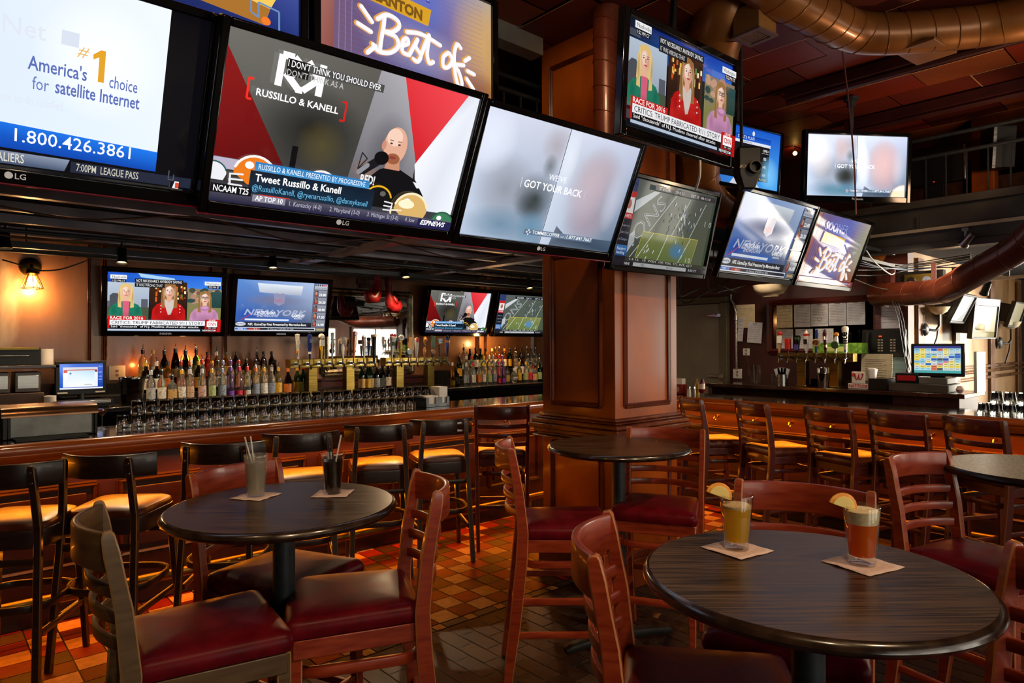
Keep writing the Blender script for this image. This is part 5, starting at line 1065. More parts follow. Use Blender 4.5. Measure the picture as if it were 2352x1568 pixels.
# ------------------------------------------------------------------ beer taps
def handle(parent, loc, spec, lean=0, rz=0):
    o = bpy.data.objects.new('tap_handle', None); COL.objects.link(o); o.parent = parent; o.location = loc; o.rotation_euler = (0, lean, rz); o.scale = (1.3, 1.2, 1.2)
    body = spec['m']; mb = MB(); n = spec.get('n', 14); mb.lathe([(0,-.002),(.008,0),(.009,.02)]+spec['p'], n); b = mb.build('grip', body, o)
    for (kind, z, a, c, tx, tc) in spec.get('b', []):
        m = MB()
        if kind == 'disc': m.lathe([(0,.008),(a*.85,.008),(a,.003),(a,-.006),(0,-.006)], 20, X=Matrix.Translation((0,-.016,z)) @ Matrix.Rotation(PI/2,4,'X'))
        elif kind == 'plate': m.cbox((0,-.018,z), (a, .014, a*1.05 if a > .04 else a*1.6))
        elif kind == 'ball': m.ball((0,0,z), a)
        elif kind == 'fish': m.prism([(-.012,-.05),(.014,-.045),(.02,0),(.012,.045),(.024,.065),(0,.058),(-.02,.068),(-.012,.04),(-.018,0)], -.012, .010, X=Matrix.Translation((0,-.01,z)) @ Matrix.Rotation(PI/2,4,'X'))
        elif kind == 'crest': m.prism([(-.02,0),(.02,0),(.03,.02),(.016,.032),(.004,.022),(-.008,.034),(-.02,.024),(-.028,.026)], -.010, .010, X=Matrix.Translation((0,0,z)) @ Matrix.Rotation(PI/2,4,'X'))
        elif kind == 'band': m.lathe([(0,-.01),(a,-.01),(a,.01),(0,.01)], 14, o=(0,0,z))
        bd = m.build('badge', c, o)
        if tx:
            vs, fs = text_mesh(tx, .02); xs = [q[0] for q in vs]; w_ = max(xs)-min(xs); cx = (max(xs)+min(xs))/2
            vert = len(tx) > 3 or tx == 'lite'; k = .10/w_ if vert else .032/w_; m = MB(); y0 = -.026 if kind not in ('ball','band') else -.030
            if vert: m.add([(-.009+vy*k*1.0-.002, y0, z+(vx-cx)*k) for vx, vy in [(q[0], -q[1]+.4) for q in vs]], fs)
            else: m.add([((vx-cx)*k, y0, z-.010+vy*k) for vx, vy in vs], fs)
            m.build('lettering', tc, o)
    return o
def sp(m, p, **k): d = dict(m=m, p=p); d.update(k); return d
def P(n, c, r=.3, mt=0): return plain(n, c, r, mt)
cW, cOr, cBl, cY, cCu, cGy, cK, cRd, cGn, cWd, cTn = P('white_lacquer','#d8d4c8'), P('orange_lacquer','#d88a1c'), P('blue_lacquer','#1c2c6c'), P('yellow_lacquer','#c8a018'), P('copper_lacquer','#a8643c',.25,.6), P('grey_lacquer','#7a7c78',.3,.5), P('black_lacquer','#0c0c0c',.15), P('red_lacquer','#a81c14'), P('green_lacquer','#2a4a20'), P('turned_wood','#9a6a34'), P('tan_lacquer','#c0a074')
TAP = [(.009,.03),(.016,.17),(.019,.20),(0,.205)]
left = [sp(cW,[(.010,.05),(.017,.19),(.020,.205),(0,.21)],n=4,b=[('band',.06,.0135,cOr,None,None),('plate',.14,.022,cW,None,None)]), sp(cBl,[(.009,.03),(.011,.06),(.019,.10),(.021,.20),(0,.21)],n=4,b=[('band',.05,.012,cW,None,None),('plate',.15,.02,cBl,None,None)]),
 sp(cY,[(.010,.05),(.014,.10),(.016,.15),(0,.16)],b=[('plate',.135,.034,cW,None,None),('ball',.19,.024,cW,None,None)]), sp(cGy,[(.008,.05),(.013,.19),(.016,.22),(0,.225)],n=6), sp(cW,[(.013,.05),(.017,.09),(.012,.12),(.010,.15),(0,.16)],b=[('plate',.155,.052,cTn,None,None),('plate',.155,.040,cBl,None,None)]),
 sp(cCu,[(.010,.04),(.018,.17),(.016,.20),(.018,.21),(.02,.225),(0,.24)],b=[('disc',.215,.018,cRd,None,None)]), sp(cW,[(.012,.04),(.020,.15),(.022,.19),(.006,.205),(0,.206)],n=6,b=[('plate',.13,.024,cW,'Coors',cRd)]), sp(cK,[(.009,-.04),(.011,.04),(.020,.15),(.024,.20),(0,.205)],b=[('band',.20,.025,cTn,None,None)])]
right_ = [sp(cW,[(.010,.03),(.018,.08),(.020,.12),(.028,.17),(.030,.19),(0,.2)],n=6,b=[('crest',.19,.03,cRd,None,None),('plate',.13,.022,cGn,None,None)]), sp(cY,[(.012,.03),(.018,.12),(.016,.15),(0,.155)],n=8,b=[('disc',.185,.027,cW,None,None),('disc',.185,.012,cOr,None,None),('plate',.10,.02,cY,None,None)]), sp(cGy,[(.010,.02),(.012,.06),(0,.065)],b=[('disc',.055,.030,cGy,None,None),('fish',.125,.05,cOr,None,None)]), sp(cW,[(.012,.04),(.016,.10),(.021,.15),(.020,.18),(0,.19)],b=[('plate',.165,.026,cRd,None,None)]),
 sp(cWd,[(.014,.04),(.016,.07),(.009,.09),(.009,.13),(.016,.15),(.013,.19),(0,.2)],b=[('disc',.17,.016,cOr,None,None),('band',.11,.010,cK,None,None)]), sp(cGn,[(.008,.02),(.010,.08),(0,.085)],b=[('disc',.05,.024,cWd,None,None),('disc',.05,.016,cTn,None,None),('fish',.14,.05,cGn,None,None)]), sp(cGy,[(.010,.03),(.013,.11),(0,.12)],b=[('plate',.155,.046,cGy,'IPA',cK)]), sp(cBl,[(.010,.04),(.018,.13),(.017,.16),(.021,.18),(.02,.2),(0,.21)],b=[('band',.15,.019,cCu,None,None),('band',.195,.023,cK,None,None)])]
def faucet(t, x, y, z):
    m = MB(); m.tube([(x,y,z),(x,y-.05,z),(x,y-.075,z-.012),(x,y-.088,z-.055)], [.013,.012,.010,.008], 10); m.tube([(x,y-.05,z),(x,y-.055,z+.05)], .006, 8); m.lathe([(0,0),(.022,0),(.022,-.006),(.012,-.012),(0,-.012)], 14, X=Matrix.Translation((x,y-.002,z)) @ Matrix.Rotation(-PI/2,4,'X') @ Matrix.Scale(-1,4,(0,0,1))); m.build('faucet', CHROME, t)
def tower(name_label, L, h0, hb, pill, specs, xs, drip=True):
    t = thing('beer_tap_tower', name_label, 'beer taps')
    mb = MB(); mb.box((0,-.055,hb-.045),(L,.055,hb+.045)); mb.build('crossbar', BRASS, t, .004)
    for x in pill:
        m = MB(); m.box((x-.048,-.045,h0),(x+.048,.045,hb-.045)); m.box((x-.06,-.055,h0),(x+.06,.055,h0+.012)); m.build('pillar', BRASS, t, .003)
    for x, s in zip(xs, specs):
        faucet(t, x, -.055, hb-.005); handle(t, (x, -.112, hb+.046), s, random.uniform(-.06, .06), random.uniform(-.2,.2))
    return t
t1 = tower('brass tap tower with eight handles, the left of the two before the mirror', .98, 1.10, 1.425, [.25, .67], left, [.06+.122*i for i in range(8)]); t1.location = (2.80, 6.48, 0)
t2 = tower('brass tap tower with eight handles, right of the first and below the boxing gloves', .86, 1.10, 1.42, [.20, .62], right_, [.05+.108*i for i in range(8)]); t2.location = (3.90, 6.50, 0)
third = [sp(cTn,[(.014,.04),(.018,.10),(.014,.13),(.016,.16),(0,.165)],b=[('plate',.12,.04,cW,None,None),('ball',.175,.022,cRd,None,None)]), sp(cRd,[(.026,.03),(.027,.12),(.024,.13),(0,.132)],b=[('plate',.08,.026,cRd,None,None)]), sp(cK,[(.014,.02),(.020,.10),(.024,.14),(.018,.155),(0,.158)],b=[('plate',.05,.03,P('violet_lacquer','#4a3a8c'),None,None),('band',.13,.0245,cGn,None,None)]), sp(cW,[(.014,.02),(.018,.05),(.020,.14),(.024,.15),(.016,.18),(.004,.20),(0,.202)],b=[('band',.16,.025,cRd,None,None),('plate',.10,.026,cK,None,None)]), sp(cBl,[(.009,.06),(.009,.12),(.014,.16),(.010,.2),(0,.21)],b=[('disc',.09,.034,cTn,None,None),('disc',.09,.028,P('maroon_lacquer','#4a1410'),None,None)]), sp(P('maroon_grip','#3a0c0c'),[(.012,.03),(.014,.10),(.019,.17),(.012,.19),(.006,.205),(0,.21)],b=[('plate',.13,.018,cTn,None,None),('band',.06,.0135,BRASSP,None,None)]), sp(cW,[(.014,.06),(.020,.08),(.016,.12),(.012,.145),(0,.15)],b=[('disc',.07,.032,cGn,None,None),('ball',.16,.020,cOr,None,None)]), sp(cW,[(.012,.03),(.018,.12),(.026,.21),(.022,.225),(0,.23)],b=[('band',.02,.0125,STEEL,None,None),('plate',.13,.012,cW,'lite',cK)])]
t3 = tower('brass tap tower with eight handles on the right back bar below the certificates', .80, 1.145, 1.46, [.26, .60], third, [.05+.10*i for i in range(8)]); t3.location = (7.2, 3.56, 0); t3.rotation_euler.z = -PI/2
# ------------------------------------------------------------------ things on and around the left bar
t = thing('napkin_caddy', 'dark plastic caddy holding stacks of white napkins on the left bar', 'caddy', (3.46, 4.92, 1.060), .08)
mb = MB(); W2, D2, hh = .135, .075, .085
mb.box((-W2,-D2,0),(W2,D2,.006)); 
for (x0, x1, y0, y1) in ((-W2,-W2+.005,-D2,D2),(W2-.005,W2,-D2,D2),(-W2,W2,D2-.005,D2)): mb.box((x0,y0,0),(x1,y1,hh))
for (x0, x1, h_) in ((-W2,-W2+.035,hh),(W2-.035,W2,hh),(-.03,.05,hh),(-W2,W2,.030)): mb.box((x0,-D2,0),(x1,-D2+.005,h_))
mb.box((.015,-D2,0),(.020,D2,hh)); mb.build('tray', plain('dark_grey_plastic', '#2c3438', .4), t, .003)
mb = MB()
for k in range(22): mb.box((-W2+.010,-.065,.007+k*.0042),(.010,.065,.010+k*.0042))
mb.build('napkins', WHITE, t)
mb = MB()
for k in range(36): mb.box((.028,-.060,.007+k*.0046),(W2-.012,.060,.0105+k*.0046))
mb.build('napkins', WHITE, t)
t = thing('ice_bin', 'black and steel bin with a rounded copper-tinted lid on the left bar', 'bin', (.40, 4.87, 1.060))
mb = MB(); mb.box((0,0,0),(.46,.34,.135)); mb.box((-.01,-.012,0),(0.02,.34,.155)); mb.box((.45,-.012,0),(.47,.34,.155)); mb.build('body', PLASTK, t, .006)
mb = MB(); mb.box((.03,-.006,.012),(.44,.002,.130)); mb.build('front_plate', noisy('worn_steel', '#5a5a58', '#84847e', (5,5,5), .3, .45, .8), t, .002)
mb = MB(); pr = [(.02*0-.02, .13)]+[(-.02+.06-.06*math.cos(a), .135+.05*math.sin(a)) for a in np.linspace(0, PI/2, 8)]+[(.34,.185),(.34,.135)]
mb.sweep([(-.012,0,0),(.472,0,0)], [(-a, b) for a, b in pr]); mb.build('lid', noisy('copper_steel', '#6a4630', '#8a6244', (5,5,5), .2, .3, .8), t)
t = thing('bar_mat', 'black rubber bar mat lying before the bin on the left bar', 'mat'); o = MB().box((.44,4.70,1.060),(.80,4.85,1.072)).build('mat', PLASTK, t, .003)
t = thing('martini_glass', 'martini glass standing right of the black bin on the left bar', 'glass', (.935, 5.08, 1.060))
mb = MB(); mb.lathe([(0,0),(.034,0),(.034,.002),(.006,.007),(.0035,.02),(.0035,.075),(.006,.085),(.052,.155),(.0525,.156),(.051,.156),(.004,.09),(0,.088)], 28); mb.build('glass', GLASS, t)
mb = MB(); mb.lathe([(0,.092),(.006,.094),(.038,.136),(0,.136)], 24); mb.build('contents', glass('pale_red_drink', '#d8a090', .1), t)
def box_thing(name, label, cat, lo, hi, mats, parts=(), bevel=.004, main='body'):
    t = thing(name, label, cat, ((lo[0]+hi[0])/2, (lo[1]+hi[1])/2, lo[2]))
    def rel(p): return (p[0]-t.location.x, p[1]-t.location.y, p[2]-t.location.z)
    MB().box(rel(lo), rel(hi)).build(main, mats, t, bevel)
    for nm, a, b, m in parts: MB().box(rel(a), rel(b)).build(nm, m, t, .002)
    return t
# till monitor
t = thing('till_monitor', 'small computer monitor with a blue desktop on the left back bar', 'monitor', (1.065, 6.62, 1.10), 0)
mb = MB(); mb.box((-.185,-.02,.10),(.185,.03,.385)); mb.build('case', PLASTK, t, .006); mb = MB(); mb.lathe([(0,0),(.10,0),(.10,.01),(.03,.02),(.025,.11),(0,.11)], 20); mb.build('stand', PLASTK, t)
s = bpy.data.objects.new('screen', pic_desktop()); COL.objects.link(s); s.parent = t; s.location = (0,-.0225,.255); s.scale = (.31/16,.02,.21/9)
for x0 in (-.17, .10): MB().box((x0,-.024,.115),(x0+.07,-.02,.127)).build('sticker', WHITEP, t)
box_thing('cash_drawer', 'black cash drawer with a steel edge under the till monitor', 'cash drawer', (.84,6.40,1.10), (1.26,6.58,1.165), PLASTK, [('front_edge', (.86,6.39,1.14), (1.24,6.40,1.162), STEEL)])
box_thing('receipt_printer', 'black receipt printer on the shelf at the far left', 'printer', (.42,6.75,1.455), (.80,7.1,1.60), PLASTK, [('paper_slot', (.5,6.74,1.53), (.72,6.75,1.535), STEEL), ('lid_strip', (.44,6.74,1.58), (.79,6.76,1.60), BRASS)])
box_thing('wall_shelf', 'dark shelf under the printer at the far left', 'shelf', (.3,6.6,1.43), (1.0,7.3,1.455), WDARK)
def roll(label, loc, r=.042, h=.105):
    t = thing('paper_roll', label, 'paper roll', loc); MB().lathe([(0,0),(r,0),(r,h),(.014,h),(.012,h-.004),(0,h-.004)], 24).build('roll', WHITE, t); return t
roll('white paper roll on the shelf beside the printer', (.84, 6.8, 1.456), .055, .13); roll('white paper cup at the foot of the till monitor', (.83, 6.48, 1.10), .042, .11)
for k, x in enumerate((.50, .70)): box_thing('napkin_dispenser', 'chrome-fronted dispenser below the shelf, %s at the far left' % ('outer one' if k == 0 else 'one nearer the monitor'), 'dispenser', (x-.085,6.62,1.24), (x+.085,6.9,1.40), noisy('brown_plastic', '#3c2a1c', '#4c3626', (5,5,5), .3), [('front_plate', (x-.07,6.605,1.27), (x+.07,6.62,1.375), STEEL)])
box_thing('storage_box', 'brown box below the chrome-fronted dispensers at the far left', 'box', (.42,6.55,1.10), (.80,6.95,1.235), noisy('brown_card', '#3a281c', '#4a3424', (5,5,5), .5))
t = thing('headset', 'black telephone headset hanging beside the dispensers', 'headset', (.93, 6.75, 1.27)); MB().tube([(0,0,0),(.03,0,.05),(.02,0,.12),(-.02,0,.17),(-.05,0,.16)], .012, 8).build('band', PLASTK, t); MB().ball((0,-.02,0), .032).build('earpiece', PLASTK, t)
t = thing('ice_bucket', 'tall dark steel bucket between the till monitor and the liquor bottles', 'bucket', (1.42, 6.50, 1.10)); MB().lathe([(0,0),(.078,0),(.098,.22),(.102,.225),(.102,.24),(.097,.24),(.075,.01),(0,.01)], 32).build('pail', noisy('dark_steel', '#54524e', '#767470', (3,3,60), .16, .25, 1), t); MB().tube([(-.10,0,.21),(-.115,-.01,.19),(-.10,-.02,.17)], .006, 8).build('handle', CHROME, t)
def outlet(label, loc, rz, s=.085):
    t = thing('power_outlet', label, 'outlet', loc, rz); MB().box((-s/2,-.012,-s/2),(s/2,0,s/2)).build('plate', WHITEP, t, .004); m = MB()
    for z in (-.02,.02): m.box((-.012,-.016,z-.012),(.012,-.011,z+.012))
    m.build('socket', plain('socket_ivory', '#8a8070', .5), t, .002); return t
a = pv(269, 856, 7.31); outlet('square white outlet on the copper-coloured wall above the steel bucket', (a.x, 7.318, a.z), 0, .14)
# wall sconce with a caged bulb
a = pv(70, 612, 7.30)
t = thing('wall_sconce', 'lit brass wall sconce with a caged bulb at the far left', 'wall lamp', (a.x, 7.32, a.z))
MB().lathe([(0,0),(.085,0),(.08,.015),(.055,.03),(.03,.04),(0,.04)], 28, X=Matrix.Rotation(PI/2,4,'X')).build('backplate', noisy('aged_brass', '#5a4420', '#74592c', (9,9,9), .3, .4, 1), t)
mb = MB(); mb.tube([(0,-.03,.0),(0,-.10,.01),(0,-.12,-.03)], .012, 10); mb.lathe([(0,-.02),(.045,-.03),(.055,-.07),(.035,-.09),(0,-.09)], 20, o=(0,-.12,0)); mb.build('socket', noisy('aged_brass_cup', '#5a4420', '#74592c', (9,9,9), .3, .4, 1), t)
BULB = plain('glowing_bulb', '#ffe0a0', .3, emit='#ffc060', es=14)
MB().lathe([(0,-.09),(.022,-.095),(.036,-.135),(.030,-.17),(0,-.185)], 18, o=(0,-.12,0)).build('bulb', BULB, t)
mb = MB()
for k in range(8): c_, s_ = math.cos(k*PI/4), math.sin(k*PI/4); mb.tube([(c_*.04,-.12+s_*.04,-.08),(c_*.085,-.12+s_*.085,-.20)], .003, 6)
mb.tube([(.085*math.cos(k*PI/10),-.12+.085*math.sin(k*PI/10),-.20) for k in range(20)], .003, 6, closed=True); mb.build('cage', BRASSP, t)
point('sconce_light', (0,-.13,-.20), 16, (1, .55, .2), .05, t)
# mirror and boxing gloves
mt = thing('wall_mirror', 'silver-framed mirror on the back wall behind the tap handles', 'mirror', (4.20, 7.315, 1.76))
mw, mh = .60, .485
MB().box((-mw+.03,-.012,-mh+.03),(mw-.03,0,mh-.03)).build('glass', MIRROR, mt)
mb = MB(); pr = [(-.045,0),(-.045,.03),(-.02,.045),(.0,.03),(.02,.036),(.045,.02),(.045,0)]; pts = [(-mw,0,-mh),(mw,0,-mh),(mw,0,mh),(-mw,0,mh)]
for i in range(4): mb.sweep([pts[i], pts[(i+1) % 4]], pr, up=(0,-1,0))
mb.build('frame', noisy('silver_gilt', '#6c6250', '#b0a488', (9,9,9), .2, .35, .9), mt)
GLV = noisy('red_glove_leather', '#6c0e10', '#8e161a', (25,25,25), .28, .4, bump=.06)
def glove(label, px, py, v, rz):
    a = pv(px, py, v); t = thing('boxing_glove', label, 'boxing glove', a, rz, 'boxing gloves hanging before the mirror')
    mb = MB(); pts = [(0,0,.26),(0,0,.14),(.0,0,.06),(.015,0,-.02),(.05,0,-.08),(.095,0,-.085),(.13,0,-.045),(.125,0,.0)]
    mb.tube(pts[:2]+pts[2:], [.042,.040,.046,.062,.072,.070,.056,.030], 16); mb.ball((.05,0,-.065),(.085,.062,.062)); mb.build('mitt', GLV, t, ang=80)
    m = MB(); m.tube([(.045,-.02,.05),(.065,-.045,.0),(.085,-.05,-.03)], [.022,.028,.02], 10); m.build('thumb', GLV, t, ang=80)
    m = MB(); m.lathe([(.043,.0),(.0465,.01),(.0465,.10),(.043,.11)], 16, o=(0,0,.15)); m.build('cuff', noisy('dark_red_cuff', '#5a1014', '#6e1418', (9,9,9), .45), t)
    m = MB(); m.tube([(.01,0,.26),(.0,0,.36),(-.01,0,.46)], .004, 6); m.tube([(.02,-.055,.1),(.01,-.02,.26)], .003, 6); m.build('lace', plain('tan_lace', '#a88c5c', .7), t); return t
glove('red boxing glove hanging highest, nearer the television', 868, 668, 6.72, PI); glove('red boxing glove hanging lower and to the right, before the mirror', 893, 690, 6.72, 0)

# ------------------------------------------------------------------ right bar: wall and counter things
def on_wall(v, z): return Matrix.Translation((7.648, v, z)) @ Matrix.Rotation(-PI/2, 4, 'Z')
def sheet(label, v, z, w_, h_, mat, lines=7, tilt=0, out=.004, cat='notice', head=True, seed=1, group=None, inkc='#3c3c40'):
    o = thing('paper_notice', label, cat, (7.648-out, v, z), -PI/2, group); o.rotation_euler = (0, tilt, -PI/2)
    MB().box((-w_/2,-.001,-h_/2),(w_/2,0,h_/2)).build('sheet', mat, o)
    rr = random.Random(seed); m = MB()
    for k in range(lines):
        zz = h_*.34-k*h_*.72/max(1, lines); l = w_*(.36+.08*rr.random()); x = -w_*.4
        while x < -w_*.4+2*l*.95:
            q = w_*(.03+.08*rr.random()); m.box((x,-.0016,zz),(min(x+q, w_*.42),-.001,zz+h_*.012)); x += q+w_*.02
    if head: m.box((-w_*.15,-.0016,h_*.41),(w_*.15,-.001,h_*.43))
    m.build('print', plain('ink', inkc, .7), o); return o
fr = thing('certificate_frame', 'dark wooden frame holding permits on the wall behind the right bar', 'frame', (7.65, 3.30, 1.80), -PI/2)
mb = MB(); pr = [(-.035,0),(-.035,.03),(-.01,.04),(.035,.02),(.035,0)]; pts = [(-.60,0,-.29),(.60,0,-.29),(.60,0,.29),(-.60,0,.29)]
for i in range(4): mb.sweep([pts[i], pts[(i+1) % 4]], pr, up=(0,-1,0))
mb.build('frame', WREDD, fr); MB().box((-.57,-.008,-.26),(.57,0,.26)).build('backing_mirror', plain('dark_mirror', '#3a3634', .06, 1), fr)
GP = 'permits in the dark frame'
sheet('tan certificate at the left end of the framed upper row', 3.715, 1.925, .19, .265, CREAM, 5, seed=2, group=GP, out=.012)
for k, nm in enumerate(('second', 'third', 'fourth', 'fifth')):
    o = sheet('grey permit, %s from the left in the framed upper row' % nm, 3.505-.196*k, 1.928+.004*k, .19, .265, PAPERG, 11, seed=k+5, group=GP, out=.012)
    if k == 1:
        m = MB()
        for (x0, x1, z0, z1) in ((-.085,.085,-.105,-.102),(-.085,.085,0,.003),(-.085,-.082,-.105,0),(.082,.085,-.105,0)): m.box((x0,-.0018,z0),(x1,-.001,z1))
        m.lathe([(.020,0),(.024,0),(.024,.0018),(.020,.0018)], 20, X=Matrix.Translation((0,-.0002,-.05)) @ Matrix.Rotation(PI/2,4,'X')); m.build('seal', plain('seal_ink', '#5a5a66', .7), o)
for k in range(3): sheet('grey permit, %s from the left in the framed lower row' % ORD[k], 3.715-.23*k, 1.66, .20, .225, PAPERG, 8, seed=k+11, group=GP, out=.012)
GN = 'papers pinned beside the door'
sheet('striped paper chart pinned left of the dark frame', 4.22, 1.945, .26, .285, CREAM, 16, seed=21, head=False, inkc='#8a7a54', group=GN)
sheet('narrow curled paper slip below the striped chart', 4.27, 1.78, .075, .29, PAPERG, 5, .09, .02, seed=22, group=GN)
sheet('tilted grey letter pinned below the striped chart', 4.08, 1.74, .185, .25, PAPERG, 8, .07, .03, seed=23, group=GN)
sheet('white letter pinned right of the dark frame', 2.58, 1.90, .19, .28, PAPERG, 7, seed=24)
# conduit and outlets
t = thing('electrical_conduit', 'grey conduit bending down the dark red wall to a white outlet box', 'conduit'); q = [pu(1677,690,7.6),pu(1683,712,7.6),pu(1685,735,7.6),pu(1685,840,7.6)]
q = [Vector((7.62, q[0].y, 2.22)), Vector((7.62, q[0].y, 2.16)), Vector((7.62, q[1].y-.01, 2.10)), Vector((7.62, q[2].y-.02, 2.0)), Vector((7.62, q[3].y-.03, 1.30))]
MB().tube(q, .014, 10).build('pipe', STEEL, t); m = MB(); m.lathe([(.018,0),(.018,.03)], 12, o=tuple(q[3]-Vector((0,0,.1)))); m.build('coupling', CHROME, t)
outlet('square white outlet box at the foot of the grey conduit', (7.645, q[4].y, 1.235), -PI/2, .12); a = pu(1714, 808, 7.64); outlet('small white wall outlet left of the dark frame', (7.648, a.y, a.z), -PI/2, .085)
t = thing('power_cable', 'thin cable trailing from the small outlet to the clear pitcher', 'cable'); MB().tube([(7.63,a.y,a.z-.03),(7.60,a.y-.05,1.35),(7.5,a.y-.10,1.22)], .004, 6).build('cord', plain('brown_cord','#4a2c20',.5), t)
CZB = 1.145
def at_r(px, u=7.25): a = pu(px, 880, u); return a.y
def cyl_thing(name, label, cat, loc, prof, mat, main='body', n=28):
    t = thing(name, label, cat, loc); MB().lathe(prof, n).build(main, mat, t); return t
cyl_thing('pitcher', 'clear plastic pitcher on the right back bar, nearest the grey door', 'pitcher', (7.3, at_r(1735,7.3), CZB), [(0,0),(.052,0),(.056,.005),(.075,.21),(.072,.21),(.052,.01),(0,.01)], GLASS, 'jug')
t = cyl_thing('utensil_tin', 'steel tin holding grey napkins on the right back bar', 'tin', (7.2, at_r(1797,7.2), CZB), [(0,0),(.056,0),(.056,.12),(.054,.12),(.054,.01),(0,.01)], STEEL, 'tin')
m = MB(); 
for k in range(4): m.cbox((0,0,.13),(.06,.012,.13), X=Matrix.Rotation(-.35+k*.22,4,'X') @ Matrix.Rotation(PI/2,4,'Z'))
m.build('napkins', PAPERG, t)
cyl_thing('water_glass', 'dark drinking glass left of the steel tin', 'glass', (7.22, at_r(1778,7.22), CZB), [(0,0),(.03,0),(.04,.12),(.038,.12),(.028,.01),(0,.01)], GLASS, 'glass')
cyl_thing('cocktail_shaker', 'shiny steel shaker between the brass pillars of the right tap tower', 'shaker', (7.16, at_r(1891,7.16), CZB), [(0,0),(.050,0),(.054,.01),(.066,.14),(.068,.145),(.066,.15),(.07,.20),(.068,.205),(.064,.15),(.05,.01),(0,.01)], CHROME, 'cup')
t = thing('lime_box', 'green produce box behind the right tap handles', 'box', (7.42, 3.0, 1.52)); MB().box((-.10,-.27,-.375),(.10,.27,-.30)).build('shelf', WDARK, t); MB().box((-.09,-.25,-.02),(.09,.25,.09)).build('carton', noisy('green_print', '#3c7a1c', '#8ab83c', (30,30,30), .5), t); MB().box((-.05,-.02,-.30),(.05,.02,-.02)).build('support', WDARK, t)
MB().box((-.092,-.12,.0),(-.09,.10,.05)).build('label', plain('lime_label', '#c8d87a', .5), t)
# team sign with a curly W
a = pu(1972, 888, 7.12); t = thing('counter_sign', 'small white sign with a red curly W and the word NATITUDE', 'sign', (7.12, a.y, CZB), -PI/2)
MB().box((-.10,-.01,0),(.10,.01,.055)).box((-.065,-.01,.055),(.065,.01,.175)).build('board', WHITEP, t, .006)
m = MB(); cw = [(-.05,.155),(-.056,.135),(-.04,.128),(-.034,.148),(-.040,.158),(-.028,.152),(-.024,.115),(-.012,.095),(.004,.125),(.012,.155),(.008,.125),(.014,.098),(.030,.102),(.044,.135),(.040,.156),(.054,.150)]
m.tube([(x, -.012, z) for x, z in cw], .0055, 8)
vs, fs = text_mesh('NATITUDE', .03); xs = [v[0] for v in vs]; k = .175/(max(xs)-min(xs)); m.add([((vx-(max(xs)+min(xs))/2)*k, -.0115, .014+vy*k*1.25) for vx, vy in vs], fs); m.build('lettering', plain('sign_red', '#b01c24', .5), t)
cyl_thing('receipt_stack', 'rolled white receipts in a glass beside the curly W sign', 'receipts', (7.2, at_r(2003,7.2), CZB), [(0,0),(.022,0),(.05,.20),(.03,.21),(0,.19)], WHITE, 'paper', 10)
t = thing('spiral_notebook', 'cream spiral-bound sheet standing behind the receipts', 'notebook', (7.45, at_r(2012,7.45), CZB+.005), -PI/2); t.rotation_euler.x = -.08
MB().box((-.15,-.003,0),(.15,.003,.345)).build('page', CREAM, t); m = MB()
for k in range(12): m.box((-.11,-.0045,.28-k*.018),(.10-.02*(k % 3),-.003,.284-k*.018))
m.build('print', plain('note_ink', '#4a4234', .7), t); m = MB()
for k in range(17): m.tube([(.145,-.008,.02+k*.02),(.158,0,.02+k*.02),(.145,.008,.02+k*.02)], .002, 6)
m.build('spiral', PLASTK, t)
t = thing('wall_telephone', 'black wall telephone with lit keys right of the dark frame', 'telephone', (7.648, 2.62, 1.60), -PI/2); MB().box((-.22,-.06,-.14),(.20,0,.15)).build('case', PLASTK, t, .01); m = MB()
for i in range(4):
    for j in range(5): m.box((-.06+i*.03+(.06 if i > 1 else 0),-.064,-.08+j*.028),(-.04+i*.03+(.06 if i > 1 else 0),-.06,-.065+j*.028))
m.build('keys', plain('key_ivory', '#a89c84', .5), t); m = MB(); m.box((-.05,-.064,.07),(-.02,-.06,.085)); m.build('light', plain('red_light', '#c03018', .4, emit='#e04818', es=.8), t)
m = MB(); m.tube([(-.16,-.08,-.11),(-.165,-.09,0),(-.16,-.08,.12)], [.03,.02,.03], 10); m.build('handset', PLASTK, t)
sheet('pale blue card pinned below the telephone', 2.50, 1.36, .14, .20, plain('blue_card', '#7a949c', .6), 3, seed=31); outlet('white wall switch behind the black organiser', (7.648, 2.50, 1.20), -PI/2, .11)
box_thing('menu_holder', 'black box between the receipts and the till on the right back bar', 'box', (7.1,2.42,CZB), (7.3,2.60,CZB+.11), PLASTK)
box_thing('card_terminal', 'low black printer with a red cover beside the right till', 'printer', (7.12,2.16,CZB+.076), (7.42,2.36,CZB+.17), PLASTK, [('red_cover', (7.105,2.18,CZB+.10), (7.12,2.34,CZB+.15), P('red_cover','#a01c24',.3))])
box_thing('cash_drawer', 'wide grey cash drawer under the right till', 'cash drawer', (7.06,1.90,CZB), (7.46,2.40,CZB+.075), noisy('drawer_grey', '#3a3430', '#4a423c', (5,5,5), .4), [('side_plate', (7.07,1.895,CZB+.01), (7.45,1.90,CZB+.07), plain('pale_steel', '#8c8a84', .4, .4))])
box_thing('computer_box', 'pale grey computer box stacked on the wide cash drawer', 'computer', (7.10,1.92,CZB+.076), (7.42,2.15,CZB+.135), noisy('computer_grey', '#4a4844', '#5c5852', (5,5,5), .4), [('side_plate', (7.11,1.913,CZB+.08), (7.40,1.92,CZB+.13), WHITEP)])
t = thing('till_screen', 'till touch screen showing a colourful button grid on the right back bar', 'monitor', (7.20, 2.02, CZB+.055), -PI/2+.15); MB().box((-.215,-.02,.09),(.215,.04,.40)).build('case', PLASTK, t, .01); MB().box((-.06,.0,.08),(.06,.05,.12)).build('neck', PLASTK, t, .006)
s = bpy.data.objects.new('screen', pic_till()); COL.objects.link(s); s.parent = t; s.location = (0,-.0225,.25); s.scale = (.375/16,.02,.255/9)
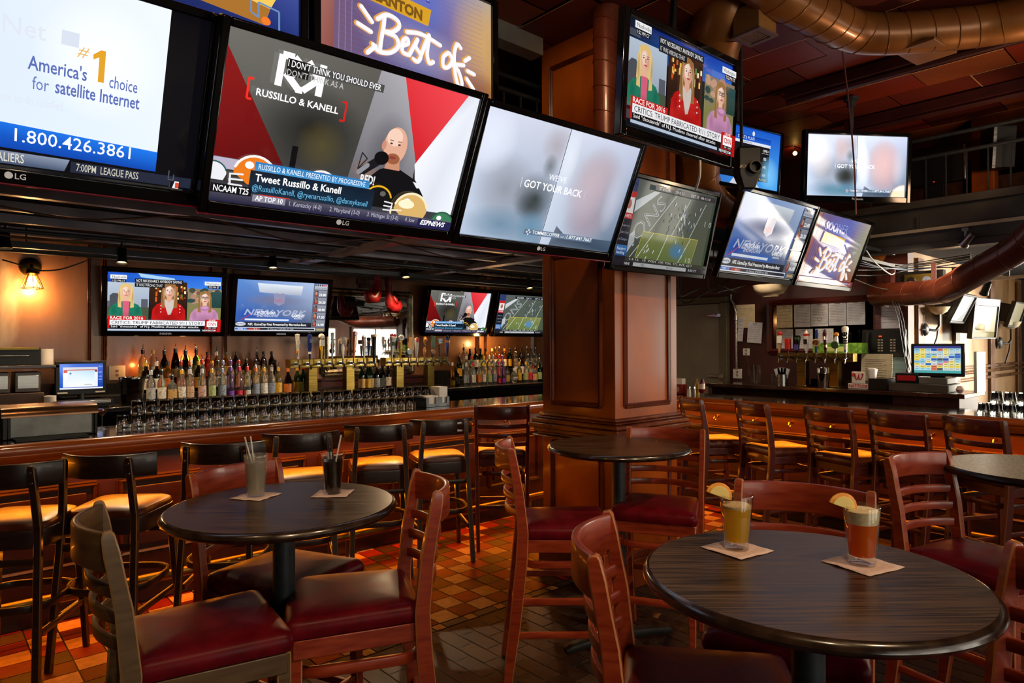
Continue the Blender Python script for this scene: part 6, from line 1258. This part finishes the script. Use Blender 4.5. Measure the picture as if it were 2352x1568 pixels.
cyl_thing('baseball', 'small red and white ball on the counter corner by the right till', 'ball', (7.12, 1.82, CZB), [(0,0),(.02,.006),(.035,.035),(.02,.064),(0,.07)], P('ball_white','#c8a8a0',.4), 'ball')
box_thing('side_panel', 'tall pale grey partition right of the till screen', 'partition', (7.25,1.72,CZB), (7.55,1.745,CZB+.38), plain('pale_partition', '#9a9c96', .4))
# condiments on the right bar
def bottle_c(name, label, cat, loc, prof, mat, cap, band=None):
    t = thing(name, label, cat, loc); MB().lathe(prof, 20).build('body', mat, t); z = prof[-1][1]; r = prof[-2][0]; MB().lathe([(r,z-.001),(r*1.05,z),(r*.9,z+.022),(0,z+.024)], 16).build('cap', cap, t)
    if band: MB().lathe([(band[0],band[1]),(band[0],band[2])], 20).build('label', band[3], t)
    return t
g = 'condiments on the right bar'
a = pz(1612,908,1.06); bottle_c('ketchup_bottle', 'red ketchup bottle standing on its white cap on the right bar', 'bottle', (a.x,a.y,1.060), [(0,.028),(.022,.028),(.034,.045),(.034,.13),(.028,.15),(0,.152)], P('ketchup_red','#5c0e12',.25), P('dark_cap','#3a0c0e'), (.0345,.07,.125,plain('ketchup_label','#c8b8a4',.5)))['group'] = g
a = pz(1601,907,1.06); bottle_c('mustard_bottle', 'yellow mustard bottle squeezed between the ketchup and the shakers', 'bottle', (a.x+.02,a.y+.01,1.060), [(0,0),(.026,0),(.027,.10),(.014,.125),(.008,.15),(0,.15)], P('mustard_yellow','#c8940c',.3), P('mustard_cap','#d8a81c'))['group'] = g
for px, lab in ((1583,'salt shaker with a white body, nearest the column on the right bar'), (1594,'glass pepper shaker beside the mustard bottle')):
    a = pz(px,909,1.06); bottle_c('salt_shaker' if px == 1583 else 'pepper_shaker', lab, 'shaker', (a.x,a.y,1.060), [(0,0),(.021,0),(.022,.02),(.015,.075),(0,.076)], plain('salt','#c8c4bc',.4) if px == 1583 else plain('pepper_glass','#7a7468',.2), CHROME)['group'] = g
a = pz(1566,906,1.06); t = thing('napkin_holder', 'red napkin holder with white napkins half hidden by the column', 'napkin holder', (a.x+.05,a.y+.06,1.060), -PI/2); MB().box((-.06,-.05,0),(.06,.05,.11)).build('holder', P('holder_red','#7a1c10',.4), t, .008); MB().box((-.05,-.035,.1),(.05,.035,.17)).build('napkins', WHITE, t)
MB().lathe([(0,0),(.03,0),(.03,.002),(0,.002)], 20, X=Matrix.Translation((0,-.05,.055)) @ Matrix.Rotation(PI/2,4,'X')).build('emblem', P('emblem_pale','#b88a74'), t)
for k, px in enumerate((1769,1797,1812)): cyl_thing('metal_tumbler', 'upturned shiny steel cup under the right back bar, %s from the door' % ORD[k], 'cup', (7.2, at_r(px,7.2), .84), [(0,.14),(.03,.14),(.042,0),(.04,0),(.028,.13),(0,.13)], CHROME, 'cup')['group'] = 'steel cups under the right back bar'
t = thing('floor_debris', 'crumpled brown leaf scrap on the floor under the beer table', 'litter', pz(1510,1420,0)); m = MB(); m.add([(0,0,.002),(.05,.01,.012),(.06,.04,.004),(.03,.05,.014),(-.01,.03,.006)], [(0,1,2,3,4)]); m.build('scrap', plain('dry_leaf','#7a4a20',.7), t).modifiers.new('s','SOLIDIFY').thickness = .003
# ------------------------------------------------------------------ overhead: ducts, pipes, lamps, railings, cables
def smooth_path(q, n=6):
    q = [Vector(p) for p in q]; o = []
    for i in range(len(q)-1):
        a = q[max(0,i-1)]; b = q[i]; c = q[i+1]; d = q[min(len(q)-1,i+2)]
        for k in range(n):
            t = k/n; o.append(.5*((2*b)+(-a+c)*t+(2*a-5*b+4*c-d)*t*t+(-a+3*b-3*c+d)*t**3))
    return o+[q[-1]]
def duct(label, pts, r, mat, seam=.14, straps=()):
    t = thing('air_duct', label, 'duct'); path = smooth_path(pts, 8); m = MB(); m.tube(path, r, 28); L = 0
    for i in range(1, len(path)):
        L += (path[i]-path[i-1]).length
        if L >= seam:
            L = 0; tg = (path[i]-path[i-1]).normalized(); S = tg.orthogonal().normalized(); W = tg.cross(S)
            m.tube([path[i]+(S*math.cos(a)+W*math.sin(a))*(r+.001)+tg*.03*math.sin(a) for a in np.linspace(0, 2*PI, 25)[:-1]], .0035, 5, closed=True)
    m.build('pipe', mat, t); return t
duct('big copper-painted duct curving along the ceiling at upper right', [pd(1700,-70,3.9),pd(1800,-5,4.0),pd(1885,38,4.15),pd(1960,72,4.3),pd(2040,78,4.3),pd(2150,70,4.25),pd(2250,60,4.2),pd(2350,42,4.1),pd(2460,20,4.0),pd(2700,-30,3.8),pd(3000,-100,3.6)], .128, DUCT, .12)
duct('copper-painted duct dropping behind the hanging news television', [pd(1700,-90,4.2),pd(1668,20,4.25),pd(1636,110,4.4),pd(1618,220,4.7),pd(1604,330,5.0),pd(1600,410,5.2),pd(1632,475,5.4),pd(1700,520,5.6)], .175, DUCT, .2)
duct('slim spiral duct running up the face of the wooden column', [(3.255,2.725,2.78),(3.255,2.725,3.0),(3.255,2.725,3.4),(3.255,2.725,3.71)], .085, DUCTR, .11)
duct('red-brown duct bending down from the upper right to above the letters', [pd(2640,120,4.3),pd(2560,320,4.6),pd(2440,465,4.9),pd(2352,560,5.3),pd(2260,615,5.7),pd(2195,652,6.0),pd(2160,668,6.2),pd(2110,673,6.5),pd(2012,677,7.0)], .118, DUCTR, .22)
duct('short copper duct stub behind the rightmost tilted television', [pd(1930,570,7.0),pd(1985,560,6.95),pd(2035,574,6.9)], .15, DUCT, .15)
t = thing('air_vent_box', 'square tan vent box with a dark grille hanging at the upper right', 'vent', pd(1733,64,4.1), -.1); t.scale = (.82,.82,.82)
MB().box((-.11,-.11,-.06),(.11,.11,.14)).build('box', noisy('tan_duct_paint', '#8a5c2c', '#a0703a', (5,5,5), .45), t, .004); m = MB()
for (a, b, c, d) in ((-.12,.12,-.12,-.085),(-.12,.12,.085,.12),(-.12,-.085,-.085,.085),(.085,.12,-.085,.085)): m.box((a,c,-.075),(b,d,-.06))
for k in range(9): m.box((-.085,-.078+k*.019,-.07),(.085,-.072+k*.019,-.062))
m.build('grille', noisy('vent_mauve', '#6a4a40', '#7a5a4c', (5,5,5), .5), t); MB().box((-.05,-.05,.14),(.05,.05,.34)).build('neck', DARKRED, t)
t = thing('ceiling_hatch', 'flat tan register under the big ceiling duct', 'vent', pd(2125,118,4.3), -.1); MB().box((-.17,-.12,-.01),(.17,.12,.012)).build('plate', noisy('tan_plate', '#7a4a24', '#8a5a30', (5,5,5), .45), t, .003); MB().box((-.1,-.05,.0),(.1,.05,.06)).build('collar', DARKRED, t)
# wall air conditioner seen past the column
a = pd(1196,70,4.6); t = thing('air_conditioner', 'grey air conditioner hanging left of the wooden column near the ceiling', 'air conditioner', a); MB().sweep([(-.30,0,0),(.12,0,0)], [(.10,-.17),(.10,.13),(-.08,.15),(-.11,.10),(-.10,-.02),(-.02,-.17)]).build('case', noisy('ac_grey', '#8a867c', '#9c988e', (4,4,4), .4), t, .004); m = MB()
for k in range(5): m.box((-.26,-.118,.04+k*.018),(.06,-.10,.046+k*.018))
m.build('louvre', PLASTK, t)
# railings at the edges of the upper floor
def railing(label, p0, p1, z0, z1, n, mid=None, thick=.011):
    t = thing('railing', label, 'railing'); P0, P1 = Vector((*p0, 0)), Vector((*p1, 0)); m = MB()
    for z in [z1]+([mid] if mid else []): m.tube([P0+Vector((0,0,z)), P1+Vector((0,0,z))], .018, 8)
    m.build('handrail', METALB, t)
    for k in range(n):
        q = P0.lerp(P1, (k+.5)/n); m = MB(); m.box((q.x-thick/2,q.y-thick/2,z0),(q.x+thick/2,q.y+thick/2,mid or z1)); m.build('baluster', METALB, t)
    return t
railing('black railing on the right upper floor with plain balusters', (FU+.03,2.6), (FU+.03,.2), ZS1+.03, 3.49, 15, 3.32)
railing('black railing of the front upper floor edge behind the hanging televisions', (1.4,3.53), (6.9,3.53), ZS1, 3.50, 34, 3.40)
t = thing('string_lights', 'strand of unlit string lights along the upper railing by the column', 'string lights'); rr = random.Random(5); m = MB(); m.tube([(2.45+.06*k, 3.55+.012*rr.random(), ZS1+.08+.10*rr.random()) for k in range(15)], .003, 5); m.build('wire', plain('tan_wire', '#8a7a5c', .6), t)
# boxes and things on the right upper floor
t = box_thing('dark_monitor', 'dark flat television lying against the post above the right railing', 'television', (7.15,1.78,3.10), (7.21,2.28,3.42), PLASTK, [('edge_strip', (7.14,1.77,3.10), (7.15,1.785,3.42), STEEL), ('power_light', (7.145,2.02,3.115), (7.15,2.03,3.122), plain('red_led', '#ff2010', .4, emit='#ff2010', es=3)), ('stand', (7.16,1.95,ZS1+.001), (7.20,2.12,3.10), PLASTK)]) 
t = thing('loudspeaker', 'dark loudspeaker with a silver edge tilted above the right railing', 'speaker', (7.2, 1.55, 3.15), -.9); t.rotation_euler.x = .12; MB().box((-.09,-.12,0),(.09,.12,.36)).build('cabinet', PLASTK, t, .006); MB().box((-.095,-.125,.0),(-.07,-.115,.36)).build('edge_strip', STEEL, t)
struct(MB().box((7.45,1.62,ZS1),(7.60,1.80,ZC)), 'post', COLW, .004)
struct(MB().box((7.62,1.0,ZS1),(7.66,2.9,3.18)), 'wall_upper_floor', noisy('dark_plank', '#2c1410', '#4a2416', (2,20,20), .5))
# track-light rails, pipes
def rail(label, a, b, w_=.035, h_=.03, mat=None):
    t = thing('lighting_track', label, 'lighting track'); MB().sweep([a, b], rect(w_, h_)).build('rail', mat or noisy('cream_track', '#b0a48c', '#c4b89c', (4,4,4), .4), t, .002)
    n = 3
    for k in range(n): q = Vector(a).lerp(Vector(b), (k+.5)/n); MB().tube([q, q+Vector((0,0,.14))], .006, 6).build('hanger', METALB, t)
    return t
rail('cream lighting track below the right upper floor edge', (FU-.06,2.60,2.63), (FU-.06,-.6,2.66)); rail('pale lighting track at far right above the sunlit wall', pu(2230,645,8.2), pu(2420,628,7.6))
rail('long black pipe rail carrying the spot lamps over the left bar', (-.6,6.4,2.395), (7.0,6.4,2.395), .05, .05, METALB)
t = thing('ceiling_pipe', 'thin black pipe wrapped with dead string lights over the left bar', 'pipe'); MB().tube([(-.6,5.9,2.43),(7.2,5.9,2.43)], .016, 10).build('pipe', METALB, t); m = MB(); rr = random.Random(6)
for k in range(46): x = 1.2+k*.12; m.tube([(x,5.9,2.45),(x+.03,5.87,2.41-.03*rr.random()),(x+.06,5.9,2.45)], .003, 5)
m.build('string_lights', plain('dark_green_wire', '#1c2c1c', .6), t)
t = thing('ceiling_pipe', 'lower black sprinkler pipe running along the back wall over the left bar', 'pipe'); MB().tube([(-.6,6.75,2.40),(7.2,6.75,2.40)], .03, 12).build('pipe', METALB, t)
LAMP = plain('lit_lamp_face', '#fff0d0', .3, emit='#ffd890', es=9)
def spotlamp(label, px, py, v, tgt, power, mat=None, u=None, group='spot lamps over the left bar', up=.10):
    a = pu(px, py, u) if u else pv(px, py, v); t = thing('spot_lamp', label, 'spot lamp', a, 0, group)
    d = (Vector(tgt)-a).normalized(); R_ = d.to_track_quat('-Z', 'Y').to_matrix().to_4x4(); mt_ = mat or plain('lamp_black', '#141414', .3)
    MB().lathe([(0,.10),(.030,.10),(.034,.08),(.036,.0),(.042,-.02),(.044,-.035),(.040,-.035),(.036,-.01),(0,-.008)], 20, X=R_).build('housing', mt_, t)
    MB().lathe([(0,-.018),(.037,-.018)], 20, X=R_).build('lens', LAMP, t)
    MB().tube([(0,0,.05),(0,.0,.05+up*.5),(0,0,.05+up)], .010, 8).cbox((0,0,.05+up),(.035,.05,.03)).build('arm', mt_, t)
    s_ = spot('lamp_beam', d*.045, (0,0,0), power, WARM, 160 if 'gloves' in label else 118, .6, .02, t); s_.rotation_euler = d.to_track_quat('-Z', 'Y').to_euler(); return t
SPW = 70
spotlamp('black spot lamp lit over the till monitor, second from the left', 280, 595, 6.35, (1.2,6.0,.9), SPW); spotlamp('black spot lamp lit between the two left wall televisions', 627, 608, 6.35, (2.5,6.0,.9), SPW)
spotlamp('steel spot lamp lit right of the boxing gloves', 932, 630, 6.35, (4.05,6.0,.9), SPW, STEEL); spotlamp('steel spot lamp lit beside the wooden column', 1216, 656, 6.35, (5.95,6.0,.9), SPW, STEEL); spotlamp('black spot lamp at the far left edge over the wall', 12, 560, 6.35, (.6,6.2,.9), 16)
spotlamp('steel spot lamp glowing under the right upper floor', 2218, 556, 0, (7.6,2.9,1.3), 90, STEEL, FU-.06, 'spot lamps at right', .06); spotlamp('black spot lamp on the far right track', 2262, 668, 0, (8.6,2.3,1.2), 1, None, 8.0, 'spot lamps at right', .03)
a = pd(1826,352,7.2); t = thing('ceiling_bulb', 'small bare bulb glowing deep behind the pole-hung televisions', 'bulb', a); MB().ball((0,0,0), .022).build('bulb', BULB, t); MB().tube([(0,0,.015),(0,0,.2)], .008, 6).build('stem', METALB, t)
t = thing('mounting_rail', 'black rail carrying the row of tilted televisions', 'rail'); MB().box((-.6,2.70,2.38),(6.7,2.75,2.48)).build('rail', METALB, t)
for x in (-.3,1.0,2.1,3.2,4.4,5.6,6.5): MB().tube([(x,2.725,2.48),(x,2.725,2.60),(x,3.47,2.62)] if x != 3.2 else [(x,2.725,2.48),(x,2.725,2.60),(x,3.47,2.62)], .018, 8).build('arm', METALB, t)
# bowl lights
def bowl(label, loc, r, h, drop, group=None):
    t = thing('bowl_light', label, 'ceiling light', loc, 0, group); mt_ = noisy('alabaster_glass', '#a89a80', '#c0b294', (6,6,6), .4)
    MB().lathe([(0,-h),(r*.45,-h),(r*.47,-h*.82),(r*.75,-h*.7),(r*.93,-h*.35),(r,0),(r*.95,0),(r*.7,-h*.6),(0,-h*.75)], 32).build('bowl', mt_, t); MB().tube([(0,0,-h*.7),(0,0,drop)], .010, 8).build('stem', METALB, t); return t
bowl('cream glass bowl light hanging under the tilted televisions', pd(1769,655,7.35), .185, .128, .42)
def sconce(label, px, py, u, v, scale=1):
    a = pv(px, py, v); t = thing('wall_sconce', label, 'wall lamp', a, 0, 'iron sconces on the sunlit wall'); iron = plain('black_iron', '#0d0c0b', .4)
    m = MB(); m.lathe([(0,0),(.07*scale,0),(.06*scale,.02),(.03*scale,.035),(0,.04)], 20, X=Matrix.Translation((-.12*scale,.10,-.16*scale)) @ Matrix.Rotation(PI/2,4,'X')); m.tube([(-.12*scale,.07,-.16*scale),(-.04*scale,.02,-.17*scale),(0,0,-.12*scale),(0,0,0)], .014, 8); m.tube([(-.24*scale,.09,-.16*scale),(-.12*scale,.08,-.16*scale),(0,.05,-.16*scale)], [.004,.018,.004], 8); m.tube([(0,0,-.08*scale),(-.01,.02,-.25*scale),(-.08*scale,.05,-.40*scale)], .010, 8); m.build('bracket', iron, t)
    MB().lathe([(0,0),(.03,.0),(.075,.03),(.10,.075),(.104,.08),(.095,.08),(.06,.035),(0,.02)], 28, X=Matrix.Scale(scale,4)).build('bowl', plain('cream_bowl', '#c8bca0', .4), t); return t
sconce('black iron sconce with a cream bowl on the sunlit wall above the till', 2157, 722, 0, 2.26, 1.0); sconce('black iron sconce farther along the sunlit wall', 2322, 755, 0, 2.28, 1.2)
# hanging wires, poles, cables
def wire(name, label, cat, pts, r, mat, sm=True): t = thing(name, label, cat); MB().tube(smooth_path(pts, 5) if sm else pts, r, 6).build('strand', mat, t); return t
MAU = plain('mauve_wire', '#6a3c34', .5); GRYW = plain('grey_cable', '#454340', .5); BLKW = plain('black_cable', '#161618', .4); BLUW = plain('blue_cable', '#2c4a7a', .4)
wire('hanging_cable', 'thin mauve wire hanging from the big duct in front of the television', 'cable', [pd(1935,118,4.25),pd(1950,240,4.25),pd(1962,380,4.25),pd(1966,492,4.25)], .005, MAU)
for (c, lab) in ((Vector((5.95,2.30,0)), 'black ceiling pole holding the pale advert television'), (Vector((4.93,2.78,0)), 'black ceiling pole holding the baseball statistics television')):
    t = thing('ceiling_pole', lab, 'pole', (c.x, c.y, 3.33)); MB().tube([(0,0,0),(0,0,ZC-3.33-.1)], .02, 12).build('pole', METALB, t); MB().lathe([(.02,0),(.034,.01),(.034,.05),(.06,.06),(.06,.08),(0,.08)], 16, o=(0,0,ZC-3.33-.11)).build('flange', METALB, t)
wire('hanging_cable', 'white cable dangling under the hanging news television', 'cable', [pd(1608,368,3.75),pd(1607,405,3.8),pd(1598,436,3.95)], .007, WHITEP)
rr = random.Random(8)
for k, (y0, y1, m_, lab) in enumerate([(585,602,GRYW,'grey'),(592,606,BLKW,'upper black'),(600,612,BLUW,'blue'),(607,596,BLKW,'middle black'),(620,600,GRYW,'sagging grey'),(632,610,BLKW,'lower black'),(640,655,GRYW,'lowest grey')]):
    wire('cable', lab+' cable in the tangle behind the rightmost tilted television', 'cable', [pd(1960,y0,6.4),pd(2030,(y0+y1)/2+8+rr.random()*8,6.7),pd(2110,y1+6,6.9),pu(2230,y1-12 if k < 5 else y1+4,7.66)], .005 if k else .007, m_)
wire('cable', 'white cable bent over the steel bracket by the rightmost tilted television', 'cable', [pd(1990,575,6.1),pd(2004,596,6.2),pd(2024,615,6.3),pd(2046,630,6.4),pd(2056,626,6.4)], .006, WHITEP)
for k, (x0, y0, x1, y1) in enumerate([(1560,672,1622,655),(1628,664,1712,656),(1640,640,1700,672),(1565,690,1680,640)]):
    wire('cable', '%s thin grey cable strung under the slab right of the column' % ORD[k], 'cable', [Vector((pd(x0,y0,6.35).x, pd(x0,y0,6.35).y, ZS0)), pd(x0,y0,6.35),pd((x0+x1)/2,(y0+y1)/2+6,6.3),pu(x1,y1,7.66)], .006, GRYW if k < 2 else BLKW)
for k, y in enumerate((575, 603)): 
    t = thing('steel_bracket', '%s perforated steel bracket beside the rightmost tilted television' % ('upper' if k == 0 else 'lower'), 'bracket'); MB().sweep([pd(1975,y-10,6.3),pd(2050,y+8,6.5)], rect(.05,.03)).build('bar', METALB, t)
a = pu(2112, 628, 7.5); t = thing('emergency_light', 'brass twin-headed emergency light on the dark beam above the letters', 'emergency light', (7.5, a.y, a.z-.06), -PI/2); MB().box((-.14,-.0,-.05),(.14,.05,.06)).build('plate', BRASS, t, .004); m = MB()
for x in (-.07, .07): m.lathe([(0,0),(.038,0),(.04,.02),(.03,.05),(0,.06)], 16, X=Matrix.Translation((x,-.03,-.01)) @ Matrix.Rotation(-PI/2,4,'X'))
m.build('lamp_head', CHROME, t); MB().box((-.19,.05,-.13),(.19,.14,.09)).build('casing', BLACK, t)
for px, lab in ((2051,'left'), (2145,'right')):
    a = pu(px, 632, 7.45); t = thing('duct_strap', 'reddish strap holding the lower duct, %s of the emergency light' % lab, 'strap', a); MB().box((-.01,-.02,-.2),(.01,.02,.12)).build('strap', plain('maroon_strap', '#5a2c2c', .5), t)
for px in (2062, 2068, 2074):
    wire('cable', '%s cable hanging beside the white letter to the telephone' % {2062:'pale',2068:'black',2074:'grey'}[px], 'cable', [pu(px-14,688,7.3),pu(px,730,7.3),pu(px+12,800,7.28),pu(px+22,850,7.25),pu(px+40,884,7.2)], .0032, {2062:GRYW,2068:BLKW,2074:GRYW}[px])
# cables above the left bar, plaster vent, hanging rag
a = pv(985, 556, 5.0); t = thing('ceiling_register', 'beige ceiling vent cover under the upper floor above the left bar', 'vent', (a.x, 5.0, 2.535)); m = MB(); m.sweep([(-.32,-.22,0),(.32,-.22,0),(.32,.22,0),(-.32,.22,0)], [(-.03,0),(-.03,.02),(.03,.03),(.03,0)], closed=True); m.box((-.29,-.19,.0),(.29,.19,.02)); m.build('cover', noisy('beige_vent', '#8a7a60', '#a08e70', (6,6,6), .5), t)
for k, (v, z, s_) in enumerate([(3.35,2.46,.05),(4.66,2.45,.09),(5.98,2.47,.08)]):
    wire('cable', 'loose brown cable sagging between joists over the left bar, %s row from the front' % ORD[k], 'cable', [(.0+.7*i, v+.02*math.sin(i*2), z-s_*(i % 2)) for i in range(7)], .006, plain('brown_cable', '#5a3a24', .5))
wire('cable', 'green cord sagging in front of the wall sconce', 'cable', [pv(5,596,6.6),pv(60,612,6.6),pv(90,621,6.6),pv(140,618,6.6),pv(200,598,6.6)], .006, plain('green_cord', '#1c2a20', .5))
t = thing('hanging_speaker', 'black speaker box with a round port between the news and baseball televisions', 'speaker', pd(1716,385,4.5), -.75); t.scale = (.8,.8,.8); MB().sweep([(0,0,-.19),(0,0,-.06),(0,0,.16)], [rect(.10,.10),rect(.19,.15),rect(.20,.16)], up=(0,1,0)).build('cabinet', PLASTK, t, .015); MB().tube([(-.03,.05,.10),(-.03,.05,(3.71-t.location.z)/.8)], .014, 8).build('hanger', METALB, t); MB().lathe([(.04,0),(.052,0),(.052,.05),(.04,.05),(.03,.0)], 20, X=Matrix.Translation((.03,-.08,-.02)) @ Matrix.Rotation(PI/2,4,'X')).build('port', PLASTK, t)  # loudspeaker cabinet with a round port, hung from the ceiling
vs, fs = text_mesh('BOSE', .03, .3); m = MB(); m.add([(-.09+vx*.035, -.0815, -.02+vy*.035) for vx, vy in vs], fs); m.build('brand_mark', plain('pale_mark', '#b0a488', .4), t)
